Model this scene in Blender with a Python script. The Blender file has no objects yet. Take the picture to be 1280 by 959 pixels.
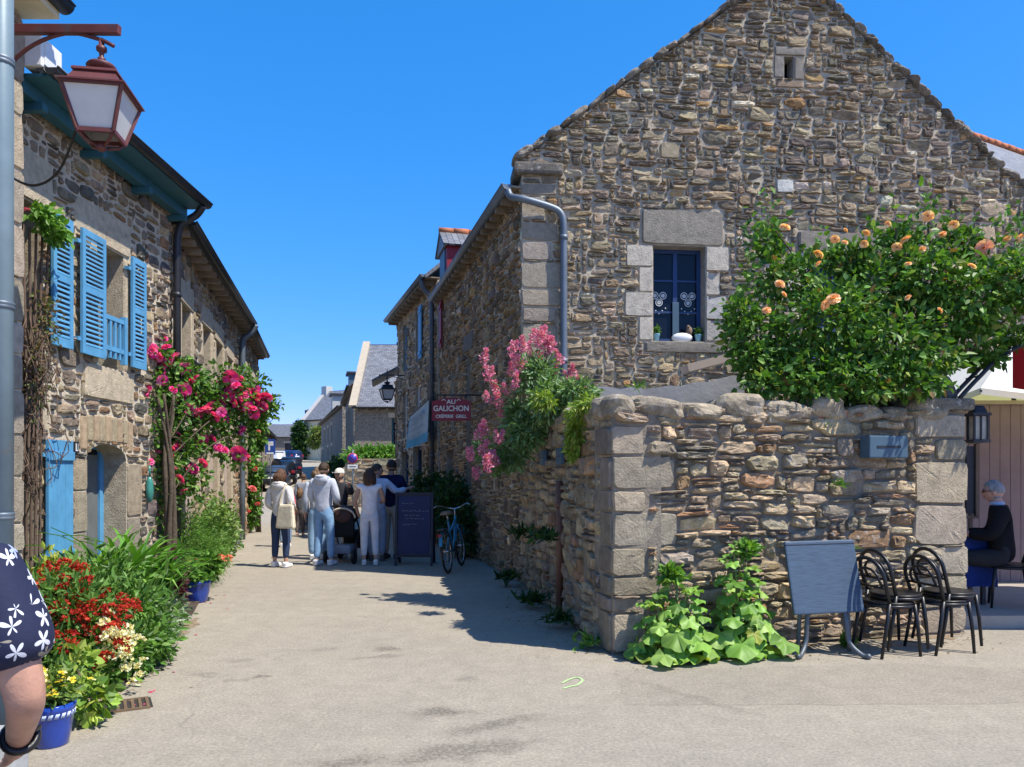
import bpy, bmesh, math, random
import numpy as np
from mathutils import Vector, Matrix
R = math.radians
random.seed(7)
RNG = np.random.default_rng(7)
scene = bpy.context.scene
COL = scene.collection
F = 950.0; HOR = 590.0; EYE = 1.6

def P(px, py, d):                      # measured photo position at distance d (metres along +Y)
    return Vector(((px - 640) / F * d, d, EYE + (HOR - py) / F * d))

def gz(y, x=0):                        # terrain height: flat, then the street climbs
    if y < 20: return 0.0
    t = min((y - 20) / 80.0, 1.25)
    return 3.4 * t ** 1.6

# ------------------------------------------------------------------ mesh collecting
ORG = {}
def reg(o, org):
    ORG[o.name] = Vector(org); return o

def tag(o, label=None, cat=None, group=None, kind=None):
    if label: o['label'] = label
    if cat: o['category'] = cat
    if group: o['group'] = group
    if kind: o['kind'] = kind
    return o

def thing(name, label, cat, loc=(0, 0, 0), rz=0.0, group=None):
    o = bpy.data.objects.new(name, None); COL.objects.link(o)
    o.empty_display_size = .2
    o.location = loc; o.rotation_euler = (0, 0, rz)
    tag(o, label, cat, group)
    return reg(o, loc if rz == 0 else (0, 0, 0))

def local_thing(name, label, cat, group=None):       # built round the origin, moved later
    return thing(name, label, cat, (0, 0, 0), 0, group)

def dup(root, loc=None, rz=None, label=None, group=None):
    r = root.copy(); COL.objects.link(r)
    if loc is not None: r.location = loc
    if rz is not None: r.rotation_euler = (0, 0, rz)
    if label: r['label'] = label
    if group: r['group'] = group
    for ch in list(root.children):
        c = ch.copy(); COL.objects.link(c); c.parent = r
        for g in list(ch.children):
            d = g.copy(); COL.objects.link(d); d.parent = c
    return r

def link_mesh(name, me, parent=None, loc=None):
    o = bpy.data.objects.new(name, me); COL.objects.link(o)
    if loc is not None: o.location = loc
    if parent is not None:
        o.parent = parent
        ORG[o.name] = ORG.get(parent.name, Vector())
    else:
        ORG[o.name] = Vector(loc) if loc is not None else Vector()
    return o

class MB:
    def __init__(s):
        s.v = []; s.f = []; s.m = []; s.c = []; s.s = []; s.uv = {}
    def add(s, verts, faces, mi=0, col=(1, 1, 1), sm=False, uvs=None):
        b = len(s.v)
        s.v.extend([tuple(v) for v in verts])
        cc = tuple(col) + (1,) if len(col) == 3 else tuple(col)
        s.c.extend([cc] * len(verts))
        for i, f in enumerate(faces):
            if uvs is not None: s.uv[len(s.f)] = uvs[i]
            s.f.append(tuple(b + k for k in f)); s.m.append(mi); s.s.append(sm)
        return s
    def box(s, c, size, mi=0, col=(1, 1, 1), rz=0.0, rot=None, bev=0.0, taper=(1, 1)):
        hx, hy, hz = size[0] / 2, size[1] / 2, size[2] / 2
        if bev > 0:
            bm = bmesh.new(); bmesh.ops.create_cube(bm, size=1)
            for v in bm.verts:
                t = taper if v.co.z > 0 else (1, 1)
                v.co = Vector((v.co.x * size[0] * t[0], v.co.y * size[1] * t[1], v.co.z * size[2]))
            bmesh.ops.bevel(bm, geom=bm.edges[:], offset=min(bev, min(size) * .45), segments=2, affect='EDGES', profile=.6)
            bm.verts.index_update()
            vs = [v.co.copy() for v in bm.verts]; fs = [[v.index for v in f.verts] for f in bm.faces]; bm.free()
        else:
            vs = []
            for z in (-hz, hz):
                t = taper if z > 0 else (1, 1)
                vs += [Vector((-hx * t[0], -hy * t[1], z)), Vector((hx * t[0], -hy * t[1], z)), Vector((hx * t[0], hy * t[1], z)), Vector((-hx * t[0], hy * t[1], z))]
            fs = [(0, 3, 2, 1), (4, 5, 6, 7), (0, 1, 5, 4), (1, 2, 6, 5), (2, 3, 7, 6), (3, 0, 4, 7)]
        m = rot if rot is not None else Matrix.Rotation(rz, 3, 'Z')
        c = Vector(c)
        s.add([c + m @ v for v in vs], fs, mi, col)
        return s
    def bar(s, p, q, w, h, mi=0, col=(1, 1, 1), up=(0, 0, 1), bev=0.0):   # box from p to q
        p, q = Vector(p), Vector(q); d = q - p; L = d.length
        x = d.normalized(); y = Vector(up).cross(x)
        if y.length < 1e-4: y = Vector((0, 1, 0)).cross(x)
        y.normalize(); z = x.cross(y)
        m = Matrix((x, y, z)).transposed()
        s.box((p + q) / 2, (L, w, h), mi, col, rot=m, bev=bev); return s
    def tube(s, path, r, n=8, mi=0, col=(1, 1, 1), cap=True, closed=False):
        pts = [Vector(p) for p in path]; k = len(pts)
        rs = r if isinstance(r, (list, tuple)) else [r] * k
        vs = []; ref = None
        for i, p in enumerate(pts):
            if closed: t = pts[(i + 1) % k] - pts[i - 1]
            else: t = pts[min(i + 1, k - 1)] - pts[max(i - 1, 0)]
            t.normalize()
            if ref is None:
                ref = Vector((0, 0, 1)) if abs(t.z) < .9 else Vector((1, 0, 0))
            a = ref - t * ref.dot(t)
            if a.length < 1e-5: a = t.orthogonal()
            a.normalize(); b = t.cross(a); ref = a
            for j in range(n):
                th = 2 * math.pi * j / n
                vs.append(p + (a * math.cos(th) + b * math.sin(th)) * rs[i])
        fs = []
        for i in range(k if closed else k - 1):
            i2 = (i + 1) % k
            for j in range(n):
                j2 = (j + 1) % n
                fs.append((i * n + j, i * n + j2, i2 * n + j2, i2 * n + j))
        if cap and not closed:
            fs.append(tuple(range(n - 1, -1, -1))); fs.append(tuple((k - 1) * n + j for j in range(n)))
        s.add(vs, fs, mi, col, True); return s
    def rock(s, c, size, seed, col, rot, mi=0):
        bm = bmesh.new(); bmesh.ops.create_icosphere(bm, subdivisions=3, radius=1); rg = random.Random(seed); ph = [rg.uniform(0, 6.28) for _ in range(9)]
        for v in bm.verts:
            d = v.co.normalized(); p = 3.4; k = (abs(d.x) ** p + abs(d.y) ** p + abs(d.z) ** p) ** (-1 / p)
            k *= 1 + .06 * math.sin(d.x * 3 + ph[0] + 2 * d.z) + .05 * math.sin(d.y * 4 + ph[1] + d.x * 2) + .05 * math.sin(d.z * 5 + ph[2] - d.x * 3) + rg.uniform(-.02, .02)
            v.co = d * k
        bm.verts.index_update(); c = Vector(c)
        s.add([c + rot @ Vector((v.co.x * size[0] / 2, v.co.y * size[1] / 2, v.co.z * size[2] / 2)) for v in bm.verts], [[v.index for v in f.verts] for f in bm.faces], mi, col); bm.free(); return s
    def lathe(s, c, prof, n=20, mi=0, col=(1, 1, 1), sm=True, sq=False, rz=0):
        c = Vector(c); vs = []; fs = []
        for (r, z) in prof:
            for j in range(n):
                th = 2 * math.pi * (j + (.5 if n == 4 else 0)) / n + rz
                rr = r * (math.sqrt(2) if sq else 1)
                vs.append(c + Vector((rr * math.cos(th), rr * math.sin(th), z)))
        for i in range(len(prof) - 1):
            for j in range(n):
                j2 = (j + 1) % n
                fs.append((i * n + j, i * n + j2, (i + 1) * n + j2, (i + 1) * n + j))
        fs.append(tuple(range(n - 1, -1, -1))); fs.append(tuple((len(prof) - 1) * n + j for j in range(n)))
        s.add(vs, fs, mi, col, sm); return s
    def ball(s, c, r, n=10, mi=0, col=(1, 1, 1), rot=None):
        c = Vector(c); rx, ry, rz = (r, r, r) if not hasattr(r, '__len__') else r
        vs = []; fs = []; m = max(4, n // 2 + 1)
        for i in range(m + 1):
            ph = math.pi * i / m
            for j in range(n):
                th = 2 * math.pi * j / n
                v = Vector((rx * math.sin(ph) * math.cos(th), ry * math.sin(ph) * math.sin(th), -rz * math.cos(ph)))
                vs.append(c + (rot @ v if rot is not None else v))
        for i in range(m):
            for j in range(n):
                j2 = (j + 1) % n
                fs.append((i * n + j, i * n + j2, (i + 1) * n + j2, (i + 1) * n + j))
        s.add(vs, fs, mi, col, True); return s
    def prism(s, poly, d, mi=0, col=(1, 1, 1)):        # planar polygon of points swept by vector d
        poly = [Vector(p) for p in poly]; d = Vector(d); n = len(poly)
        nn = Vector()
        for i in range(n): nn += poly[i].cross(poly[(i + 1) % n])
        if nn.dot(d) > 0: poly = poly[::-1]
        vs = poly + [p + d for p in poly]
        fs = [tuple(range(n)), tuple(range(2 * n - 1, n - 1, -1))]
        for i in range(n):
            j = (i + 1) % n
            fs.append((i, i + n, j + n, j))
        s.add(vs, fs, mi, col); return s
    def slab(s, p0, p1, p2, p3, t, mi=0, col=(1, 1, 1)):   # quad (ccw from outside) with thickness t inward, uv in metres
        p0, p1, p2, p3 = map(Vector, (p0, p1, p2, p3))
        n = (p1 - p0).cross(p3 - p0).normalized()
        ax = (p1 - p0).normalized(); ay = n.cross(ax)
        def uv(p): q = p - p0; return (q.dot(ax), q.dot(ay))
        top = [p0, p1, p2, p3]; bot = [p - n * t for p in top]
        fs = [(0, 1, 2, 3), (7, 6, 5, 4), (0, 4, 5, 1), (1, 5, 6, 2), (2, 6, 7, 3), (3, 7, 4, 0)]
        vs = top + bot
        s.add(vs, fs, mi, col, False, [[uv(vs[k]) for k in f] for f in fs]); return s
    def nadd(s, V, Fc, C=None, mi=0, sm=False):         # numpy bulk
        b = len(s.v)
        s.v.extend(map(tuple, V.tolist()))
        if C is None: s.c.extend([(1, 1, 1, 1)] * len(V))
        else: s.c.extend([(r[0], r[1], r[2], 1) for r in C.tolist()])
        ff = (Fc + b).tolist()
        s.f.extend(map(tuple, ff)); s.m.extend([mi] * len(ff)); s.s.extend([sm] * len(ff)); return s
    def mesh(s, name, mats, off=None):
        me = bpy.data.meshes.new(name)
        off = off or Vector()
        vs = [(v[0] - off[0], v[1] - off[1], v[2] - off[2]) for v in s.v]
        me.from_pydata(vs, [], s.f)
        for m in (mats if isinstance(mats, (list, tuple)) else [mats]): me.materials.append(m)
        me.polygons.foreach_set('material_index', s.m)
        me.polygons.foreach_set('use_smooth', s.s)
        a = me.color_attributes.new('Col', 'FLOAT_COLOR', 'POINT')
        a.data.foreach_set('color', np.array(s.c, dtype=np.float32).ravel())
        if s.uv:
            u = me.uv_layers.new(name='UVMap')
            for i, l in s.uv.items():
                st = me.polygons[i].loop_start
                for k, t in enumerate(l): u.data[st + k].uv = t
        me.update(); return me
    def build(s, name, mats, parent=None, loc=None):
        off = ORG.get(parent.name, Vector()) if parent is not None else (Vector(loc) if loc is not None else Vector())
        return link_mesh(name, s.mesh(name, mats, off), parent, loc)

# ------------------------------------------------------------------ materials
def nn(nt, t, **kw):
    n = nt.nodes.new(t)
    for k, v in kw.items():
        if k in n.inputs: n.inputs[k].default_value = v
        else: setattr(n, k, v)
    return n

def mixc(nt, mode, fac, a, b):
    m = nt.nodes.new('ShaderNodeMix'); m.data_type = 'RGBA'; m.blend_type = mode
    for sock, val in ((m.inputs[0], fac), (m.inputs[6], a), (m.inputs[7], b)):
        if hasattr(val, 'is_linked') or isinstance(val, bpy.types.NodeSocket): nt.links.new(val, sock)
        elif isinstance(val, (int, float)): sock.default_value = val
        else: sock.default_value = (*val[:3], 1)
    return m.outputs[2]

def ramp(nt, fac, stops):
    r = nt.nodes.new('ShaderNodeValToRGB'); e = r.color_ramp.elements
    while len(e) < len(stops): e.new(.5)
    for k, (p, c) in enumerate(stops):
        e[k].position = p; e[k].color = (*((c, c, c) if isinstance(c, (int, float)) else c), 1)
    nt.links.new(fac, r.inputs[0]); return r.outputs[0]

def M(name, base=None, rough=.6, metal=0.0, var=.25, vscale=6.0, bump=.15, bscale=40.0, transl=0.0, spec=.4, bdist=.01, dirt=None, aniso=None, coat=0.0, emit=None):
    m = bpy.data.materials.new(name); m.use_nodes = True; nt = m.node_tree
    b = nt.nodes['Principled BSDF']; out = nt.nodes['Material Output']
    tc = nn(nt, 'ShaderNodeTexCoord'); vec = tc.outputs['Object']
    if aniso:
        mp = nn(nt, 'ShaderNodeMapping'); mp.inputs['Scale'].default_value = aniso
        nt.links.new(vec, mp.inputs[0]); vec = mp.outputs[0]
    if base is None:
        at = nn(nt, 'ShaderNodeAttribute', attribute_name='Col'); c = at.outputs['Color']
    else:
        rg = nn(nt, 'ShaderNodeRGB'); rg.outputs[0].default_value = (*base, 1); c = rg.outputs[0]
    if var > 0:
        n1 = nn(nt, 'ShaderNodeTexNoise', Scale=vscale, Detail=6.0, Roughness=.65); nt.links.new(vec, n1.inputs['Vector'])
        f = ramp(nt, n1.outputs[0], [(.25, 1 - var), (.75, 1 + var)])
        c = mixc(nt, 'MULTIPLY', 1.0, c, f)
    if dirt:
        n2 = nn(nt, 'ShaderNodeTexNoise', Scale=dirt[1], Detail=8.0, Roughness=.7); nt.links.new(vec, n2.inputs['Vector'])
        k = ramp(nt, n2.outputs[0], [(dirt[2], 0.0), (dirt[2] + .12, 1.0)])
        c = mixc(nt, 'MIX', k, c, dirt[0])
    nt.links.new(c, b.inputs['Base Color'])
    b.inputs['Roughness'].default_value = rough; b.inputs['Metallic'].default_value = metal
    b.inputs['Specular IOR Level'].default_value = spec
    b.inputs['Coat Weight'].default_value = coat
    if emit:
        b.inputs['Emission Color'].default_value = (*emit[:3], 1); b.inputs['Emission Strength'].default_value = emit[3]
    if bump > 0:
        n3 = nn(nt, 'ShaderNodeTexNoise', Scale=bscale, Detail=8.0, Roughness=.7); nt.links.new(vec, n3.inputs['Vector'])
        bp = nn(nt, 'ShaderNodeBump', Strength=bump, Distance=bdist); nt.links.new(n3.outputs[0], bp.inputs['Height'])
        nt.links.new(bp.outputs[0], b.inputs['Normal'])
    if transl > 0:
        tr = nn(nt, 'ShaderNodeBsdfTranslucent'); c2 = mixc(nt, 'MULTIPLY', 1.0, c, (1.5, 1.6, .6)); nt.links.new(c2, tr.inputs[0])
        mx = nn(nt, 'ShaderNodeMixShader'); mx.inputs[0].default_value = transl
        nt.links.new(b.outputs[0], mx.inputs[1]); nt.links.new(tr.outputs[0], mx.inputs[2]); nt.links.new(mx.outputs[0], out.inputs[0])
    return m

def stone_mat(name, lichen=.62, bump=.7):
    m = bpy.data.materials.new(name); m.use_nodes = True; nt = m.node_tree; b = nt.nodes['Principled BSDF']
    tc = nn(nt, 'ShaderNodeTexCoord'); vec = tc.outputs['Object']
    at = nn(nt, 'ShaderNodeAttribute', attribute_name='Col'); c = at.outputs['Color']
    n1 = nn(nt, 'ShaderNodeTexNoise', Scale=9.0, Detail=9.0, Roughness=.75); nt.links.new(vec, n1.inputs['Vector'])
    c = mixc(nt, 'MULTIPLY', 1.0, c, ramp(nt, n1.outputs[0], [(.22, .38), (.5, .95), (.78, 1.6)]))
    n5 = nn(nt, 'ShaderNodeTexNoise', Scale=2.2, Detail=4.0, Roughness=.6); nt.links.new(vec, n5.inputs['Vector'])
    c = mixc(nt, 'MULTIPLY', 1.0, c, ramp(nt, n5.outputs[0], [(.3, (.75, .74, .76)), (.7, (1.2, 1.15, 1.05))]))
    n2 = nn(nt, 'ShaderNodeTexNoise', Scale=16.0, Detail=6.0, Roughness=.65); nt.links.new(vec, n2.inputs['Vector'])
    c = mixc(nt, 'MIX', ramp(nt, n2.outputs[0], [(lichen, 0.0), (lichen + .06, .7)]), c, (.46, .44, .40))
    n4 = nn(nt, 'ShaderNodeTexNoise', Scale=90.0, Detail=3.0); nt.links.new(vec, n4.inputs['Vector'])
    c = mixc(nt, 'MULTIPLY', 1.0, c, ramp(nt, n4.outputs[0], [(.3, .7), (.7, 1.25)]))
    nt.links.new(c, b.inputs['Base Color']); b.inputs['Roughness'].default_value = .9; b.inputs['Specular IOR Level'].default_value = .2
    n3 = nn(nt, 'ShaderNodeTexNoise', Scale=24.0, Detail=10.0, Roughness=.8); nt.links.new(vec, n3.inputs['Vector'])
    bp = nn(nt, 'ShaderNodeBump', Strength=bump, Distance=.03); nt.links.new(n3.outputs[0], bp.inputs['Height'])
    nt.links.new(bp.outputs[0], b.inputs['Normal'])
    return m

def far_rubble(name, c1, c2, mortar, su=2.3, sv=4.6):
    m = bpy.data.materials.new(name); m.use_nodes = True; nt = m.node_tree; b = nt.nodes['Principled BSDF']
    tc = nn(nt, 'ShaderNodeTexCoord')
    mp = nn(nt, 'ShaderNodeMapping'); mp.inputs['Scale'].default_value = (su, sv, 1); nt.links.new(tc.outputs['UV'], mp.inputs[0])
    v = nn(nt, 'ShaderNodeTexVoronoi', feature='F1'); nt.links.new(mp.outputs[0], v.inputs['Vector'])
    e = nn(nt, 'ShaderNodeTexVoronoi', feature='DISTANCE_TO_EDGE'); nt.links.new(mp.outputs[0], e.inputs['Vector'])
    sp = nn(nt, 'ShaderNodeSeparateColor'); nt.links.new(v.outputs['Color'], sp.inputs[0])
    c = ramp(nt, sp.outputs[0], [(0, c1), (.5, tuple((a + b_) / 2 for a, b_ in zip(c1, c2))), (1, c2)])
    n1 = nn(nt, 'ShaderNodeTexNoise', Scale=7.0, Detail=6.0); nt.links.new(tc.outputs['UV'], n1.inputs['Vector'])
    c = mixc(nt, 'MULTIPLY', 1.0, c, ramp(nt, n1.outputs[0], [(.3, .8), (.7, 1.2)]))
    c = mixc(nt, 'MIX', ramp(nt, e.outputs[0], [(.03, 1.0), (.12, 0.0)]), c, mortar)
    nt.links.new(c, b.inputs['Base Color']); b.inputs['Roughness'].default_value = .92
    bp = nn(nt, 'ShaderNodeBump', Strength=.9, Distance=.04)
    nt.links.new(ramp(nt, e.outputs[0], [(.0, 0.0), (.2, 1.0)]), bp.inputs['Height']); nt.links.new(bp.outputs[0], b.inputs['Normal'])
    return m

def slate_mat(name, base):
    m = bpy.data.materials.new(name); m.use_nodes = True; nt = m.node_tree; b = nt.nodes['Principled BSDF']
    tc = nn(nt, 'ShaderNodeTexCoord')
    br = nn(nt, 'ShaderNodeTexBrick'); nt.links.new(tc.outputs['UV'], br.inputs['Vector'])
    br.inputs['Scale'].default_value = 1.0; br.inputs['Brick Width'].default_value = .22; br.inputs['Row Height'].default_value = .13
    br.inputs['Mortar Size'].default_value = .007; br.inputs['Mortar Smooth'].default_value = .3; br.inputs['Bias'].default_value = 0
    br.inputs['Color1'].default_value = (*[x * .8 for x in base], 1); br.inputs['Color2'].default_value = (*[x * 1.25 for x in base], 1)
    br.inputs['Mortar'].default_value = (.03, .03, .035, 1)
    n1 = nn(nt, 'ShaderNodeTexNoise', Scale=3.0, Detail=7.0, Roughness=.7); nt.links.new(tc.outputs['UV'], n1.inputs['Vector'])
    c = mixc(nt, 'MULTIPLY', 1.0, br.outputs[0], ramp(nt, n1.outputs[0], [(.3, .7), (.7, 1.3)]))
    nt.links.new(c, b.inputs['Base Color']); b.inputs['Roughness'].default_value = .55
    bp = nn(nt, 'ShaderNodeBump', Strength=.6, Distance=.02); bp.invert = True
    nt.links.new(br.outputs['Fac'], bp.inputs['Height']); nt.links.new(bp.outputs[0], b.inputs['Normal'])
    return m

def asphalt_mat(name, tint):
    m = bpy.data.materials.new(name); m.use_nodes = True; nt = m.node_tree; b = nt.nodes['Principled BSDF']
    tc = nn(nt, 'ShaderNodeTexCoord'); vec = tc.outputs['Object']
    def noise(s, d=6.0, r=.6, v=None):
        n = nn(nt, 'ShaderNodeTexNoise', Scale=s, Detail=d, Roughness=r); nt.links.new(v or vec, n.inputs['Vector']); return n.outputs[0]
    rg = nn(nt, 'ShaderNodeRGB'); rg.outputs[0].default_value = (*tint, 1); c = rg.outputs[0]
    c = mixc(nt, 'MULTIPLY', 1.0, c, ramp(nt, noise(.45, 5), [(.3, (.90, .90, .91)), (.7, (1.07, 1.06, 1.04))]))
    c = mixc(nt, 'MULTIPLY', 1.0, c, ramp(nt, noise(5.0, 10, .8), [(.25, .80), (.75, 1.16)]))
    c = mixc(nt, 'MULTIPLY', 1.0, c, ramp(nt, noise(48.0, 7, .85), [(.30, .50), (.5, 1.0), (.70, 1.5)]))
    # worn tracks and old spills, a little darker, stretched along the street
    mp = nn(nt, 'ShaderNodeMapping'); mp.inputs['Scale'].default_value = (1.6, .75, 1); mp.inputs['Rotation'].default_value = (0, 0, .5); nt.links.new(vec, mp.inputs[0])
    k = ramp(nt, noise(.8, 9, .74, mp.outputs[0]), [(.62, 0.0), (.70, .75)])
    c = mixc(nt, 'MULTIPLY', k, c, (.55, .53, .52))
    vo = nn(nt, 'ShaderNodeTexVoronoi', Scale=.6, feature='DISTANCE_TO_EDGE')
    n9 = nn(nt, 'ShaderNodeTexNoise', Scale=1.5, Detail=6.0); nt.links.new(vec, n9.inputs['Vector'])
    av = nn(nt, 'ShaderNodeMix'); av.data_type = 'VECTOR'; av.inputs[0].default_value = .35
    nt.links.new(vec, av.inputs[4]); nt.links.new(n9.outputs['Color'], av.inputs[5]); nt.links.new(av.outputs[1], vo.inputs['Vector'])
    kc = ramp(nt, vo.outputs['Distance'], [(.0, .3), (.004, 0.0)])
    kk = mixc(nt, 'MULTIPLY', 1.0, kc, ramp(nt, noise(.5, 2), [(.5, 0.0), (.6, 1.0)]))
    c = mixc(nt, 'MIX', kk, c, (.08, .075, .07))
    # old oil and tar stains, each where it lies on the road
    acc = None
    wv = nn(nt, 'ShaderNodeMix'); wv.data_type = 'VECTOR'; wv.blend_type = 'MIX' if hasattr(wv, 'blend_type') else None; wv.inputs[0].default_value = .12
    n8 = nn(nt, 'ShaderNodeTexNoise', Scale=7.0, Detail=6.0); nt.links.new(vec, n8.inputs['Vector'])
    sb8 = nn(nt, 'ShaderNodeVectorMath', operation='SUBTRACT'); nt.links.new(n8.outputs['Color'], sb8.inputs[0]); sb8.inputs[1].default_value = (.5, .5, .5)
    sc8 = nn(nt, 'ShaderNodeVectorMath', operation='SCALE'); nt.links.new(sb8.outputs[0], sc8.inputs[0]); sc8.inputs['Scale'].default_value = .30
    ad8 = nn(nt, 'ShaderNodeVectorMath', operation='ADD'); nt.links.new(vec, ad8.inputs[0]); nt.links.new(sc8.outputs[0], ad8.inputs[1])
    for (px, py, rx, ry, rz, st) in ((325, 846, .09, .06, 0, .9), (300, 850, .12, .05, .3, .5), (485, 811, .17, .10, .2, .75), (470, 822, .3, .05, .3, .5), (550, 891, .26, .10, .2, .8), (620, 905, .5, .07, .55, .7), (560, 940, .5, .09, .5, .75), (600, 938, .55, .08, .45, .7), (430, 952, .3, .08, .1, .6), (300, 826, .15, .06, .1, .4), (260, 843, .12, .05, 0, .45), (580, 848, .12, .05, 0, .4), (860, 870, .8, .04, -.9, .35), (395, 812, .35, .05, .1, .3), (700, 790, .3, .1, .1, .3)):
        d_ = EYE * F / (py - HOR); mp8 = nn(nt, 'ShaderNodeMapping', vector_type='TEXTURE'); mp8.inputs['Location'].default_value = ((px - 640) / F * d_, d_, 0); mp8.inputs['Rotation'].default_value = (0, 0, rz); mp8.inputs['Scale'].default_value = (rx, ry * 1.6, 1)
        nt.links.new(ad8.outputs[0], mp8.inputs[0]); ln = nn(nt, 'ShaderNodeVectorMath', operation='LENGTH'); nt.links.new(mp8.outputs[0], ln.inputs[0])
        rp_ = ramp(nt, ln.outputs['Value'], [(.35, st), (1.0, 0.0)])
        if acc is None: acc = rp_
        else:
            mx_ = nn(nt, 'ShaderNodeMath', operation='MAXIMUM'); nt.links.new(acc, mx_.inputs[0]); nt.links.new(rp_, mx_.inputs[1]); acc = mx_.outputs[0]
    sk_ = mixc(nt, 'MULTIPLY', 1.0, acc, ramp(nt, noise(38.0, 4, .7), [(.36, .15), (.56, 1.0)]))
    c = mixc(nt, 'MULTIPLY', sk_, c, (.38, .37, .37))
    nt.links.new(c, b.inputs['Base Color']); b.inputs['Roughness'].default_value = .88; b.inputs['Specular IOR Level'].default_value = .25
    bp = nn(nt, 'ShaderNodeBump', Strength=.6, Distance=.012); nt.links.new(noise(130.0, 4, .7), bp.inputs['Height'])
    bp2 = nn(nt, 'ShaderNodeBump', Strength=.35, Distance=.06); nt.links.new(noise(2.5, 5), bp2.inputs['Height'])
    nt.links.new(bp.outputs[0], bp2.inputs['Normal']); nt.links.new(bp2.outputs[0], b.inputs['Normal'])
    return m

def glass_mat(name, tint=(.008, .011, .02), rough=.08):
    m = bpy.data.materials.new(name); m.use_nodes = True; b = m.node_tree.nodes['Principled BSDF']
    b.inputs['Base Color'].default_value = (*tint, 1); b.inputs['Roughness'].default_value = rough; b.inputs['Specular IOR Level'].default_value = .25
    return m

STONE = stone_mat('rubble_stone'); STONE2 = stone_mat('weathered_granite', .58, .8)
MORTAR = M('lime_mortar', (.46, .39, .285), .95, var=.35, vscale=9, bump=.8, bscale=50, bdist=.02)
MORTAR_D = M('deep_joint_mortar', (.27, .23, .175), .95, var=.45, vscale=7, bump=.9, bscale=40, bdist=.03)
MORTAR_W = M('sandy_mortar', (.58, .50, .37), .95, var=.3, vscale=9, bump=.8, bscale=45, bdist=.025)
DRESS = M('dressed_stone', None, .88, var=.32, vscale=11, bump=.75, bscale=45, bdist=.022, spec=.2, dirt=((.12, .11, .10), 7, .62))
SLATE = slate_mat('slate', (.115, .12, .135)); SLATE_L = slate_mat('pale_slate', (.17, .175, .19))
FARST = far_rubble('far_rubble', (.17, .145, .11), (.38, .31, .22), (.44, .38, .30))
FARST_D = far_rubble('far_rubble_grey', (.14, .125, .105), (.31, .265, .205), (.36, .32, .26))
ASPH = asphalt_mat('sun_bleached_asphalt', (.318, .283, .225)); ASPH2 = asphalt_mat('patched_asphalt', (.292, .258, .205))
def paint(name, c, rough=.5, var=.12, **k): return M(name, c, rough, var=var, vscale=5, bump=.12, bscale=25, bdist=.004, **k)
BLUE = paint('faded_blue_paint', (.095, .30, .50), .55, .2, dirt=((.30, .33, .33), 11, .66)); TEAL = paint('teal_paint', (.03, .115, .15))
NAVY = paint('navy_paint', (.018, .05, .14)); BLUEGREY = paint('blue_grey_paint', (.065, .115, .155))
DARKMET = M('dark_metal', (.035, .037, .042), .45, .3, var=.2, bump=.1); ZINC = M('zinc', (.135, .165, .195), .5, .35, var=.25, vscale=3, bump=.1, dirt=((.12, .12, .12), 3, .6))
ZINC_D = M('dark_zinc', (.10, .115, .13), .5, .4, var=.25, bump=.1)
REDMET = paint('oxide_red_paint', (.125, .036, .032), .5, .3, dirt=((.085, .06, .055), 9, .55))
MILK = M('milky_glass', (.62, .62, .60), .25, var=.12, vscale=3, bump=0)
GLASS = glass_mat('dark_window_glass'); BLACKPL = M('black_plastic', (.012, .012, .013), .38, var=.15, bump=.05)
WOOD = M('old_wood', (.20, .135, .085), .75, var=.35, vscale=3, bump=.3, bscale=18, aniso=(6, 6, 1)); BEAM = M('eave_timber', (.24, .19, .135), .8, var=.4, vscale=4, bump=.3)
LEAF = M('leaf', None, .5, var=.2, vscale=5, bump=0, transl=.25, spec=.35)
PETAL = M('petal', None, .6, var=.12, vscale=12, bump=0, transl=.25, spec=.2)
BARK = M('bark', (.10, .075, .05), .9, var=.4, vscale=8, bump=.8, bscale=30, bdist=.02)
TERRA = M('terracotta_tile', (.42, .14, .06), .8, var=.4, vscale=5, bump=.3)
WHITE = paint('white_paint', (.72, .72, .70), .5); RED = paint('red_paint', (.24, .012, .022), .5)
GALV = M('granite_block', (.34, .35, .34), .85, var=.25, vscale=12, bump=.4, bscale=60)
GREYPIPE = M('grey_downpipe_paint', (.18, .245, .27), .45, .1, var=.15, vscale=4, bump=.05, dirt=((.20, .21, .2), 5, .6))
CREAM = paint('cream_render', (.72, .63, .42), .9); GREYREND = paint('grey_render', (.45, .44, .41), .9)
SOIL = M('soil', (.07, .05, .035), .95, var=.4, bump=.9, bscale=20, bdist=.03)
CLOTH = M('cloth', None, .85, var=.18, vscale=9, bump=.55, bscale=7, bdist=.03, spec=.15)
SKIN = M('skin', None, .5, var=.2, vscale=22, bump=.35, bscale=70, bdist=.006, spec=.35)
HAIR = M('hair', None, .5, var=.5, vscale=45, bump=.9, bscale=60, bdist=.02, aniso=(1, 1, .25), spec=.4)
# ------------------------------------------------------------------ rubble walls
def pip(px, py, poly):
    inside = np.zeros(px.shape, bool); n = len(poly)
    for i in range(n):
        x1, y1 = poly[i]; x2, y2 = poly[(i + 1) % n]
        if y1 == y2: continue
        c = ((y1 > py) != (y2 > py)) & (px < (x2 - x1) * (py - y1) / (y2 - y1) + x1)
        inside ^= c
    return inside

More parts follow.
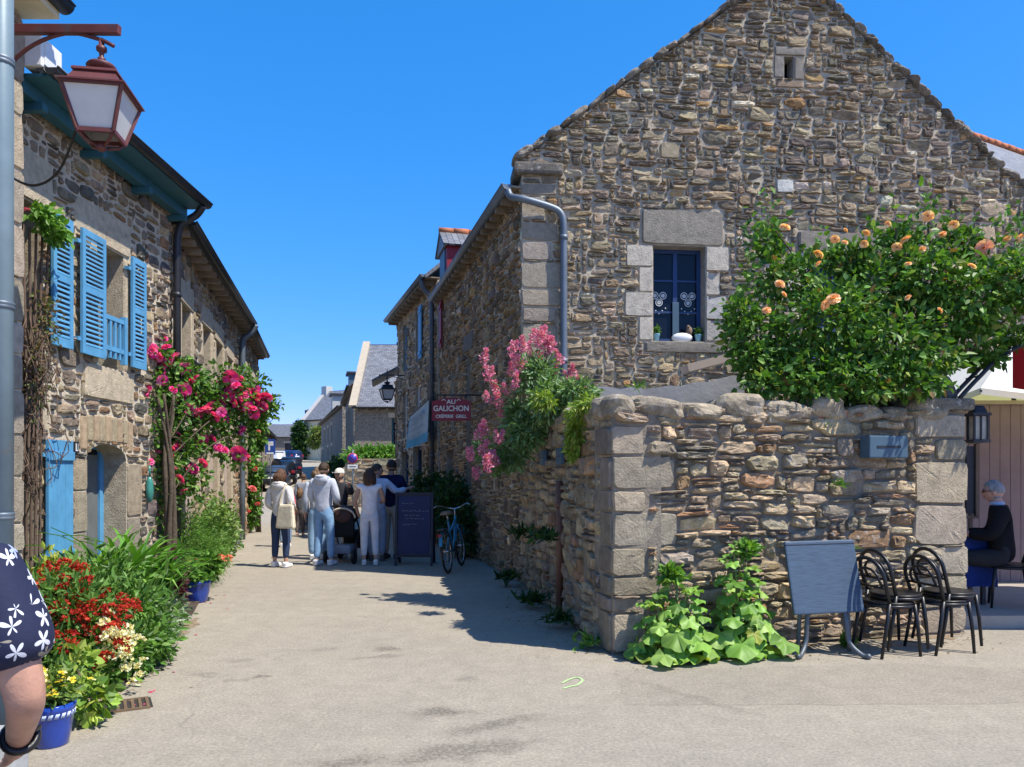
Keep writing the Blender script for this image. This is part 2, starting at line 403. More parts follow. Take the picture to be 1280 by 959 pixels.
def pack(poly, holes, cw, ch, wr, hr, rng, blocked=()):
    us = [p[0] for p in poly]; vs = [p[1] for p in poly]
    u0, u1, v0, v1 = min(us), max(us), min(vs), max(vs)
    nc = max(1, int(round((u1 - u0) / cw))); nr = max(1, int(round((v1 - v0) / ch)))
    cw = (u1 - u0) / nc; ch = (v1 - v0) / nr
    gu, gv = np.meshgrid(u0 + (np.arange(nc) + .5) * cw, v0 + (np.arange(nr) + .5) * ch)
    occ = ~pip(gu, gv, poly)
    for h in holes: occ |= pip(gu, gv, h)
    for b in blocked: occ |= (gu > b[0]) & (gu < b[2]) & (gv > b[1]) & (gv < b[3])
    out = []; free = int((~occ).sum()); am = (wr[0] + wr[1]) / 2 * (hr[0] + hr[1]) / 2
    for t in range(int(free / am * 2.2)):          # big stones first, anywhere they fit, so that no joints line up
        w = int(rng.integers((wr[0] + wr[1] + 1) // 2, wr[1] + 1)); h = int(rng.integers(max(hr[0], 2), hr[1] + 1))
        if rng.random() < .10: w = int(w * 1.4); h = int(h * 1.5)
        if rng.random() < .06: w = max(2, int(w * .5)); h = int(h * 1.5)
        if w >= nc or h >= nr: continue
        c = int(rng.integers(0, nc - w)); r = int(rng.integers(0, nr - h))
        if occ[r:r + h, c:c + w].any(): continue
        occ[r:r + h, c:c + w] = True; out.append((u0 + c * cw, v0 + r * ch, u0 + (c + w) * cw, v0 + (r + h) * ch))
    lst = list(out); out = []                      # close one-cell slivers by growing the neighbouring stone
    for (a0, b0, a1, b1) in lst:
        c = int(round((a0 - u0) / cw)); c2 = int(round((a1 - u0) / cw)); r = int(round((b0 - v0) / ch)); r2 = int(round((b1 - v0) / ch))
        if c > 1 and not occ[r:r2, c - 1].any() and occ[r:r2, c - 2].any(): occ[r:r2, c - 1] = True; c -= 1
        if c2 < nc - 1 and not occ[r:r2, c2].any() and occ[r:r2, c2 + 1].any(): occ[r:r2, c2] = True; c2 += 1
        if r > 1 and not occ[r - 1, c:c2].any() and occ[r - 2, c:c2].any(): occ[r - 1, c:c2] = True; r -= 1
        if r2 < nr - 1 and not occ[r2, c:c2].any() and occ[r2 + 1, c:c2].any(): occ[r2, c:c2] = True; r2 += 1
        out.append((u0 + c * cw, v0 + r * ch, u0 + c2 * cw, v0 + r2 * ch))
    occ = occ.tolist()
    for r in range(nr):
        row = occ[r]; c = 0
        while c < nc:
            if row[c]: c += 1; continue
            w = int(rng.integers(wr[0], wr[1] + 1)); h = int(rng.integers(hr[0], hr[1] + 1))
            k = 0
            while c + k < nc and not row[c + k] and k < w: k += 1
            left = 0
            while c + k + left < nc and not row[c + k + left] and left < 2: left += 1
            if left == 1: k += 1
            hh = 1
            while hh < h and r + hh < nr and not any(occ[r + hh][c:c + k]): hh += 1
            for a in range(hh):
                for q in range(c, c + k): occ[r + a][q] = True
            out.append((u0 + c * cw, v0 + r * ch, u0 + (c + k) * cw, v0 + (r + hh) * ch)); c += k
    return out

def pick(pal, n, rng):
    w = np.array([p[1] for p in pal], float); w /= w.sum()
    c = np.array([p[0] for p in pal])[rng.choice(len(pal), n, p=w)]
    return c * rng.uniform(.78, 1.25, (n, 1)) * rng.uniform(.95, 1.05, (n, 3))

PAL_GABLE = [((c[0] * 1.84, c[1] * 1.78, c[2] * 1.52), w) for c, w in [((.135, .115, .095), 5), ((.105, .092, .08), 4), ((.19, .155, .12), 4), ((.215, .185, .15), 2), ((.165, .128, .092), 1.5), ((.24, .16, .085), .5), ((.15, .125, .10), 1.5), ((.40, .37, .32), .25)]]
PAL_WALL = [((c[0] * 1.62, c[1] * 1.52, c[2] * 1.28), w) for c, w in [((.26, .225, .175), 4), ((.21, .19, .165), 4), ((.30, .25, .19), 3), ((.17, .145, .12), 2), ((.24, .16, .11), 1.2)]]
PAL_WARM = [((c[0] * 1.22, c[1] * 1.2, c[2] * 1.15), w) for c, w in [((.25, .20, .145), 4), ((.19, .165, .135), 3), ((.32, .255, .175), 3), ((.13, .12, .11), 2), ((.24, .15, .09), 1.2)]]

def stones(mb, rects, O, U, N, pal, rng, mi=1, gap=.010, prot=(.018, .05), p=3.6, jit=.07, warp=.012, n=12, cols=None, flat=False):
    if not rects: return
    r = np.array(rects); S = len(r)
    cu = (r[:, 0] + r[:, 2]) / 2; cv = (r[:, 1] + r[:, 3]) / 2
    a = np.maximum((r[:, 2] - r[:, 0]) / 2 - gap * rng.uniform(.5, 1.3, S), .012); b = np.maximum((r[:, 3] - r[:, 1]) / 2 - gap * rng.uniform(.5, 1.3, S), .010)
    th = (np.arange(n) + .5) / n * 2 * np.pi
    pp = rng.uniform(p * .7, p * 1.4, (S, 1))
    ct = np.sign(np.cos(th)) * np.abs(np.cos(th)) ** (2 / pp); st = np.sign(np.sin(th)) * np.abs(np.sin(th)) ** (2 / pp)
    jt = 1 + jit * rng.standard_normal((S, n))
    pr = rng.uniform(prot[0], prot[1], S); tx = rng.normal(0, .10, S); ty = rng.normal(0, .14, S)
    if flat: tx *= .1; ty *= .1
    rings = []
    mn = np.minimum(a, b)[:, None]; bv = np.minimum(.34, (.006 if flat else .013) / mn)
    for sc, z in ((1.0, -1), (1 - bv * .25, .45), (1 - bv, .92), (np.full((S, 1), .5), 1.0)):
        uu = a[:, None] * ct * jt * sc; vv = b[:, None] * st * jt * sc
        if z == .92 and not flat: uu = uu + rng.normal(0, .05, (S, n)) * a[:, None]; vv = vv + rng.normal(0, .05, (S, n)) * b[:, None]
        if z < 0: w = np.full((S, n), -.02)
        else: w = pr[:, None] * z + tx[:, None] * uu + ty[:, None] * vv + rng.normal(0, .13 if not flat else .03, (S, n)) * pr[:, None]
        rings.append((uu, vv, w))
    uu = np.concatenate([x[0] for x in rings] + [np.zeros((S, 1))], 1); vv = np.concatenate([x[1] for x in rings] + [np.zeros((S, 1))], 1)
    w = np.concatenate([x[2] for x in rings] + [pr[:, None] * 1.04], 1)
    ang = rng.normal(0, .035 if not flat else .004, (S, 1)); ca, sa = np.cos(ang), np.sin(ang)
    UU = cu[:, None] + uu * ca - vv * sa; VV = cv[:, None] + uu * sa + vv * ca
    UU = UU + warp * np.sin(VV * 5.1 + 1.3) * np.cos(UU * 2.3); VV = VV + warp * 1.6 * np.sin(UU * 3.7 + .6) * np.cos(VV * 2.9)
    k = 4 * n + 1
    V = (O[None, None] + UU[..., None] * U + VV[..., None] * np.array((0, 0, 1.)) + w[..., None] * N).reshape(-1, 3)
    C = pick(pal, S, rng) if cols is None else np.array(cols)
    fq = []
    for i in range(3):
        for j in range(n):
            j2 = (j + 1) % n; fq.append((i * n + j, i * n + j2, (i + 1) * n + j2, (i + 1) * n + j))
    for j in range(0, n, 2): fq.append((3 * n + j, 3 * n + j + 1, 3 * n + (j + 2) % n, 4 * n))
    fq = np.array(fq)
    Fc = (fq[None] + (np.arange(S) * k)[:, None, None]).reshape(-1, 4)
    mb.nadd(V, Fc, np.repeat(C, k, 0), mi, False)

def slab_with_holes(mb, poly, holes, O, U, N, T, hole_mi=2, mi=0, reveal=.28, hcol=(.36, .30, .22)):
    Z = Vector((0, 0, 1)); U = Vector(U); N = Vector(N); O = Vector(O)
    bm = bmesh.new(); E = []
    for lp in [poly] + list(holes):
        vs = [bm.verts.new(O + U * u + Z * v) for u, v in lp]
        for i in range(len(vs)): E.append(bm.edges.new((vs[i], vs[(i + 1) % len(vs)])))
    bmesh.ops.triangle_fill(bm, use_beauty=True, use_dissolve=False, edges=E, normal=N)
    bm.verts.index_update()
    V = [v.co.copy() for v in bm.verts]; Fs = []
    for f in bm.faces:
        ids = [v.index for v in f.verts]
        if f.normal.dot(N) < 0: ids.reverse()
        Fs.append(ids)
    bm.free()
    def uvof(p): q = p - O; return (q.dot(U), q.z)
    mb.add(V, Fs, mi, (1, 1, 1), False, [[uvof(V[i]) for i in f] for f in Fs])
    Vb = [v - N * T for v in V]
    mb.add(Vb, [f[::-1] for f in Fs], mi, (1, 1, 1), False, [[uvof(V[i]) for i in f[::-1]] for f in Fs])
    area = sum(poly[i][0] * poly[(i + 1) % len(poly)][1] - poly[(i + 1) % len(poly)][0] * poly[i][1] for i in range(len(poly)))
    pl = poly if area > 0 else poly[::-1]
    for i in range(len(pl)):
        p, q = pl[i], pl[(i + 1) % len(pl)]
        a = O + U * p[0] + Z * p[1]; b = O + U * q[0] + Z * q[1]
        mb.add([a, b, b - N * T, a - N * T], [(0, 3, 2, 1)], mi, (1, 1, 1), False, [[(0, 0), (T, 0), (T, 1), (0, 1)]])
    for h in holes:
        area = sum(h[i][0] * h[(i + 1) % len(h)][1] - h[(i + 1) % len(h)][0] * h[i][1] for i in range(len(h)))
        hl = h if area > 0 else h[::-1]
        for i in range(len(hl)):
            p, q = hl[i], hl[(i + 1) % len(hl)]
            a = O + U * p[0] + Z * p[1]; b = O + U * q[0] + Z * q[1]
            mb.add([a, b, b - N * T, a - N * T], [(0, 1, 2, 3)], hole_mi, hcol, False, [[(0, 0), (1, 0), (1, T), (0, T)]])

def rect(u0, v0, u1, v1): return [(u0, v0), (u1, v0), (u1, v1), (u0, v1)]
def arch(u0, v0, u1, v1, rise, n=8):
    pts = [(u0, v0), (u1, v0)]
    c = (u0 + u1) / 2
    for i in range(n + 1):
        t = math.pi * i / n; pts.append((c + (u1 - u0) / 2 * math.cos(t), v1 - rise + rise * math.sin(t)))
    return pts

def stone_wall(name, parent, O, U, poly, holes=(), T=.4, pal=PAL_WALL, cell=(.05, .032), wr=(3, 9), hr=(2, 5), dressed=(), seed=1, mortar=MORTAR, stone=STONE, prot=(.018, .05), gap=.010, jit=.07, p=3.6, hcol=(.36, .30, .22), warp=.010):
    """dressed: list of (u0,v0,u1,v1,colour,protrusion)"""
    U = Vector(U).normalized(); N = U.cross(Vector((0, 0, 1)))
    rng = np.random.default_rng(seed); mb = MB()
    slab_with_holes(mb, poly, holes, O, U, N, T, hcol=hcol)
    rects = pack(poly, holes, cell[0], cell[1], wr, hr, rng, [d[:4] for d in dressed])
    On, Un, Nn = np.array(O), np.array(U), np.array(N)
    stones(mb, rects, On, Un, Nn, pal, rng, 1, gap, prot, p, jit, warp)
    for d in dressed:
        if len(d) > 6: stones(mb, [d[:4]], On, Un, Nn, pal, rng, 2, .007, (d[5] * .7, d[5] * 1.5), 8, .022, .006, 24, [tuple(np.array(d[4]) * rng.uniform(.78, 1.22) * np.array((rng.uniform(.97, 1.03), 1, rng.uniform(.95, 1.05))))], True)
        else: stones(mb, [d[:4]], On, Un, Nn, pal, rng, 2, .005, (d[5], d[5] + .004), 16, .008, 0.0, 20, [d[4]], True)
    return mb.build(name, [mortar, stone, DRESS], parent)

def plain_wall(name, parent, O, U, poly, holes=(), T=.35, mat=FARST, dmat=DRESS, hcol=(.36, .30, .22), dressed=()):
    U = Vector(U).normalized(); N = U.cross(Vector((0, 0, 1))); mb = MB()
    slab_with_holes(mb, poly, holes, O, U, N, T, hcol=hcol)
    O = Vector(O)
    for d in dressed:
        c = O + U * ((d[0] + d[2]) / 2) + Vector((0, 0, (d[1] + d[3]) / 2)) + N * (d[5] / 2 - .01)
        m = Matrix((U, -N, Vector((0, 0, 1)))).transposed()
        mb.box(c, (d[2] - d[0], d[5] + .02, d[3] - d[1]), 2, d[4], rot=m)
    return mb.build(name, [mat, mat, dmat], parent)

class Fac:                       # facade frame: u along the wall, v up, w outward
    def __init__(s, O, U):
        s.O = Vector(O); s.U = Vector(U).normalized(); s.N = s.U.cross(Vector((0, 0, 1)))
        s.m = Matrix((s.U, -s.N, Vector((0, 0, 1)))).transposed()
    def pt(s, u, v, w=0): return s.O + s.U * u + Vector((0, 0, v)) + s.N * w
    def box(s, mb, u0, v0, u1, v1, w0, w1, mi=0, col=(1, 1, 1), bev=0.0):
        mb.box(s.pt((u0 + u1) / 2, (v0 + v1) / 2, (w0 + w1) / 2), (u1 - u0, abs(w1 - w0), v1 - v0), mi, col, rot=s.m, bev=bev)

def window(fc, parent, u0, v0, u1, v1, depth, mat, name='window', bars=(1, 2), fw=.05, glass=GLASS):
    mb = MB(); w = -depth
    fc.box(mb, u0, v0, u0 + fw, v1, w - .05, w); fc.box(mb, u1 - fw, v0, u1, v1, w - .05, w)
    fc.box(mb, u0 + fw, v0, u1 - fw, v0 + fw * 1.2, w - .05, w - .002); fc.box(mb, u0 + fw, v1 - fw, u1 - fw, v1, w - .05, w - .002)
    nu, nv = bars
    for i in range(1, nu + 1):
        u = u0 + (u1 - u0) * i / (nu + 1); fc.box(mb, u - fw * .55, v0 + fw, u + fw * .55, v1 - fw, w - .045, w - .004)
    for i in range(1, nv + 1):
        v = v0 + (v1 - v0) * i / (nv + 1); fc.box(mb, u0 + fw, v - .014, u1 - fw, v + .014, w - .04, w - .008)
    fr = mb.build(name, mat, parent)
    g = MB(); fc.box(g, u0 + .01, v0 + .01, u1 - .01, v1 - .01, w - .10, w - .03); g.build('pane', glass, fr)
    return fr

def shutter(fc, parent, u0, v0, u1, v1, mat, louvre=True, off=.06, t=.035):
    mb = MB(); st = .055
    if louvre:
        mid = (v0 + v1) / 2 + .03
        fc.box(mb, u0, v0, u0 + st, v1, off, off + t, bev=.004); fc.box(mb, u1 - st, v0, u1, v1, off, off + t, bev=.004)
        for a, b in ((v0, v0 + .09), (mid - .035, mid + .035), (v1 - .07, v1)): fc.box(mb, u0 + st, a, u1 - st, b, off + .002, off + t - .002)
        for a, b in ((v0 + .09, mid - .035), (mid + .035, v1 - .07)):
            n = int((b - a) / .048)
            for i in range(n):
                v = a + (i + .5) * (b - a) / n
                p = fc.pt(u0 + st, v + .012, off + .006); q = fc.pt(u1 - st, v + .012, off + .006)
                p2 = fc.pt(u0 + st, v - .012, off + t - .006); q2 = fc.pt(u1 - st, v - .012, off + t - .006)
                up = Vector((0, 0, .007))
                mb.add([p - up, q - up, q2 - up, p2 - up, p + up, q + up, q2 + up, p2 + up], [(0, 3, 2, 1), (4, 5, 6, 7), (0, 1, 5, 4), (1, 2, 6, 5), (2, 3, 7, 6), (3, 0, 4, 7)])
    else:
        n = 3
        for i in range(n):
            a = u0 + (u1 - u0) * i / n; b = u0 + (u1 - u0) * (i + 1) / n
            fc.box(mb, a, v0, b - .004, v1, off, off + t, bev=.004)
        for v in (v0 + .14, v1 - .16): fc.box(mb, u0 + .01, v - .045, u1 - .01, v + .045, off + t, off + t + .022, bev=.004)
    o = mb.build('shutter', mat, parent)
    h = MB()
    for v in (v0 + .15, v1 - .15): fc.box(h, u0 - .05, v - .02, u0 + .02, v + .02, off - .05, off + .01)
    h.build('hinge', mat, o)
    return o

def gutter(fc, parent, u0, u1, v, w, r=.065, mat=ZINC_D, name='gutter'):
    mb = MB(); n = 8; vs = []
    for u in (u0, u1):
        for rr in (r, r * .88):
            for i in range(n + 1):
                t = math.pi * i / n; vs.append(fc.pt(u, v - rr * math.sin(t), w + rr * math.cos(t)))
    k = n + 1; fs = []
    for i in range(n):
        fs.append((i, i + 1, 2 * k + i + 1, 2 * k + i)); fs.append((k + i + 1, k + i, 3 * k + i, 3 * k + i + 1))
        fs.append((i + 1, i, k + i, k + i + 1)); fs.append((2 * k + i, 2 * k + i + 1, 3 * k + i + 1, 3 * k + i))
    mb.add(vs, fs, 0, (1, 1, 1), True)
    mb.tube([fc.pt(u0, v, w + r), fc.pt(u1, v, w + r)], .012, 6)
    for u in (u0 + .01, u1 - .01):
        pts = [fc.pt(u, v - r * .9 * math.sin(math.pi * i / n), w + r * .9 * math.cos(math.pi * i / n)) for i in range(n + 1)]
        mb.add(pts, [tuple(range(n + 1))])
    return mb.build(name, mat, parent)

def pipe(parent, pts, r, mat, name='downpipe', clamps=()):
    mb = MB(); mb.tube(pts, r, 12)
    for c in clamps: mb.lathe((c[0], c[1], c[2]), [(r * 1.0, -.03), (r * 1.16, -.03), (r * 1.16, .03), (r * 1.0, .03)], 14)
    return mb.build(name, mat, parent)

def smooth_path(ps, n=6):
    ps = [Vector(p) for p in ps]; out = []
    for i in range(len(ps) - 1):
        p0 = ps[max(i - 1, 0)]; p1 = ps[i]; p2 = ps[i + 1]; p3 = ps[min(i + 2, len(ps) - 1)]
        for k in range(n):
            t = k / n
            out.append(.5 * ((2 * p1) + (p2 - p0) * t + (2 * p0 - 5 * p1 + 4 * p2 - p3) * t * t + (3 * p1 - p0 - 3 * p2 + p3) * t ** 3))
    out.append(ps[-1]); return out

# ------------------------------------------------------------------ setting
def terrain(name, mat, x0, x1, y0, y1, dz, nx, ny, loc=(0, 0, 0), drop=False):
    vs = []; fs = []
    for j in range(ny + 1):
        y = y0 + (y1 - y0) * j / ny
        for i in range(nx + 1):
            x = x0 + (x1 - x0) * i / nx
            z = gz(y) if y < 118 else gz(118) - (y - 118) * .03
            vs.append((x, y, z + dz))
    for j in range(ny):
        for i in range(nx): fs.append((j * (nx + 1) + i, j * (nx + 1) + i + 1, (j + 1) * (nx + 1) + i + 1, (j + 1) * (nx + 1) + i))
    mb = MB(); mb.add(vs, fs, 0, (1, 1, 1), True); o = mb.build(name, mat); tag(o, kind='structure'); return o
GRASSG = M('grassy_ground', (.07, .095, .04), .95, var=.4, vscale=.8, bump=.5, bscale=9, bdist=.05)
terrain('ground', GRASSG, -260, 260, -60, 460, -.02, 4, 104)
terrain('road', ASPH, -42, 26, -14, 125, 0.0, 4, 139)
mb = MB(); rp = random.Random(4); pc = [(.83, 6.12), (3.2, 6.35), (4.9, 6.0), (4.6, 5.25), (.78, 5.22)]; pv = []
for i in range(5):
    for k in range(24): a, b = pc[i], pc[(i + 1) % 5]; t = k / 24; pv.append(Vector((a[0] + (b[0] - a[0]) * t + rp.gauss(0, .012), a[1] + (b[1] - a[1]) * t + rp.gauss(0, .012), .0012)))
mb.add(pv, [tuple(range(len(pv) - 1, -1, -1))])
tag(mb.build('asphalt_patch', ASPH2), kind='structure')

# ------------------------------------------------------------------ the stone gable house (right)
C0 = Vector((.14, 11.0, 0)); GU = Vector((1, .1, 0)).normalized(); SU = Vector((1.87, -7.3, 0)); SL = SU.length; SU.normalize()
BK = C0 - SU * SL                      # far end of its street wall
house = thing('gable_house', 'tall brown rubble stone house with a steep gable end and a blue window', 'house', C0)
LW, LG, LQ = (.50, .445, .355), (.26, .23, .185), (.215, .182, .138)
gw = rect(1.95, 3.53, 2.74, 4.94); slot = rect(3.96, 7.50, 4.11, 7.83); gw2 = rect(4.32, 3.3, 5.45, 4.9)
dr = [(1.77, 4.955, 3.02, 5.47, (.27, .24, .19), .03), (1.80, 3.36, 3.05, 3.52, (.22, .195, .155), .045),
      (1.54, 4.62, 1.945, 4.94, LW, .025), (1.73, 4.25, 1.945, 4.61, LW, .022), (1.52, 3.89, 1.945, 4.24, LW, .028), (1.73, 3.54, 1.945, 3.88, LW, .022),
      (2.745, 4.58, 3.10, 4.94, LW, .025), (2.745, 4.22, 2.96, 4.57, LW, .022), (2.745, 3.86, 3.06, 4.21, (.46, .43, .38), .026), (2.745, 3.54, 2.99, 3.85, (.40, .36, .30), .022),
      (3.80, 7.84, 4.29, 7.97, LG, .03), (3.80, 7.5, 3.955, 7.83, (.24, .215, .18), .02), (4.115, 7.48, 4.27, 7.83, (.24, .21, .17), .02), (3.83, 7.36, 4.26, 7.47, (.29, .21, .14), .02),
      (4.16, 4.92, 5.68, 5.22, (.25, .22, .175), .035), (4.13, 4.5, 4.315, 4.9, LW, .02), (4.0, 4.0, 4.315, 4.49, LW, .02),
      (3.83, 5.78, 4.10, 5.98, (.62, .60, .55), .03, 1), (2.05, 6.22, 2.35, 6.45, (.34, .27, .17), .03, 1)]
v = 0.05; k = 0
rq = random.Random(3)
while v < 5.75:                        # corner stones
    h = rq.uniform(.2, .44); w = rq.choice((.34, .52, .42, .6)); h = min(h, 5.8 - v)
    c = rq.uniform(.85, 1.15); dr.append((-.005, v, w, v + h - .02, tuple(x * c * 1.4 for x in LQ), .022, 1)); v += h
gpoly = [(0, 0), (7.9, 0), (7.9, 5.95), (7.22, 6.46), (4.10, 9.15), (3.96, 9.15), (0, 6.12)]
stone_wall('gable_wall', house, C0, GU, gpoly, [gw, slot, gw2], .5, PAL_GABLE, (.040, .024), (3, 9), (3, 6), dr, 11, MORTAR, STONE, (.012, .05), .008, .10, hcol=(.34, .31, .26))
fg = Fac(C0, GU); fs_ = Fac(BK, SU)
# gable coping: a run of thin flat stones up each verge
mb = MB()
def coping(a, b, seed):
    r = random.Random(seed); a = Vector(a); b = Vector(b); L = (b - a).length; t = 0
    d = (b - a) / L; up = Vector((-d[1], d[0])) if d[0] > 0 else Vector((d[1], -d[0]))
    while t < L:
        l = min(r.uniform(.14, .34), L - t)
        if l < .04: break
        m = a + d * (t + l / 2)
        m = m + Vector((0, 0)) + up * r.uniform(.015, .035)
        c = fg.pt(m[0], m[1], -.2 + r.uniform(-.01, .02))
        dx = fg.U * d[0] + Vector((0, 0, d[1])); rot = Matrix((dx, -fg.N, dx.cross(-fg.N))).transposed()
        g = r.uniform(.75, 1.2)
        mb.rock(c + fg.N * r.uniform(-.03, .02), (l + .05, .56, r.uniform(.07, .15)), r.randrange(10 ** 6), (.25 * g, .225 * g, .185 * g), rot @ Matrix.Rotation(r.uniform(-.12, .12), 3, 'Y')); t += l
coping((-.05, 6.12), (3.96, 9.17), 5); coping((7.95, 5.93), (7.22, 6.48), 6); coping((7.22, 6.48), (4.10, 9.17), 7)
mb.build('coping', STONE2, house)
mb = MB(); mb.box(fg.pt(.24, 5.98, -.2), (.72, .62, .17), 0, (.20, .18, .15), rot=fg.m, bev=.04); mb.build('kneeler_stone', STONE2, house)
# street wall
sh = [rect(7.54 - 3.98 - .28, .1, 7.54 - 3.98 + .28, 3.95), rect(7.54 - 5.95, 2.5, 7.54 - 5.5, 3.85), rect(7.54 - 7.3, 4.3, 7.54 - 6.9, 5.62), rect(7.54 - 6.6, .1, 7.54 - 5.7, 2.1)]
sdr = [(3.1, 3.96, 4.05, 4.3, (.17, .15, .125), .03)]
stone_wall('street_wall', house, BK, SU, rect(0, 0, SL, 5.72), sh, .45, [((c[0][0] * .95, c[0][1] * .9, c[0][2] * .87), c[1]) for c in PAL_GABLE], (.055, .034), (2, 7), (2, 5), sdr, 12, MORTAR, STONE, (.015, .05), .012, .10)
window(fs_, house, *sh[0][0], *sh[0][2], .22, NAVY, 'door', (0, 3)); window(fs_, house, *sh[1][0], *sh[1][2], .08, WHITE, 'window', (1, 2)); window(fs_, house, *sh[2][0], *sh[2][2], .05, RED, 'window', (0, 2)); window(fs_, house, *sh[3][0], *sh[3][2], .2, NAVY, 'door', (0, 2))
shutter(fs_, house, .32, 4.5, .62, 5.62, RED, False, .05)
# roof
def gable_roof(parent, fcs, slopes, mat):
    mb = MB()
    for s_ in slopes: mb.slab(*s_, .09)
    return mb.build('roof', mat, parent)
back = -SU * (SL + .02)
e0 = fg.pt(-.30, 5.80, -.46); r0 = fg.pt(4.03, 9.12, -.46); e1 = fg.pt(8.15, 5.85, -.46)
gable_roof(house, None, [(e0 + back * .97, e0, r0, r0 + back * .97), (e1, e1 + back * .97, r0 + back * .97, r0)], SLATE)
plain_wall('rear_wall', house, fg.pt(7.9, 0, -.51), -SU, rect(0, 0, SL, 5.8), mat=FARST)
plain_wall('party_wall', house, fg.pt(7.6, 0, 0) + back * .98, -GU, [(0, 0), (7.4, 0), (7.4, 5.9), (3.7, 8.9), (0, 5.9)], mat=FARST)
gutter(fs_, house, .0, SL + .02, 5.74, .22, .075, ZINC)
mb = MB()
for i in range(20): u = .2 + i * .36; fs_.box(mb, u, 5.60, u + .08, 5.70, -.1, .20)
fs_.box(mb, 0, 5.705, SL, 5.735, -.1, .2); mb.build('eave_board', BEAM, house)
dp = [fs_.pt(SL - .02, 5.66, .2), fs_.pt(SL + .02, 5.56, .16), fg.pt(.02, 5.50, .13), fg.pt(.44, 5.40, .10), fg.pt(.57, 5.30, .10), fg.pt(.60, 5.14, .10), fg.pt(.60, 3.5, .10), fg.pt(.60, 2.0, .10), fg.pt(.60, 0, .10)]
pipe(house, smooth_path(dp[:6], 4) + dp[6:], .052, ZINC, clamps=[fg.pt(.60, 4.98, .10), fg.pt(.60, 3.2, .10)])
# dormer with orange ridge tiles
du = .6
mb = MB(); fs_.box(mb, du, 5.75, du + 1.0, 6.62, -.5, .10, 0); fs_.box(mb, du + .17, 5.9, du + .83, 6.55, .10, .13, 1); o = mb.build('dormer', [RED, BLUEGREY], house)
mb = MB(); a = fs_.pt(du - .12, 6.60, .2); b = fs_.pt(du + 1.12, 6.60, .2); c = fs_.pt(du + .5, 7.05, .2); bk = -fs_.N * 1.9
mb.slab(a, c, c + bk, a + bk, .04); mb.slab(c, b, b + bk, c + bk, .04); mb.prism([a + Vector((0, 0, -.03)) - fs_.N * .03, b + Vector((0, 0, -.03)) - fs_.N * .03, c - fs_.N * .03], -fs_.N * .05); mb.build('dormer_roof', SLATE_L, house)
mb = MB()
for i in range(6): p = fs_.pt(du + .5, 7.06, .2 - i * .33); mb.tube([p, p - fs_.N * .34], .075 + .008 * (i % 2), 8)
mb.build('ridge_tiles', TERRA, house)
# gable window: blue casement, net curtains, pots
w = window(fg, house, 1.95, 3.53, 2.74, 4.94, .2, NAVY, 'window', (1, 2), .06)
mb = MB(); fg.box(mb, 2.30, 3.56, 2.40, 4.15, -.198, -.185, bev=.004); mb.build('casement_stile', BLUEGREY, w)
LACE = M('white_lace', (.6, .64, .64), .9, var=.3, vscale=40, bump=.3)
mb = MB()
for uc in (2.10, 2.55):
    for (a, b, rx, rz_) in ((-.062, .07, .050, .052), (.062, .07, .050, .052), (0, -.035, .050, .052)):
        for q in range(2):
            n = 18; pts = [fg.pt(uc + a + rx * (1 - q * .55) * math.cos(t * 2 * math.pi / n), 4.18 + b + rz_ * (1 - q * .55) * math.sin(t * 2 * math.pi / n), -.218) for t in range(n)]
            mb.tube(pts, .007, 5, closed=True)
        pts = [fg.pt(uc + a + rx * .45 * math.cos(t * 2 * math.pi / 14), 4.18 + b + rz_ * .45 * math.sin(t * 2 * math.pi / 14), -.2235) for t in range(14)]
        mb.prism(pts, -fg.N * .003)
    for i in range(5): mb.ball(fg.pt(uc - .1 + i * .05, 4.06 - .04 * (2 - abs(i - 2)) + .0, -.218), .012, 6)
    fg.box(mb, uc - .16, 3.985, uc + .14, 4.0, -.222, -.214)
mb.build('lace_curtain', LACE, w)
window(fg, house, 3.955, 7.49, 4.115, 7.84, .22, DARKMET, 'window', (0, 0), .01); window(fg, house, 4.32, 3.3, 5.45, 4.9, .25, NAVY, 'window', (1, 2), .06)

# ------------------------------------------------------------------ low garden wall (two faces and a gate pillar)
A0 = Vector((.88, 6.67, 0)); B0 = Vector((4.5, 7.56, 0)); LU = (B0 - A0); LL = LU.length; LU.normalize(); fl = Fac(A0, LU)
lw = thing('garden_wall', 'low sunlit rubble garden wall wrapping the street corner with big corner stones', 'wall', A0)
r = random.Random(9); dr = []
v = .0
for h, w_ in ((.36, .30), (.14, .26), (.18, .42), (.26, .30), (.30, .62), (.20, .30), (.30, .58), (.26, .30)):
    g = r.uniform(.9, 1.12); dr.append((-.01, v + .01, w_, v + h, (.33 * g, .275 * g, .195 * g), .03, 1)); v += h
v = 0
for h, w_ in ((.26, .50), (.32, .62), (.30, .34), (.40, .62), (.42, .62), (.22, .36), (.24, .60)):
    g = r.uniform(.9, 1.1); dr.append((LL - w_, v + .01, LL + .005, v + h, (.35 * g, .295 * g, .21 * g), .035, 1)); v += h
stone_wall('front_face', lw, A0, LU, rect(0, 0, LL, 2.2), [], .45, PAL_WALL, (.046, .027), (3, 9), (2, 5), dr, 21, MORTAR_D, STONE2, (.025, .075), .006, .09)
SD = Vector((.14, 10.95, 0)); UD = (A0 - SD); DL = UD.length; UD.normalize(); fd = Fac(SD, UD)
v = .0; dr = []
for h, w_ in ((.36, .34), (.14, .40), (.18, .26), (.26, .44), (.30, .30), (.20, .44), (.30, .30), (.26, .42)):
    g = r.uniform(.9, 1.12); dr.append((DL - w_, v + .01, DL + .005, v + h, (.25 * g, .21 * g, .16 * g), .03, 1)); v += h
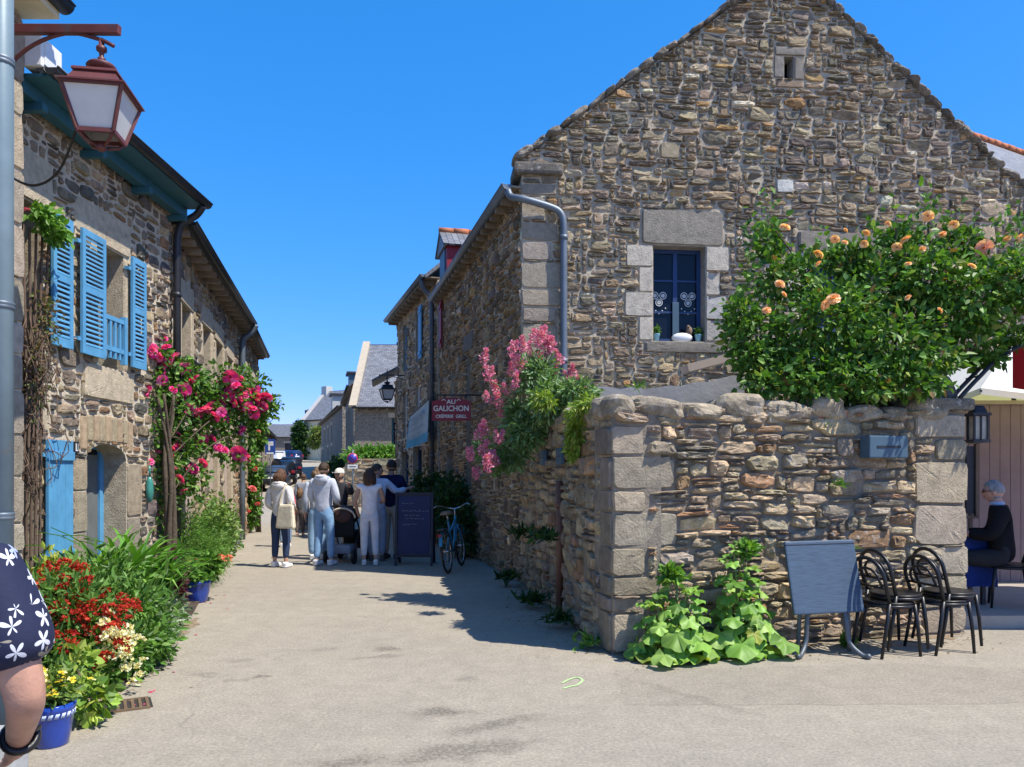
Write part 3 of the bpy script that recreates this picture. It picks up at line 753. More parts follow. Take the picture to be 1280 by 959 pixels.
stone_wall('street_face', lw, SD, UD, rect(0, 0, DL, 2.2), [rect(DL - 2.02, 0, DL - 1.78, 1.55)], .45, PAL_WALL, (.055, .034), (2, 8), (2, 6), dr, 22, MORTAR_D, STONE2, (.015, .06), .008, .10)
mb = MB()                               # coping: irregular capping stones
def cap(fc, L, seed, z=2.2):
    r = random.Random(seed); t = -.04
    while t < L:
        l = r.uniform(.16, .5); h = r.uniform(.03, .13); g = r.uniform(.8, 1.15)
        for w_, dep in ((-.10, .34), (-.34, .30)): mb.rock(fc.pt(t + l / 2, z + h / 2 - .07 + r.uniform(-.02, .02), w_), (l + .01, dep, h + .12), r.randrange(10 ** 6), (.36 * g, .31 * g, .23 * g), fc.m @ Matrix.Rotation(r.uniform(-.14, .14), 3, 'Y') @ Matrix.Rotation(r.uniform(-.1, .1), 3, 'X'))
        t += l
cap(fl, LL - .6, 3); cap(fd, DL - .3, 4); mb.build('coping', STONE2, lw)
mb = MB(); fl.box(mb, LL - .62, 2.21, LL + .08, 2.33, -.5, .06, 0, (.24, .22, .18), bev=.03); mb.box(fl.pt(LL - .28, 2.45, -.22), (.52, .46, .26), 0, (.16, .155, .15), rot=fl.m, bev=.08, taper=(.72, .72)); mb.build('pillar_cap', STONE2, lw)
mb = MB(); fl.box(mb, LL - .45, 0, LL - .002, 2.2, -.62, -.452, 0); mb.build('return_stones', MORTAR_W, lw)

# box lamp on the wall, small plates on the street face
o = thing('box_lamp', 'flat blue grey box lamp fixed to the sunlit garden wall', 'wall lamp', P(1105, 560, 7.3))
mb = MB(); u = 2.68; fl.box(mb, u - .21, 1.73, u + .21, 1.94, .06, .20, bev=.012); mb.build('housing', BLUEGREY, o)
mb = MB(); fl.box(mb, u - .13, 1.825, u + .13, 1.845, .20, .205); mb.build('light_slit', DARKMET, o)
for i, (px, lab) in enumerate(((677, 'small dark blue metal plate on the shaded garden wall, farther of two'), (706, 'small dark blue metal plate on the shaded garden wall beside the hanging greenery'))):
    y = 9.15 if i == 0 else 8.3; uu = (Vector((.88 - .172 * (y - 6.67), y, 0)) - SD).dot(UD)
    o = thing('wall_plate', lab, 'wall plate', fd.pt(uu, 1.75), group='blue plates on the shaded wall')
    mb = MB(); fd.box(mb, uu - .10, 1.68, uu + .10, 1.86, .05, .10, bev=.01); mb.build('cover', BLUEGREY, o)
    mb = MB(); [mb.ball(fd.pt(uu + a, 1.77, .10), .01, 6) for a in (-.08, .08)]; mb.build('screws', DARKMET, o)
mb = MB(); uu = DL - 1.9; mb.tube([fd.pt(uu, 0.02, .02), fd.pt(uu, 1.5, .02)], .04, 10); mb.tube([fd.pt(uu, 1.2, .02), fd.pt(uu, 1.26, .02)], .05, 10)
tag(mb.build('drain_pipe', paint('rusty_pipe', (.16, .075, .045)), loc=fd.pt(uu, 0)), 'rusty brown drain pipe running down the shaded garden wall', 'pipe')
# ------------------------------------------------------------------ left: house with blue shutters
X1 = -4.64; Y0, Y1 = 6.9, 10.35
h1 = thing('shuttered_house', 'warm stone house with sky blue shutters and teal eaves', 'house', (X1, Y0, 0))
f1 = Fac((X1, 0, 0), (0, 1, 0))        # u is the world Y of the facade
BE = (.49, .41, .29)
wa = rect(7.12, 2.87, 7.50, 4.2); wb = rect(8.50, 2.80, 9.08, 4.17); wc = arch(8.28, .15, 9.14, 1.92, .18); wd = rect(7.1, .1, 7.45, 1.9)
dr = [(8.05, 4.18, 9.22, 4.55, BE, .02), (9.085, 2.8, 9.22, 4.17, BE, .02), (8.36, 2.8, 8.495, 4.17, BE, .018), (8.2, 2.42, 9.3, 2.79, BE, .035), (6.98, 4.21, 7.66, 4.7, BE, .02),
      (8.0, .1, 8.275, .5, (.33, .28, .21), .02), (7.98, .5, 8.275, .95, (.30, .26, .2), .02), (8.0, .95, 8.275, 1.4, (.33, .28, .2), .02), (8.0, 1.4, 8.275, 1.75, (.36, .29, .2), .02),
      (9.145, .1, 9.5, .55, (.33, .28, .21), .02), (9.145, .56, 9.45, 1.05, (.30, .26, .2), .02), (9.145, 1.06, 9.5, 1.7, (.34, .28, .2), .02), (6.95, 2.0, 7.6, 2.4, BE, .02), (7.505, .1, 7.66, 1.9, BE, .015)]
for i in range(9):                      # arch voussoirs, soldier course
    u = 8.16 + i * .125; dr.append((u, 1.93 - (.10 if i in (0, 8) else 0), u + .117, 2.22 + .03 * math.sin(i / 8 * math.pi), (.42 * (1 - .1 * (i % 2)), .31, .20), .02))
facade = stone_wall('facade', h1, (X1, 0, 0), (0, 1, 0), rect(Y0, 0, Y1, 5.2), [wa, wb, wc, wd], .5, PAL_WARM, (.045, .034), (2, 7), (2, 5), dr, 31, MORTAR_W, STONE, (.012, .04), .016, .09, hcol=(.40, .335, .24))
window(f1, h1, 8.50, 2.80, 9.08, 4.17, .31, BLUE, 'window', (1, 2)); window(f1, h1, 7.12, 2.87, 7.50, 4.2, .28, BLUE, 'window', (0, 2)); window(f1, h1, 7.1, .1, 7.45, 1.9, .25, BLUE, 'door', (0, 1))
wn = window(f1, h1, 8.28, .15, 9.14, 1.95, .27, BLUE, 'window', (1, 0), .085)
mb = MB(); f1.box(mb, 8.36, .62, 9.06, 1.8, -.298, -.296); mb.build('net_curtain', M('net_curtain', (.13, .14, .135), .9, var=.2, bump=.1), wn)
mb = MB(); f1.box(mb, 8.31, .20, 9.11, .58, -.27, -.245, bev=.01); mb.build('lower_panel', BLUE, wn)
shutter(f1, h1, 7.56, 2.87, 7.90, 4.2, BLUE, True, .05); shutter(f1, h1, 8.04, 2.86, 8.50, 4.19, BLUE, True, .07); shutter(f1, h1, 9.12, 2.86, 9.46, 4.19, BLUE, True, .06)
shutter(f1, h1, 7.46, .62, 7.88, 1.92, BLUE, False, .06)
mb = MB()                               # little balcony rail in the upper window
for v in (2.98, 3.33): f1.box(mb, 8.50, v, 9.0, v + .05, .04, .08)
for i in range(5): u = 8.53 + i * .105; f1.box(mb, u, 2.9, u + .035, 3.36, .045, .075)
f1.box(mb, 8.94, 2.86, 9.0, 3.42, .03, .09); mb.build('window_rail', BLUE, h1)
# teal eaves, gutter, roof
mb = MB(); f1.box(mb, Y0, 5.06, Y1 + .05, 5.19, .06, .20, bev=.01); f1.box(mb, Y0, 5.19, Y1 + .05, 5.22, .0, .44)
for u in (7.1, 8.15, 9.2, 10.2): f1.box(mb, u, 4.98, u + .08, 5.06, .0, .26, bev=.01)
mb.build('eave_board', TEAL, h1)
gutter(f1, h1, Y0 - .02, Y1 + .08, 5.27, .46, .07, DARKMET)
mb = MB(); mb.slab((X1 + .44, Y0, 5.25), (X1 + .44, Y1 + .08, 5.25), (X1 - 3.4, Y1 + .08, 8.4), (X1 - 3.4, Y0, 8.4), .07); mb.slab((X1 - 3.4, Y0, 8.4), (X1 - 3.4, Y1 + .08, 8.4), (X1 - 7.2, Y1 + .08, 5.25), (X1 - 7.2, Y0, 5.25), .07); mb.build('roof', SLATE, h1)
for nm, y, U in (('end_wall', Y1, (-1, 0, 0)), ('party_wall', Y0, (1, 0, 0))):
    x = X1 - .51 if U[0] < 0 else X1 - 6.8
    plain_wall(nm, h1, (x, y - (.004 if U[0] < 0 else -.004), 0), U, [(0, 0), (6.29, 0), (6.29, 5.1), (3.2, 8.0), (0, 5.1)], T=.3)
mb = MB(); f1.box(mb, 7.98, 1.80, 8.07, 1.92, .03, .045, 0); f1.box(mb, 8.003, 1.82, 8.047, 1.90, .045, .049, 1); f1.box(mb, 8.018, 1.835, 8.032, 1.90, .049, .053, 0); tag(mb.build('number_plate', [DARKMET, WHITE]), 'small dark house number plate beside the arched blue window', 'number plate')
mb = MB(); u0 = 10.2
pts = [f1.pt(10.28, 5.2, .46), f1.pt(10.30, 5.08, .36), f1.pt(10.3, 4.95, .16), f1.pt(10.3, 4.75, .10), f1.pt(10.3, .05, .10)]
pipe(h1, smooth_path(pts[:4], 4) + pts[4:], .05, DARKMET, clamps=[f1.pt(10.3, 4.0, .1), f1.pt(10.3, 2.2, .1)])

# near house at the very left edge with its grey downpipe
h0 = thing('corner_house', 'edge of a stone house with large pale corner stones at the far left', 'house', (-4.42, 6.85, 0))
f0 = Fac((-4.42, 0, 0), (0, 1, 0)); dr = []
v = 0; r = random.Random(5)
while v < 5.5:
    h = r.uniform(.25, .5); g = r.uniform(.85, 1.15); dr.append((6.5 + r.uniform(-.05, .12), v + .002, 6.86, v + h - .002, (.36 * g, .30 * g, .225 * g), .02, 1)); v += h
stone_wall('facade', h0, (-4.42, 0, 0), (0, 1, 0), rect(3.5, 0, 6.85, 5.7), [], .5, PAL_WARM, (.06, .04), (2, 7), (2, 5), dr, 41, MORTAR_W, STONE, (.012, .04), .014, .09)
plain_wall('end_wall', h0, (-4.93, 6.846, 0), (-1, 0, 0), rect(0, 0, 4.5, 5.7), T=.3)
gutter(f0, h0, 3.5, 6.95, 5.86, .34, .085, DARKMET)
mb = MB(); f0.box(mb, 3.5, 5.72, 6.92, 5.80, -.1, .30); mb.build('eave_board', CREAM, h0)
mb = MB(); mb.slab((-4.1, 3.5, 5.85), (-4.1, 6.93, 5.85), (-7, 6.93, 8.3), (-7, 3.5, 8.3), .07); mb.build('roof', SLATE, h0)
x = -2.94; y = 4.42
o = thing('street_post', 'tall grey steel post at the left edge beside the lantern bracket', 'post', (-2.91, 4.3, 0))
mb = MB(); mb.tube([(-2.89, 4.3, 0), (-2.89, 4.3, 7.0)], .062, 16); mb.build('shaft', GREYPIPE, o)
for z in (1.35, 2.54, 3.92):
    mb = MB(); mb.lathe((-2.89, 4.3, z), [(.06, -.022), (.067, -.02), (.067, -.004), (.064, 0), (.067, .004), (.067, .02), (.06, .022)], 18); mb.build('clamp', ZINC, o)
mb = MB(); f0.box(mb, 6.86, 5.27, 7.18, 5.55, .0, .17, bev=.01); f0.box(mb, 6.9, 5.30, 7.1, 5.5, .17, .18); tag(mb.build('junction_box', WHITE), 'white box fixed under the eaves behind the lantern bracket', 'junction box')

# ------------------------------------------------------------------ lantern on a bracket
def lantern(name, c, s, rz, mat, glassm, label, cat='street lantern'):
    """c: point where it hangs; s: overall height"""
    o = thing(name, label, cat, c); c = Vector(c); k = s / .86
    def L(z): return c + Vector((0, 0, -z * k))
    mb = MB(); z0 = .0
    mb.lathe(L(0), [(x * k, -z * k) for x, z in ((.02, 0), (.022, .06), (.04, .07), (.04, .10), (.02, .11), (.016, .15), (.03, .16), (.03, .19), (.02, .2))], 12)
    mb.build('hanger', mat, o)
    mb = MB()
    mb.lathe(L(0), [(x * k, -z * k) for x, z in ((.03, .19), (.10, .215), (.115, .235), (.09, .26), (.055, .275), (.075, .30), (.075, .315))], 20)
    mb.lathe(L(0), [(x * k, -z * k) for x, z in ((.10, .30), (.165, .315), (.17, .335), (.165, .34))], 4, sq=True, sm=False, rz=rz)
    mb.lathe(L(0), [(x * k, -z * k) for x, z in ((.15, .335), (.195, .42), (.255, .445), (.255, .458), (.24, .46))], 4, sq=True, sm=False, rz=rz)
    mb.build('roof_cap', mat, o)
    mb = MB(); t, b = .225, .135; zt, zb = .458, .80
    for i in range(4):
        a = math.pi / 4 + i * math.pi / 2 + rz; a2 = a + math.pi / 2; q = math.sqrt(2)
        p = lambda aa, rr, z: L(z) + Vector((math.cos(aa) * rr * q * k, math.sin(aa) * rr * q * k, 0))
        mb.bar(p(a, t, zt), p(a, b, zb), .026 * k, .026 * k); mb.bar(p(a, t, zt), p(a2, t, zt), .03 * k, .035 * k); mb.bar(p(a, b, zb), p(a2, b, zb), .028 * k, .032 * k)
        mb.tube([p(a, b * .95, zb), p(a, b * .75, zb + .05), p(a, .035, zb + .085)], .012 * k, 6)
    mb.ball(L(.885), .04 * k, 8); mb.build('frame', mat, o)
    for i in range(4):
        a = math.pi / 4 + i * math.pi / 2 + rz; a2 = a + math.pi / 2; q = math.sqrt(2) * .965
        p = lambda aa, rr, z: L(z) + Vector((math.cos(aa) * rr * q * k, math.sin(aa) * rr * q * k, 0))
        mb = MB(); pts = [p(a, t, zt + .01), p(a2, t, zt + .01), p(a2, b, zb - .01), p(a, b, zb - .01)]
        n = (pts[1] - pts[0]).cross(pts[3] - pts[0]).normalized(); mb.prism(pts, n * .006); mb.build('glass_pane', glassm, o)
    return o
LC = P(127, 44, 6.2)
lantern('street_lantern', LC + Vector((0, 0, -.03)), .86, R(9), REDMET, MILK, 'large oxide red four sided street lantern hanging from a wall bracket')
br = thing('lantern_bracket', 'oxide red iron wall bracket with a curved brace holding the large lantern', 'bracket', P(20, 35, 6.35))
mb = MB(); a = Vector((-4.40, 6.32, P(20, 35, 6.3).z)); b = Vector((-3.19, 6.18, LC.z + .03)); mb.bar(a, b, .05, .075, bev=.006); mb.build('arm', REDMET, br)
mb = MB(); pts = smooth_path([(-4.40, 6.34, 4.62), (-4.28, 6.32, 4.86), (-4.0, 6.28, 5.10), (-3.66, 6.24, 5.20), (-3.38, 6.2, LC.z - .03), (-3.24, 6.18, LC.z - .10)], 6); mb.tube(pts, .016, 8); mb.build('curved_brace', REDMET, br)
mb = MB(); mb.box((-4.40, 6.33, 5.0), (.03, .12, .95), bev=.006); mb.build('wall_plate', REDMET, br)
mb = MB(); mb.tube(smooth_path([(-4.38, 6.40, 4.35), (-4.3, 6.45, 4.15), (-4.1, 6.5, 4.05), (-3.85, 6.45, 4.15), (-3.62, 6.32, 4.45), (-3.5, 6.24, 4.62)], 8), .011, 6); mb.build('cable', BLACKPL, br)

# ------------------------------------------------------------------ left: second and third houses
def side(pa, pb):                       # frame with wall u from pa to pb
    return Fac(pa, (Vector(pb) - Vector(pa)))
a, b = Vector((-4.74, 10.42, 0)), Vector((-6.3, 17.5, 0)); f2 = side(a, b); L2 = (b - a).length
h2 = thing('middle_house', 'weathered stone house with dark recessed windows behind the pink climbing rose', 'house', a)
ws = [rect(.95, 2.6, 1.7, 4.15), rect(2.75, 2.6, 3.5, 4.15), rect(4.1, 2.6, 4.9, 4.1), rect(5.6, 2.6, 6.3, 4.0)]
ds = [rect(1.2, .05, 2.3, 2.25), rect(3.4, .05, 4.3, 2.3), rect(5.1, .05, 6.1, 2.3)]
dr = []
for q in ws: dr += [(q[0][0] - .2, q[2][1] + .01, q[2][0] + .2, q[2][1] + .35, BE, .02), (q[0][0] - .25, q[0][1] - .2, q[2][0] + .25, q[0][1] - .01, BE, .05), (q[0][0] - .2, q[0][1], q[0][0] - .005, q[2][1], BE, .02), (q[2][0] + .005, q[0][1], q[2][0] + .2, q[2][1], BE, .02)]
for q in ds: dr += [(q[0][0] - .25, q[2][1] + .01, q[2][0] + .25, q[2][1] + .3, BE, .02), (q[0][0] - .2, .05, q[0][0] - .005, q[2][1], BE, .02), (q[2][0] + .005, .05, q[2][0] + .2, q[2][1], BE, .02)]
stone_wall('facade', h2, a, b - a, rect(0, 0, L2, 4.95), ws + ds, .5, PAL_WARM, (.075, .05), (2, 6), (2, 5), dr, 51, MORTAR_W, STONE, (.012, .04), .016, .09, hcol=(.40, .335, .24))
for q in ws: window(f2, h2, *q[0], *q[2], .3, DARKMET, 'window', (1, 2))
PINKW = paint('pale_pink_wood', (.50, .40, .35))
for q in ds:
    w = window(f2, h2, *q[0], *q[2], .10, PINKW, 'door', (1, 0), .1); mb = MB(); f2.box(mb, q[0][0] + .03, q[0][1], q[2][0] - .03, q[2][1] - .5, -.10, -.085); mb.build('door_panel', PINKW, w)
mb = MB(); q = ws[0]                      # wrought iron balcony guard
for v in (2.66, 3.3): mb.tube([f2.pt(q[0][0] - .05, v, .14), f2.pt(q[2][0] + .05, v, .14)], .014, 6)
for i in range(9): u = q[0][0] + i * .094; mb.tube(smooth_path([f2.pt(u, 2.66, .14), f2.pt(u + .05, 2.85, .16), f2.pt(u - .02, 3.1, .13), f2.pt(u + .02, 3.3, .14)], 4), .009, 5)
for u in (q[0][0] - .05, q[2][0] + .05): mb.tube([f2.pt(u, 3.3, .14), f2.pt(u, 3.3, 0)], .012, 5)
mb.build('balcony_guard', DARKMET, h2)
def eaves(fc, parent, L, z, run=3.4, rise=3.2, over=.40, rm=SLATE, beam=BEAM, gm=DARKMET, u0=0.0):
    mb = MB(); n = int(L / .45)
    for i in range(n): u = u0 + .1 + i * L / n; fc.box(mb, u, z - .02, u + .08, z + .08, -.1, over - .05)
    fc.box(mb, u0, z + .085, u0 + L, z + .11, -.1, over - .03); mb.build('eave_board', beam, parent)
    mb = MB(); e = over; mb.slab(fc.pt(u0 - .05, z + .12, e), fc.pt(u0 + L + .05, z + .12, e), fc.pt(u0 + L + .05, z + .12 + rise, -run), fc.pt(u0 - .05, z + .12 + rise, -run), .08)
    mb.slab(fc.pt(u0 - .05, z + .12 + rise, -run), fc.pt(u0 + L + .05, z + .12 + rise, -run), fc.pt(u0 + L + .05, z + .12, -2 * run - e), fc.pt(u0 - .05, z + .12, -2 * run - e), .08); mb.build('roof', rm, parent)
    gutter(fc, parent, u0 - .06, u0 + L + .06, z + .14, over + .02, .065, gm)
def body(fc, parent, L, z, run=3.4, rise=3.2, mat=FARST, base=0.0):
    # the other three walls
    N = fc.N; Zb = Vector((0, 0, base))
    plain_wall('end_wall', parent, fc.pt(L - .004, base, -.51), -N, [(0, 0), (2 * run - .52, 0), (2 * run - .52, z), (run - .51, z + rise * .95), (0, z)], T=.3, mat=mat)
    plain_wall('party_wall', parent, fc.pt(.004, base, -2 * run + .01), N, [(0, 0), (2 * run - .52, 0), (2 * run - .52, z), (run - .01, z + rise * .95), (0, z)], T=.3, mat=mat)
    plain_wall('rear_wall', parent, fc.pt(L, base, -2 * run), -fc.U, rect(0, 0, L, z), T=.3, mat=mat)
eaves(f2, h2, L2, 4.9, over=.32); body(f2, h2, L2, 4.9)
pts = [f2.pt(L2 - .1, 4.98, .40), f2.pt(L2 - .1, 4.8, .3), f2.pt(L2 - .1, 4.62, .12), f2.pt(L2 - .1, 4.3, .10), f2.pt(L2 - .1, 1.2, .10), f2.pt(L2 - .1, 0.05, .10)]
pipe(h2, smooth_path(pts[:4], 4) + pts[4:], .065, ZINC, clamps=[f2.pt(L2 - .1, 3.6, .1), f2.pt(L2 - .1, 2.0, .1)])
a, b = Vector((-6.33, 17.58, 0)), Vector((-7.62, 22.8, .05)); f3 = side(a, Vector((b.x, b.y, 0))); L3 = (b - a).length
h3 = thing('far_left_house', 'stone house with a low eave past the pale downpipe on the left', 'house', a)
ws = [rect(1.0, 2.7, 1.8, 4.1), rect(3.2, 2.7, 4.0, 4.1)]; ds = [rect(2.0, .1, 3.0, 2.2)]
dr = []
for q in ws + ds: dr += [(q[0][0] - .2, q[2][1] + .01, q[2][0] + .2, q[2][1] + .3, BE, .02)]
stone_wall('facade', h3, a, f3.U, rect(0, 0, L3, 5.0), ws + ds, .5, PAL_WARM, (.09, .06), (2, 6), (2, 5), dr, 61, MORTAR_W, STONE, (.012, .04), .018, .09, hcol=(.40, .335, .24))
for q in ws + ds: window(f3, h3, *q[0], *q[2], .25, DARKMET, 'window', (1, 2))
eaves(f3, h3, L3, 4.95, 3.2, 2.6, .25); body(f3, h3, L3, 4.95, 3.2, 2.6)
mb = MB(); mb.box(f3.pt(.9, 7.55, -3.2), (.6, .5, 1.3), 0, rot=f3.m, bev=.02); mb.build('chimney', FARST, h3)

# ------------------------------------------------------------------ right: second street house with corbels
a, b = Vector((-3.6, 23.9, 0)), Vector((-1.80, 18.38, 0)); f4 = side(a, b); L4 = (b - a).length
h4 = thing('corbelled_house', 'tall narrow stone house with corbelled eaves and blue painted windows on the shaded side', 'house', a)
ws = [rect(3.0, 4.6, 3.75, 6.0), rect(1.0, 4.6, 1.75, 6.0), rect(3.0, 2.6, 3.8, 4.0), rect(1.0, 2.6, 1.8, 4.0), rect(4.6, 2.6, 5.2, 4.0)]; ds = [rect(.7, .05, 1.9, 2.2), rect(2.6, .05, 3.9, 2.3), rect(4.6, .05, 5.4, 2.2)]
mk = [((c[0][0] * 1.0, c[0][1] * .95, c[0][2] * .92), c[1]) for c in PAL_GABLE]
stone_wall('street_wall', h4, a, f4.U, rect(0, 0, L4, 6.25), ws + ds, .5, mk, (.085, .055), (2, 6), (2, 5), [], 71, MORTAR, STONE, (.012, .04), .018, .09)
for i, q in enumerate(ws): window(f4, h4, *q[0], *q[2], .08, (BLUE, BLUE, WHITE, WHITE, NAVY)[i], 'window', (1, 2), .07)
for q in ds: window(f4, h4, *q[0], *q[2], .15, NAVY, 'door', (1, 1), .09)
shutter(f4, h4, 3.8, 4.6, 4.15, 6.0, BLUE, False, .05)
eaves(f4, h4, L4, 6.2, 3.6, 3.4, .35, gm=ZINC); body(f4, h4, L4, 6.2, 3.6, 3.4, FARST_D)
pts = [f4.pt(L4 - .2, 6.28, .36), f4.pt(L4 - .2, 6.05, .3), f4.pt(L4 - .2, 5.85, .12), f4.pt(L4 - .2, 5.5, .10), f4.pt(L4 - .2, .05, .10)]
pipe(h4, smooth_path(pts[:4], 4) + pts[4:], .06, ZINC_D, clamps=[f4.pt(L4 - .2, 4, .1), f4.pt(L4 - .2, 2, .1)])
mb = MB(); bx = f4.pt(-.5, 4.0, -.2)
a5 = Vector((-3.9, 25.6, 0)); f5 = side(a5, Vector((-3.62, 24.0, 0)))
h5 = thing('porch_house', 'narrow recessed stone house with a small slate canopy behind the corbelled house', 'house', a5)
stone_wall('street_wall', h5, a5, f5.U, rect(0, 0, 1.6, 4.6), [rect(.4, .1, 1.2, 2.2), rect(.45, 2.7, 1.1, 3.7)], .4, mk, (.085, .055), (2, 6), (2, 5), [], 72, MORTAR, STONE)
window(f5, h5, .4, .1, 1.2, 2.2, .15, NAVY, 'door', (0, 1)); window(f5, h5, .45, 2.7, 1.1, 3.7, .1, RED, 'window', (1, 1))
mb = MB(); mb.tube(smooth_path([f5.pt(.0, 4.55, .75), f5.pt(.0, 4.75, .6), f5.pt(.0, 4.95, .25), f5.pt(0, 5.0, -.1)], 5), .05, 6); mb.slab(f5.pt(-.1, 4.5, .8), f5.pt(1.6, 4.5, .8), f5.pt(1.6, 5.0, -.1), f5.pt(-.1, 5.0, -.1), .06); mb.build('canopy', SLATE, h5)

# ------------------------------------------------------------------ houses up the street
def far_house(name, label, a, b, base, z, run, rise, mat, rm, wins, wmat=DARKMET, parts=None, over=.3, gm=DARKMET, dmat=DRESS):
    a = Vector((a[0], a[1], base)); b = Vector((b[0], b[1], base)); fc = side(a, b); L = (b - a).length
    o = thing(name, label, 'house', a)
    plain_wall('facade', o, a, fc.U, rect(0, 0, L, z), [rect(*w) for w in wins], .4, mat, dressed=[(w[0] - .15, w[3] + .02, w[2] + .15, w[3] + .25, BE, .03) for w in wins])
    for w in wins: window(fc, o, *w, .15, wmat, 'window', (1, 1), .07)
    eaves(fc, o, L, z - .05, run, rise, over, rm, gm=gm)
    N = fc.N
    for nm, O_, U_ in (('end_wall', fc.pt(L - .004, 0, -.41), -N), ('party_wall', fc.pt(.004, 0, -2 * run + .01), N)):
        plain_wall(nm, o, O_, U_, [(0, 0), (2 * run - .42, 0), (2 * run - .42, z), (run - .2, z + rise * .95), (0, z)], T=.3, mat=mat)
    plain_wall('rear_wall', o, fc.pt(L, 0, -2 * run), -fc.U, rect(0, 0, L, z), T=.3, mat=mat)
    return o, fc, L
g38 = gz(36)
o, fc, L = far_house('slate_roofed_house', 'house with a broad pale slate roof facing down the street and a teal window', (-7.46, 36), (-1.2, 36.0), g38, 4.3, 3.2, 3.55, FARST, SLATE_L, [(1.75, 2.6, 2.75, 3.9), (4.2, 1.0, 5.0, 2.3)], TEAL)
mb = MB(); mb.bar(fc.pt(-.03, 4.42, .3), fc.pt(-.03, 4.42 + 3.6, -3.2), .35, .14); mb.build('verge_stones', paint('verge_render', (.45, .38, .28), .9), o)
mb = MB(); mb.box(fc.pt(5.3, 8.2, -3.2), (.9, .6, 1.6), rot=fc.m); mb.build('chimney', GREYREND, o)
g = gz(50)
o, fc, L = far_house('dormer_house', 'narrow grey house with a dormer beside the broad slate roof', (-11.6, 53), (-8.75, 42), g, 5.6, 2.6, 2.0, FARST_D, SLATE, [(1.0, 3.2, 1.9, 4.9), (3.2, 3.2, 4.1, 4.9), (5.4, 3.2, 6.3, 4.9), (2, .2, 3, 2.3), (5, .2, 6, 2.3)], WHITE)
mb = MB(); fc.box(mb, 5.3, 5.6, 6.6, 6.9, -1.2, .05); mb.build('dormer', BLUEGREY, o); mb = MB(); fc.box(mb, 5.15, 6.9, 6.75, 7.05, -1.5, .2, bev=.03); mb.build('dormer_roof', SLATE, o)
mb = MB(); fc.box(mb, -.2, 6.3, .4, 7.5, -2.5, -1.6); mb.build('chimney', GREYREND, o)
g = gz(66)
o, fc, L = far_house('row_house', 'dark low stone row house with pale door at the bend', (-19.6, 78), (-12.5, 56), g, 5.0, 3.0, 2.3, FARST_D, SLATE, [(2, .2, 3.1, 2.4), (5, 2.8, 6, 4.2), (9, 2.8, 10, 4.2), (8.8, .2, 10, 2.4), (13, 2.8, 14, 4.2), (13, .3, 14, 2.4)], WHITE)
mb = MB(); fc.box(mb, 11.5, 5.4, 13, 6.8, -1.4, -.1); mb.build('dormer', GREYREND, o); mb = MB(); fc.box(mb, 11.3, 6.8, 13.2, 7.0, -1.8, .1, bev=.03); mb.build('dormer_roof', SLATE, o)
g = gz(94)
o, fc, L = far_house('cream_house', 'cream rendered house with slate roof, brick chimney and ivy up the street', (-26.2, 96), (-17.6, 90.5), g - .2, 5.2, 3.6, 4.0, CREAM, SLATE_L, [(4.2, 3.0, 5.1, 4.6), (5.9, 3.0, 6.8, 4.6), (4.6, .2, 5.8, 2.4)])
mb = MB(); mb.box(fc.pt(.2, 8.3, -3.6), (.9, 1.1, 3.2), rot=fc.m, bev=.03); mb.build('chimney', GREYREND, o)
mb = MB(); mb.box(fc.pt(8.0, 9.6, -3.6), (1.9, .9, 1.7), rot=fc.m, bev=.03); mb.build('chimney', paint('red_brick', (.25, .09, .06), .9), o)
mb = MB(); mb.bar(fc.pt(-.03, 5.3, .3), fc.pt(-.03, 9.3, -3.6), .6, .2); mb.bar(fc.pt(-.03, 9.3, -3.6), fc.pt(-.03, 5.3, -7.5), .6, .2); mb.build('verge_stones', GREYREND, o)
far_house('end_house', 'small far stone cottage closing the view at the top of the road', (-38, 112), (-30.8, 112), gz(112) - .6, 3.0, 3.0, 2.1, FARST_D, SLATE, [(1.5, .8, 2.5, 2.2), (4.5, .8, 5.5, 2.2)])
far_house('side_wing_house', 'dark narrow stone wing between the cream house and the far cottage', (-29.0, 108), (-26.6, 99), gz(102) - .4, 6.4, 2.0, 1.0, FARST_D, SLATE, [(3, 3, 4, 4.6)])
g = gz(46)
far_house('slate_cottage', 'low stone cottage with a sloping dark roof behind the parked cars', (-13.5, 40), (-18.2, 58), g - .4, 3.9, 3.2, 2.6, FARST, SLATE, [(3, 1, 4, 2.4), (8, 1, 9, 2.4), (13, 1, 14, 2.4)])
o, fc, L = far_house('roof_house', 'house behind the gable showing only a slate roof edged with red tiles', (10.0, 17.0), (19.0, 21.85), 0, 8.1, 3.2, 3.4, FARST_D, SLATE_L, [(1, 3, 2, 4.4)])
mb = MB()
for i in range(27): mb.tube([fc.pt(-.1 + i * .37, 11.62, -3.2), fc.pt(.26 + i * .37, 11.62, -3.2)], .10 + .01 * (i % 2), 8)
mb.build('ridge_tiles', TERRA, o)
mb = MB(); mb.box(fc.pt(9.2, 11.7, -2.7), (.6, .6, 1.7), rot=fc.m, bev=.02); mb.build('chimney', FARST_D, o)
# walled garden up the street
o = thing('street_garden_wall', 'rounded low stone wall topped with green plants up the street', 'wall', (-7.2, 31.5, 0))
mb_p = [(0, 0), (2.9, 0), (2.9, 2.0), (.3, 2.0), (.0, 1.55)]
stone_wall('face', o, (-7.0, 31.4, gz(31)), (1, -.12, 0), mb_p, [], .4, PAL_WALL, (.10, .07), (2, 6), (2, 4), [], 81, MORTAR, STONE)
stone_wall('return_face', o, Vector((-7.3, 35.0, gz(32))), (.3, -3.5, 0), rect(0, 0, 3.5, 1.6), [], .4, PAL_WALL, (.12, .08), (2, 6), (2, 4), [], 82, MORTAR, STONE)
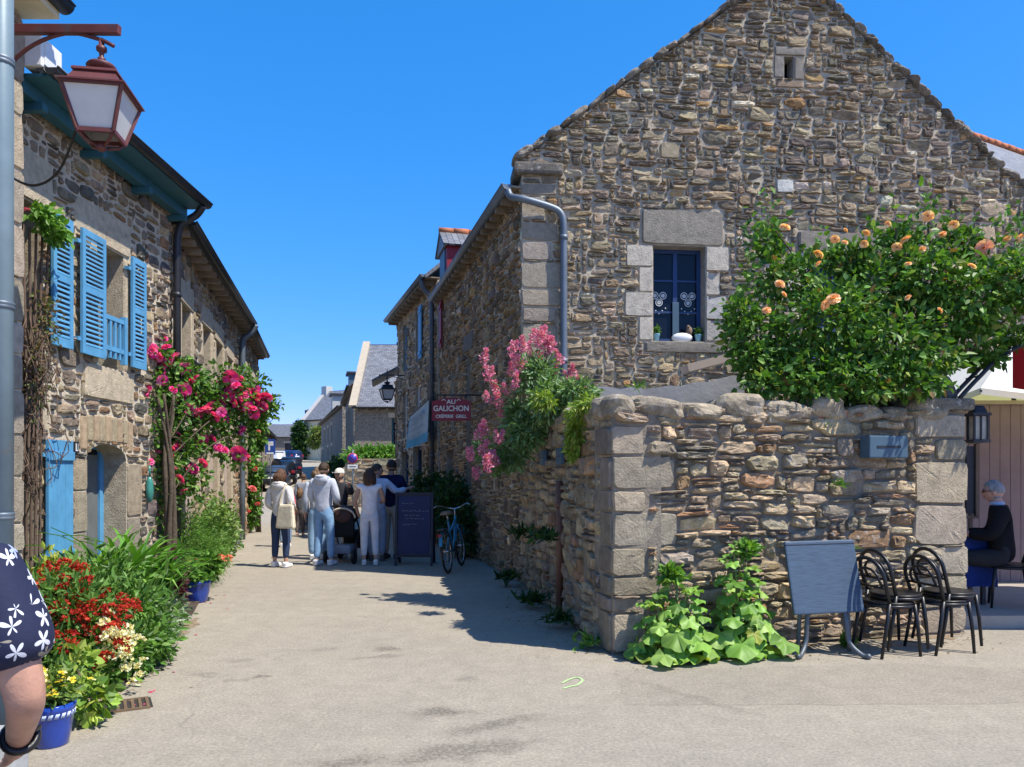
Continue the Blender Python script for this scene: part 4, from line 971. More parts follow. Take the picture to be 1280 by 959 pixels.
# ------------------------------------------------------------------ foliage
def unit(a): return a / np.maximum(np.linalg.norm(a, axis=1, keepdims=True), 1e-6)
def leaf_geo(mb, pts, out, size, pal, rng, wr=.55, droop=.2, fold=.25, svar=.35, up=.35, mi=0, curl=.15):
    """pts (n,3); out (n,3) preferred axis of each leaf"""
    n = len(pts)
    d = unit(out + rng.normal(0, .55, (n, 3)) + np.array((0, 0, -droop)))
    nr = unit(rng.normal(0, .6, (n, 3)) + np.array((0, 0, up)) + out * .35)
    w = unit(np.cross(d, nr)); nr = np.cross(w, d)
    L = size * rng.uniform(1 - svar, 1 + svar, (n, 1)); W = L * wr * rng.uniform(.8, 1.2, (n, 1)) * .5
    f = W * fold
    b = pts; t = pts + d * L - nr * L * curl
    l1 = pts + d * L * .32 + w * W + nr * f; r1 = pts + d * L * .32 - w * W + nr * f
    l2 = pts + d * L * .70 + w * W * .72 + nr * (f * .6 - L * curl * .4); r2 = pts + d * L * .70 - w * W * .72 + nr * (f * .6 - L * curl * .4)
    V = np.stack([b, l1, l2, t, r2, r1], 1).reshape(-1, 3)
    C = pick(pal, n, rng)
    q = np.array([(0, 3, 2, 1), (0, 5, 4, 3)]); Fc = (q[None] + (np.arange(n) * 6)[:, None, None]).reshape(-1, 4)
    mb.nadd(V, Fc, np.repeat(C, 6, 0), mi)

def cloud(rng, n, blobs, shell=.5):
    """points in ellipsoid blobs [(centre, radii, weight)] -> pts, outward"""
    w = np.array([b[2] if len(b) > 2 else b[1][0] * b[1][1] * b[1][2] for b in blobs], float) ** .8; w /= w.sum()
    k = rng.choice(len(blobs), n, p=w); c = np.array([tuple(b[0]) for b in blobs])[k]; r = np.array([tuple(b[1]) for b in blobs])[k]
    d = unit(rng.standard_normal((n, 3))); rad = (shell + (1 - shell) * rng.random((n, 1))) * rng.normal(1, .12, (n, 1))
    return c + d * r * rad, d

G_ROSE = [((.085, .19, .025), 4), ((.05, .125, .02), 3), ((.12, .25, .035), 3), ((.20, .32, .07), 1)]
G_BRIGHT = [((.11, .24, .03), 4), ((.08, .19, .025), 3), ((.16, .30, .05), 2)]
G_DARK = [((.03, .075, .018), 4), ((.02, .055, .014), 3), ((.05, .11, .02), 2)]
G_SILVER = [((.22, .30, .18), 3), ((.15, .24, .11), 3), ((.32, .38, .28), 1.5)]
G_YELLOW = [((.32, .38, .05), 3), ((.22, .30, .04), 2), ((.42, .42, .08), 1)]
G_MALLOW = [((.20, .36, .06), 4), ((.14, .28, .04), 3), ((.29, .45, .10), 2)]

G_MIX = G_ROSE + [((.26, .30, .06), .5), ((.16, .10, .04), .25)]
def rosette(name, mats, petals=22, r=.05, col=(.6, .03, .09), col2=None, seed=0, flat=.7):
    rng = np.random.default_rng(seed); mb = MB()
    for i in range(petals):
        t = i / petals; th = i * 2.399; el = 1.5 - t * 1.75
        d = np.array((math.cos(th) * math.cos(el), math.sin(th) * math.cos(el), math.sin(el) * flat))
        s = Vector((-math.sin(th), math.cos(th), 0)); D = Vector(d)
        u = D.cross(s) * -1; rr = r * (.45 + .6 * t); w = rr * .62; base = D * rr * .25
        tip = D * rr; k = rng.uniform(.8, 1.2); c = tuple(np.array(col if col2 is None or rng.random() < .6 else col2) * k)
        mb.add([base - s * w * .4, base + s * w * .4, tip + s * w - u * rr * .12, tip + D * rr * .18 + u * rr * .12, tip - s * w - u * rr * .12], [(0, 1, 2, 3, 4)], 0, c)
    return mb.mesh(name, mats)

def place(me, name, parent, p, rot=None, s=1.0):
    o = bpy.data.objects.new(name, me); COL.objects.link(o); o.parent = parent
    o.location = Vector(p) - ORG.get(parent.name, Vector()); o.scale = (s, s, s)
    if rot is not None: o.rotation_euler = rot
    return o
def rrot(r, tilt=.7): return (r.uniform(-tilt, tilt), r.uniform(-tilt, tilt), r.uniform(0, 6.28))

def stems_to(mb, root, pts, r0, rng, n=None, sag=.1):
    for p in pts:
        p = Vector(p); a = Vector(root) + Vector((rng.uniform(-.06, .06), rng.uniform(-.06, .06), 0))
        m = a.lerp(p, .5) + Vector((rng.uniform(-.1, .1), rng.uniform(-.1, .1), sag))
        mb.tube(smooth_path([a, m, p], 4), [r0 * (1 - .08 * i) for i in range(9)], 5)

# --- orange rose over the garden wall
rng = np.random.default_rng(101); rr = random.Random(101)
o = thing('orange_rose_bush', 'big leafy rose bush with apricot orange blooms spilling over the garden wall', 'rose bush', (3.7, 7.9, 0))
blobs = []
for (px, py, d, rx, rz_) in ((945, 420, 8.6, .42, .34), (985, 350, 8.7, .40, .30), (1040, 400, 8.4, .55, .48), (1100, 360, 8.7, .55, .46), (1160, 350, 8.6, .5, .42), (1215, 370, 8.5, .55, .45), (1275, 350, 8.4, .45, .40), (1120, 430, 8.4, .6, .42), (1190, 405, 8.6, .45, .24), (1010, 455, 8.4, .5, .30), (960, 300, 8.9, .16, .22), (1125, 300, 8.9, .3, .18), (1200, 305, 8.8, .3, .18), (1335, 345, 8.4, .5, .4), (1060, 325, 8.8, .3, .22), (925, 395, 8.5, .22, .22), (945, 450, 8.4, .25, .2), (985, 470, 8.3, .32, .18), (1065, 468, 8.3, .4, .16), (1125, 468, 8.4, .4, .14), (1165, 450, 8.4, .35, .16), (960, 482, 8.25, .3, .12), (1020, 488, 8.25, .3, .12), (1085, 488, 8.3, .35, .12), (1145, 484, 8.3, .35, .12)):
    blobs.append((P(px, py, d * .875), (rx * .875, .30 if rx > .3 else .15, rz_ * .875), rx * rz_ * .4))
mb = MB(); p, d = cloud(rng, 13500, blobs, .40); leaf_geo(mb, p, d, .072, G_MIX, rng, .62, .25, svar=.5)
for (px, py) in ((960, 285), (975, 330), (1023, 320), (1056, 330), (1125, 290), (1160, 272), (1192, 285), (1230, 300), (1270, 290), (935, 360), (925, 380), (1085, 300), (940, 300)):
    n = 45; q = np.array(P(px, py, 7.6)) + rng.normal(0, 1, (n, 3)) * (.07, .08, .15); leaf_geo(mb, q, np.tile((0, -.2, .5), (n, 1)) + rng.normal(0, .5, (n, 3)), .07, G_ROSE, rng, .62)
mb.build('foliage', LEAF, o)
mb = MB(); tg = [tuple(b[0]) for b in blobs] + [P(px, py, 7.6) for px, py in ((960, 275), (1160, 270), (1190, 285), (1056, 320), (1120, 285))]
stems_to(mb, (3.4, 7.72, 2.15), tg[:8], .02, rng); stems_to(mb, (4.05, 7.8, 2.15), tg[8:], .02, rng)
for x, y in ((3.4, 7.74), (4.05, 7.84)): mb.tube([(x + .03, y + .35, 0), (x, y + .25, 1.4), (x, y, 2.25)], [.035, .03, .02], 7)
mb.build('stems', BARK, o)
RO = [rosette('orange_rose_bloom', PETAL, 40, .068, (.88, .46, .22), (.92, .66, .45), s, 1.0) for s in (1, 2)]; RP = rosette('peach_rose_bloom', PETAL, 40, .085, (.88, .50, .42), (.88, .40, .30), 3, 1.0)
for i, (px, py, s) in enumerate(((1041, 374, 1.25), (1032, 381, 1.1), (1023, 318, 1), (958, 388, .8), (981, 284, 1), (1160, 270, 1), (1192, 281, .9), (1083, 291, .7), (1132, 300, 1.1), (1121, 309, .9), (1080, 305, .8), (1044, 299, .8), (1056, 303, .6), (1230, 310, 1.3), (1215, 333, .8), (1259, 299, .8), (1275, 298, .9), (1178, 293, .8), (1023, 330, .7), (975, 355, .9), (1135, 330, .6), (1175, 388, .6), (1135, 372, .6), (980, 368, .6), (1152, 312, .8), (1057, 288, .5), (1110, 280, .6))):
    place(RP if px in (1230,) else RO[i % 2], 'bloom', o, P(px, py, 7.05 if py > 325 else 7.45), (rr.uniform(.5, 1.1), rr.uniform(-.4, .4), rr.uniform(0, 6)), s * .72)

# --- red valerian on the wall corner
rng = np.random.default_rng(102)
def panicle(seed, c1, c2, n=150, L=.16, r=.055):
    rg = np.random.default_rng(seed); mb = MB(); t = rg.random(n); th = rg.uniform(0, 6.28, n)
    lump = .75 + .5 * (np.floor(t * 4) % 2)
    rad = r * (1 - t * .75) * lump * np.sqrt(rg.random(n)); p = np.stack([rad * np.cos(th), rad * np.sin(th), t * L], 1)
    leaf_geo(mb, p, unit(p - np.array((0, 0, L * .3))), .022, [(c1, 3), (c2, 2)], rg, .8, 0, .2); return mb.mesh('flower_head', PETAL)
VAL = [panicle(i, (.66, .17, .32), (.76, .36, .48)) for i in range(3)]
o = thing('valerian_plant', 'tall valerian with pink flower heads growing on top of the wall corner', 'plant', (.45, 8.9, 2.2))
mb = MB(); bl = [(P(670, 470, 8.9), (.24, .25, .26)), (P(690, 500, 8.7), (.26, .3, .26)), (P(650, 520, 9.2), (.22, .25, .2)), (P(640, 565, 9.2), (.24, .2, .22)), (P(720, 490, 8.5), (.26, .25, .14)), (P(660, 540, 9.0), (.26, .2, .2)), (P(625, 580, 9.3), (.16, .15, .14)), (P(600, 560, 9.4), (.1, .1, .14))]
p, d = cloud(rng, 4600, bl, .3); leaf_geo(mb, p, d, .085, [((.16, .27, .10), 4), ((.11, .21, .06), 3), ((.24, .34, .16), 2)], rng, .33, .15); 
heads = [(715, 458, .9), (722, 470, .7), (680, 412, 1), (657, 425, 1), (604, 440, 1), (612, 462, 1), (617, 478, .9), (622, 495, 1), (640, 430, 1), (638, 455, .9), (652, 450, 1.2), (662, 432, 1), (672, 420, 1.1), (685, 430, 1.1), (692, 425, 1), (700, 440, .9), (645, 470, .9), (637, 480, .9), (610, 490, .8), (606, 528, .9), (597, 535, 1), (600, 555, 1.1), (608, 575, 1.1), (592, 562, .9), (620, 567, 1), (598, 585, .8), (624, 540, .9), (695, 455, .7), (710, 465, .8), (675, 445, 1), (655, 480, .7), (730, 480, .6), (628, 508, .8), (665, 415, 1), (706, 475, .7)]
mb.build('foliage', LEAF, o); mb = MB()
for px, py, s in heads:
    q = P(px, py + 14, rr.uniform(8.7, 9.3)); c = Vector(bl[rr.choice((0, 1, 2)) if py < 500 else 3][0]); mb.tube(smooth_path([c, c.lerp(q, .6) + Vector((0, 0, -.04)), q], 4), .006, 5)
    for k in range(2): place(VAL[rr.randrange(3)], 'flower_head', o, q + Vector((rr.uniform(-.03, .03), 0, k * .05)), rrot(rr, .45), s * (1.1 - .3 * k))
mb.build('stems', M('green_stem', (.12, .18, .06), .7), o)
o = thing('trailing_fern', 'yellow green trailing plant hanging over the shaded wall below the pink valerian', 'plant', P(728, 530, 7.6))
mb = MB(); bl = [(P(730, 515, 7.5), (.16, .16, .10)), (P(722, 540, 7.6), (.12, .12, .2)), (P(735, 505, 7.3), (.16, .14, .07)), (P(715, 565, 7.7), (.06, .08, .1)), (P(680, 500, 8.0), (.12, .12, .10))]
p, d = cloud(rng, 1500, bl, .2); leaf_geo(mb, p, d, .075, [((.24, .34, .04), 3), ((.15, .24, .03), 3), ((.35, .40, .08), 1)], rng, .3, .8); mb.build('foliage', LEAF, o)
o = thing('wall_top_sprig', 'thin sprig with tiny pink flowers growing from the sunlit wall top', 'plant', P(985, 540, 7.15))
mb = MB(); bl = [(P(965, 540, 7.15), (.12, .05, .06)), (P(1000, 530, 7.2), (.15, .06, .05)), (P(1025, 533, 7.2), (.08, .05, .05)), (P(950, 525, 7.1), (.1, .05, .04))]
p, d = cloud(rng, 420, bl, .2); leaf_geo(mb, p, d + np.array((0, -.4, 0)), .05, G_ROSE, rng, .5, .5); mb.build('foliage', LEAF, o)
RS = rosette('tiny_pink_bloom', PETAL, 10, .022, (.6, .1, .25), None, 5)
for px, py in ((965, 522), (1027, 523)): place(RS, 'bloom', o, P(px, py, 7.08))
# grass tufts and weeds on the walls
def tuft(name, label, c, n, L, pal, spread=.05, cat='weed', seed=1, wr=.14, kind=None):
    rg = np.random.default_rng(seed); mb = MB(); p = np.array(c) + rg.normal(0, 1, (n, 3)) * (spread, spread * .6, spread * .25); leaf_geo(mb, p, np.tile((0, -.25, .8), (n, 1)) + rg.normal(0, .45, (n, 3)), L, pal, rg, wr, 0, .2, .4, .2, 0, .25)
    o = mb.build(name, LEAF, None, c); tag(o, label, cat); return o
for i, (px, py, d, lab) in enumerate(((800, 485, 7.0, 'tiny bright weed on the wall top left of the apricot rose'), (1050, 605, 7.1, 'tiny weed growing from a joint above the folded table'), (1065, 685, 7.1, 'tiny weed on the wall just above the stacked chairs'))):
    tuft('wall_weed', lab, P(px, py, d), 30, .07, G_BRIGHT, .03, seed=i)
for i, (x, y, z, n, lab) in enumerate(((.80, 6.9, .05, 60, 'small round weed at the foot of the wall corner'), (.46, 8.0, .9, 120, 'dark green tuft growing on the shaded wall near the rusty pipe'), (.22, 9.9, .8, 120, 'dark hanging tuft on the shaded wall farther from the corner'), (.60, 7.75, .1, 120, 'leafy weed clump at the foot of the shaded wall by the corner'), (.36, 8.9, .1, 140, 'leafy weed clump at the foot of the shaded wall below the rusty pipe'), (.05, 10.6, .12, 160, 'leafy weed clump in deep shade beside the bicycle'))):
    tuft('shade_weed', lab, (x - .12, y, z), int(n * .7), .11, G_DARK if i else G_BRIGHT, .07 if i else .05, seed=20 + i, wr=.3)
for i, (px, py, d, lab) in enumerate(((830, 0, 6.75, ''), (838, 563, 7.15, ''))): pass
tuft('pavement_weed', 'small green weed under the nearer stacked chairs', (2.08, 6.75, .02), 60, .13, G_BRIGHT, .05, seed=31, wr=.4); tuft('pavement_weed', 'grassy weed in front of the folded table leg', (1.55, 6.55, .01), 40, .10, G_BRIGHT, .04, seed=32, wr=.25); tuft('pavement_weed', 'small green weed under the farther stacked chairs', (3.05, 6.95, .02), 30, .10, G_BRIGHT, .03, seed=33, wr=.4)

# --- hollyhocks at the foot of the wall: big lobed leaves
def mallow(mb, rng, c, d, s, pal):
    d = Vector(d).normalized(); c = Vector(c); side_ = d.cross(Vector((0, 0, 1))).normalized(); n0 = side_.cross(d).normalized()
    if n0.z < 0: n0 = -n0
    N = 20; col = pick(pal, 1, rng)[0]; vs = [c]; base = c
    vs2 = []
    for i in range(N):
        th = -2.75 + 5.5 * i / (N - 1); lob = .80 + .20 * abs(math.cos(th * 2.5)) ** .7; r = s * lob * (1 - .12 * abs(th) / 2.75)
        q = c + d * (s * .45) + d * (r * math.cos(th)) * .62 + side_ * (r * math.sin(th)) * .62
        q += n0 * (s * .13 * math.sin(th * 5 + rng.uniform(-.7, .7)) - s * .16 * (abs(math.sin(th)) ** 2) + s * rng.normal(0, .035)); vs2.append(q)
    mid = [c + d * (s * .45) + (q - c - d * (s * .45)) * .55 + n0 * s * .05 for q in vs2]
    vs = [c + d * (s * .32)] + mid + vs2; fs = []
    for i in range(N - 1): fs += [(0, 1 + i, 2 + i), (1 + i, 1 + N + i, 2 + N + i, 2 + i)]
    mb.add(vs, fs, 0, tuple(col), True)
for i, (x, y, h, lab) in enumerate(((1.36, 6.50, .72, 'shorter hollyhock with broad pale green leaves near the wall corner'), (2.06, 6.68, .92, 'taller hollyhock with broad leaves beside the folded table'))):
    rng = np.random.default_rng(110 + i); o = thing('hollyhock', lab, 'plant', (x, y, 0), group='hollyhocks at the foot of the sunlit wall')
    mb = MB(); st = MB()
    for s_ in range(3):
        bx = x + rng.uniform(-.06, .06); top = Vector((bx + rng.uniform(-.10, .10), y + rng.uniform(-.05, .05), h * (1, .82, .7)[s_])); st.tube([(bx, y, 0), top], [.016, .009], 6)
        nl = (25, 20, 18)[s_]
        for k in range(nl):
            t = (k + .5) / nl; a = k * 2.4 + rng.uniform(-.4, .4) + s_; q = Vector((bx, y, 0)).lerp(top, .06 + .94 * t)
            size = (.175 * (1 - t) ** .7 + .055) * rng.uniform(.65, 1.2); pl = (.19 * (1 - t) + .04) * rng.uniform(.5, 1.2)
            dd = Vector((math.cos(a), math.sin(a) * .7 - .28, .35 * t + .05)).normalized(); e = q + dd * pl + Vector((0, 0, .04))
            if e.y > y + .16: e.y = y + .16
            e.z = max(e.z, .05); st.tube([q, q.lerp(e, .5) + Vector((0, 0, .03)), e], .005, 4)
            mallow(mb, rng, e, Vector((dd.x * .8, dd.y * .6 - .35, -.9 + 1.1 * t * t + rng.uniform(-.6, .6))), size, G_MALLOW if rng.random() > .1 or t > .3 else G_YELLOW)
    p, d = cloud(rng, 110, [((x, y, h * 1.0), (.09, .09, .07), 1)], .2); leaf_geo(mb, p, d + np.array((0, 0, .4)), .07, G_BRIGHT, rng, .7, 0)
    for k in range(4): a = rng.uniform(3.4, 6.0); mallow(mb, rng, Vector((x + .17 * math.cos(a), y + .12 * math.sin(a), .07)), Vector((math.cos(a), math.sin(a), -.1)), .2, G_YELLOW if k % 2 else G_MALLOW)
    mb.build('foliage', LEAF, o); st.build('stems', M('mallow_stem', (.16, .22, .07), .7), o)

# --- left flower bed
mb = MB(); mb.add([(-4.6, 4.6, .03), (-2.95, 4.75, .03), (-3.0, 5.6, .03), (-3.5, 8.3, .03), (-4.1, 10.2, .03), (-5.0, 13.5, .03), (-5.4, 13.5, .03), (-4.6, 10.0, .03)], [tuple(range(8))]); tag(mb.build('bed_soil', SOIL), kind='structure')
rng = np.random.default_rng(120); rr = random.Random(120)
o = thing('red_flower_clump', 'mound of small brick red flower heads at the left edge of the street', 'flowers', (-3.45, 6.2, 0))
mb = MB(); bl = [((-3.75, 6.0, .45), (.42, .42, .42)), ((-3.4, 5.9, .42), (.42, .42, .42)), ((-3.2, 6.35, .36), (.38, .42, .36)), ((-3.55, 6.6, .5), (.42, .4, .45)), ((-3.15, 5.75, .25), (.26, .3, .26)), ((-3.0, 6.1, .2), (.2, .3, .2)), ((-3.35, 5.4, .25), (.3, .3, .25))]
p, d = cloud(rng, 6200, bl, .35); p[:, 2] = np.maximum(p[:, 2], .03); leaf_geo(mb, p, d, .085, [((.09, .19, .03), 4), ((.06, .14, .025), 3), ((.14, .26, .05), 2)], rng, .33, .1); mb.build('foliage', LEAF, o)
def head(seed, c1, c2, n=46, r=.055, fl=.5, ps=.03):
    rg = np.random.default_rng(seed); mb = MB(); d = unit(rg.standard_normal((n, 3))); d[:, 2] = np.abs(d[:, 2]); p = d * np.array((r, r, r * fl)) * rg.uniform(.6, 1, (n, 1)); leaf_geo(mb, p, d, ps, [(c1, 3), (c2, 2)], rg, .75, 0, .2); return mb.mesh('flower_head', PETAL)
RH = [head(i, (.36, .022, .016), (.50, .06, .025)) for i in range(4)]
pts = [(75, 715), (90, 712), (105, 715), (62, 722), (70, 735), (85, 732), (100, 735), (115, 722), (98, 748), (112, 742), (120, 755), (92, 770), (85, 765), (100, 775), (112, 768), (130, 752), (140, 758), (145, 770), (150, 778), (135, 775), (128, 785), (140, 788), (150, 790), (105, 790), (90, 785), (78, 805), (70, 808), (62, 780), (118, 800), (60, 712), (52, 730), (130, 740), (165, 750), (172, 752), (178, 758), (158, 745), (95, 758), (148, 820), (108, 815), (138, 800), (152, 800), (120, 738), (108, 728), (80, 750), (88, 795), (55, 745), (150, 765), (125, 768), (84, 722), (98, 722)]
for i, (px, py) in enumerate(pts):
    d0 = 6.35 - (py - 710) / 110 * .95 + rr.uniform(-.12, .12); q = P(px, py, d0)
    for k in range(2): place(RH[(i + k) % 4], 'flower_head', o, q + Vector((.01 + rr.uniform(-.10, .10), -.10 + rr.uniform(-.10, .08), .03 + rr.uniform(-.07, .07))), rrot(rr, .8), rr.uniform(.45, 1.0))
o = thing('white_flower_clump', 'clump of creamy white and yellow daisies in front of the red flowers', 'flowers', (-2.98, 5.75, 0))
mb = MB(); bl = [((-2.98, 5.85, .22), (.22, .32, .22)), ((-2.95, 6.2, .2), (.18, .3, .2)), ((-3.05, 5.5, .18), (.2, .25, .2))]; p, d = cloud(rng, 1900, bl, .3); p[:, 2] = np.maximum(p[:, 2], .02); leaf_geo(mb, p, d, .07, G_ROSE, rng, .4); mb.build('foliage', LEAF, o)
WH = [head(10 + i, (.72, .70, .5), (.75, .66, .30), 20, .03, .6, .026) for i in range(3)]
for i in range(58):
    px = rr.gauss(148, 13); py = 795 + (px - 140) * .45 + rr.gauss(10, 20); place(WH[i % 3], 'flower_head', o, P(px, py, 5.45 + rr.uniform(-.1, .25)), rrot(rr), rr.uniform(.7, 1.3))
# strap leaved clump
o = thing('strap_leaf_plant', 'large clump of long glossy strap shaped leaves below the arched window', 'plant', (-3.75, 7.7, 0))
rng = np.random.default_rng(125); mb = MB()
for i in range(150):
    a = rng.uniform(0, 6.28); L = rng.uniform(.85, 1.35); bx = np.array((-4.0 + rng.normal(0, .20), 7.7 + rng.normal(0, .25), .08)); el = rng.uniform(.95, 1.5); c = pick([((.10, .25, .03), 4), ((.06, .16, .025), 3), ((.17, .33, .06), 2)], 1, rng)[0]
    if i % 3 == 0: a = rng.uniform(-1.2, .4)
    vs = []; w = rng.uniform(.026, .042)
    for k in range(8):
        t = k / 7; ang = el - 1.5 * t * t * rng.uniform(.9, 1.1) * (1.5 - el * .5); 
        if k == 0: pos = bx.copy()
        else: pos = pos + np.array((math.cos(a) * math.cos(ang), math.sin(a) * math.cos(ang), math.sin(ang))) * L / 7
        pos[0] = min(max(pos[0], -4.55), -3.25 - .1 * math.sin(i)); pos[2] = max(pos[2], .03)
        ww = w * (1 - t ** 3) * (.6 + min(t * 3, .4)) + .001; s_ = np.array((-math.sin(a), math.cos(a), 0)) * ww
        vs += [tuple(pos - s_), tuple(pos + np.array((0, 0, -.008))), tuple(pos + s_)]
    fs = []
    for k in range(7): b_ = 3 * k; fs += [(b_, b_ + 1, b_ + 4, b_ + 3), (b_ + 1, b_ + 2, b_ + 5, b_ + 4)]
    mb.add(vs, fs, 0, tuple(c), True)
mb.build('foliage', LEAF, o)
def bush(name, label, cat, loc, blobs, n, size, pal, seed, wr=.5, droop=.1, shell=.4, stem=True, group=None, up=.35):
    rg = np.random.default_rng(seed); o = thing(name, label, cat, loc, group=group); mb = MB(); p, d = cloud(rg, n, blobs, shell); p[:, 2] = np.maximum(p[:, 2], loc[2] + .02)
    leaf_geo(mb, p, d, size, pal, rg, wr, droop, up=up); mb.build('foliage', LEAF, o)
    if stem:
        mb = MB(); stems_to(mb, loc, [b[0] for b in blobs], .014, rg); mb.build('stems', BARK, o)
    return o
bush('spurge_plant', 'yellow green spurge between the corner stones and the red flowers', 'plant', (-4.0, 6.6, 0), [((-4.05, 6.7, .65), (.14, .16, .28)), ((-3.95, 6.5, .4), (.14, .16, .3))], 800, .06, G_YELLOW, 130, .4)
bush('silver_ground_plant', 'low pale silvery leaved plant spreading along the road edge', 'plant', (-3.15, 7.2, 0), [((-3.22, 6.75, .10), (.20, .42, .12)), ((-3.42, 7.35, .12), (.22, .4, .15)), ((-3.62, 7.9, .14), (.22, .35, .18)), ((-3.6, 7.3, .2), (.28, .4, .2))], 3000, .06, G_SILVER, 131, .4, stem=False)
bush('feathery_bush', 'feathery bright green bush under the pink climbing rose', 'bush', (-4.35, 10.8, 0), [((-4.6, 10.7, .6), (.38, .4, .45)), ((-4.4, 10.9, .42), (.38, .4, .4)), ((-4.65, 11.4, .55), (.36, .4, .45)), ((-4.5, 10.5, .85), (.28, .3, .3)), ((-4.25, 10.5, .28), (.26, .3, .24))], 6500, .06, G_BRIGHT, 132, .16, .2)
bush('leafy_shrub', 'tall pale leafy shrub beside the pink wooden doors', 'bush', (-5.1, 12.9, 0), [((-5.05, 12.8, .55), (.35, .4, .55)), ((-5.2, 13.4, .6), (.35, .4, .6)), ((-4.95, 12.4, .3), (.3, .35, .3))], 2600, .085, [((.16, .26, .06), 3), ((.10, .19, .04), 3), ((.24, .33, .10), 1)], 133, .6)
bush('dark_red_plant', 'dark burgundy leaved plant beside the smaller blue pot', 'plant', (-3.95, 8.9, 0), [((-3.98, 8.9, .45), (.16, .16, .2)), ((-3.95, 8.8, .2), (.16, .16, .2))], 620, .08, [((.10, .02, .035), 3), ((.06, .015, .02), 2), ((.10, .09, .05), 1)], 134, .4)
bush('road_edge_plant', 'small leafy plant at the wall foot past the pink doors', 'plant', (-5.75, 15.4, 0), [((-5.75, 15.3, .2), (.2, .35, .25)), ((-5.85, 15.9, .25), (.2, .3, .25))], 700, .08, [((.15, .16, .17), 2), ((.10, .19, .05), 3)], 135, .45, stem=False)
bush('lime_leaf_plant', 'lime yellow broad leaved plant behind the blue glazed pot', 'plant', (-2.85, 4.95, 0), [((-2.66, 4.80, .18), (.10, .12, .15)), ((-2.72, 4.95, .14), (.12, .12, .12)), ((-2.86, 5.0, .30), (.12, .12, .16))], 330, .07, [((.24, .36, .05), 3), ((.35, .42, .08), 2), ((.12, .22, .04), 2)], 136, .8)
# pots
BGL = M('blue_glaze', (.012, .05, .30), .18, var=.35, vscale=5, bump=.08, bscale=14, coat=.6)
def pot(c, r, h, label, rim=True):
    o = thing('glazed_pot', label, 'plant pot', c, group='blue glazed plant pots'); mb = MB()
    mb.lathe(c, [(r * .70, 0), (r * .74, .01), (r * .9, h * .45), (r, h * .82), (r * 1.05, h * .86), (r * 1.06, h * .98), (r * .97, h), (r * .93, h * .9), (r * .9, h * .86)], 28); mb.build('vessel', BGL, o)
    if rim:
        mb = MB(); n = 22; R_ = r * .985
        for i in range(n):
            a = i / n * 2 * math.pi; z = h * .76
            for k in range(3):
                aa = a + (k - 1) * .06; mb.tube([Vector(c) + Vector((R_ * math.cos(aa), R_ * math.sin(aa), z - h * .055)), Vector(c) + Vector((R_ * 1.012 * math.cos(aa + .09), R_ * 1.012 * math.sin(aa + .09), z + h * .055))], .0035, 4)
        mb.build('painted_band', paint('pale_glaze', (.5, .58, .68), .3), o)
    mb = MB(); mb.lathe(c, [(.001, h * .86), (r * .9, h * .861), (r * .9, h * .865)], 16); mb.build('soil', SOIL, o); return o
PC = Vector((-2.70, 4.46, 0)); pot(PC, .120, .25, 'large blue glazed pot with a white patterned band holding yellow pansies')
o = bush('yellow_pansies', 'small yellow pansies filling the patterned blue pot', 'flowers', PC + Vector((0, 0, .24)), [(PC + Vector((0, 0, .31)), (.125, .125, .10)), (PC + Vector((-.02, .06, .36)), (.12, .11, .09))], 600, .045, [((.10, .18, .03), 3), ((.16, .24, .05), 2)], 137, .5, stem=False)
YP = [rosette('pansy_bloom', PETAL, 7, .026, (.75, .55, .04), (.70, .65, .30), 30 + i, .5) for i in range(2)]
for i in range(48): place(YP[i % 2], 'bloom', o, PC + Vector((rr.gauss(0, .062), rr.gauss(-.02, .06), .385 + rr.uniform(-.07, .06))), rrot(rr, .9), rr.uniform(.7, 1.2))
P2 = Vector((-3.88, 9.35, 0)); pot(P2, .165, .27, 'smaller plain blue glazed pot at the roadside holding coral flowers', False)
o = bush('coral_pelargonium', 'coral flowers growing in the plain blue pot', 'flowers', P2 + Vector((0, 0, .25)), [(P2 + Vector((0, 0, .38)), (.24, .24, .16)), (P2 + Vector((.1, .1, .45)), (.18, .18, .14))], 700, .075, G_ROSE, 138, .8, stem=False)
CH = head(50, (.62, .14, .07), (.7, .25, .12), 30, .045, .6, .03)
for i in range(9): place(CH, 'flower_head', o, P2 + Vector((rr.gauss(.02, .13), rr.gauss(-.05, .1), .47 + rr.uniform(-.05, .12))), rrot(rr), rr.uniform(.8, 1.2))
mb = MB(); mb.box((-2.80, 3.93, .12), (.40, .34, .24), bev=.02); tag(mb.build('granite_block', GALV, loc=(-2.80, 3.93, 0)), 'plain grey granite block at the bottom left corner beside the blue pot', 'stone block')
mb = MB()                                # drain grating
for i in range(8): mb.box((-2.80 + .040 * i, 5.10 + .022 * i, .006), (.020, .24, .012), rz=.5)
for s_ in (-1, 1): mb.box((-2.66 - s_ * .06, 5.18 + s_ * .11, .007), (.34, .018, .014), rz=.5)
tag(mb.build('drain_grate', M('rusty_iron', (.17, .115, .07), .7, .3), loc=(-2.5, 5.2, 0)), 'rusty slotted drain grate at the edge of the flower bed', 'drain grate')
mb = MB(); mb.add([(-2.75, 5.0, .003), (-2.44, 5.17, .003), (-2.57, 5.40, .003), (-2.88, 5.22, .003)], [(0, 1, 2, 3)]); tag(mb.build('drain_recess', M('drain_dark', (.03, .027, .023), .9)), kind='structure')

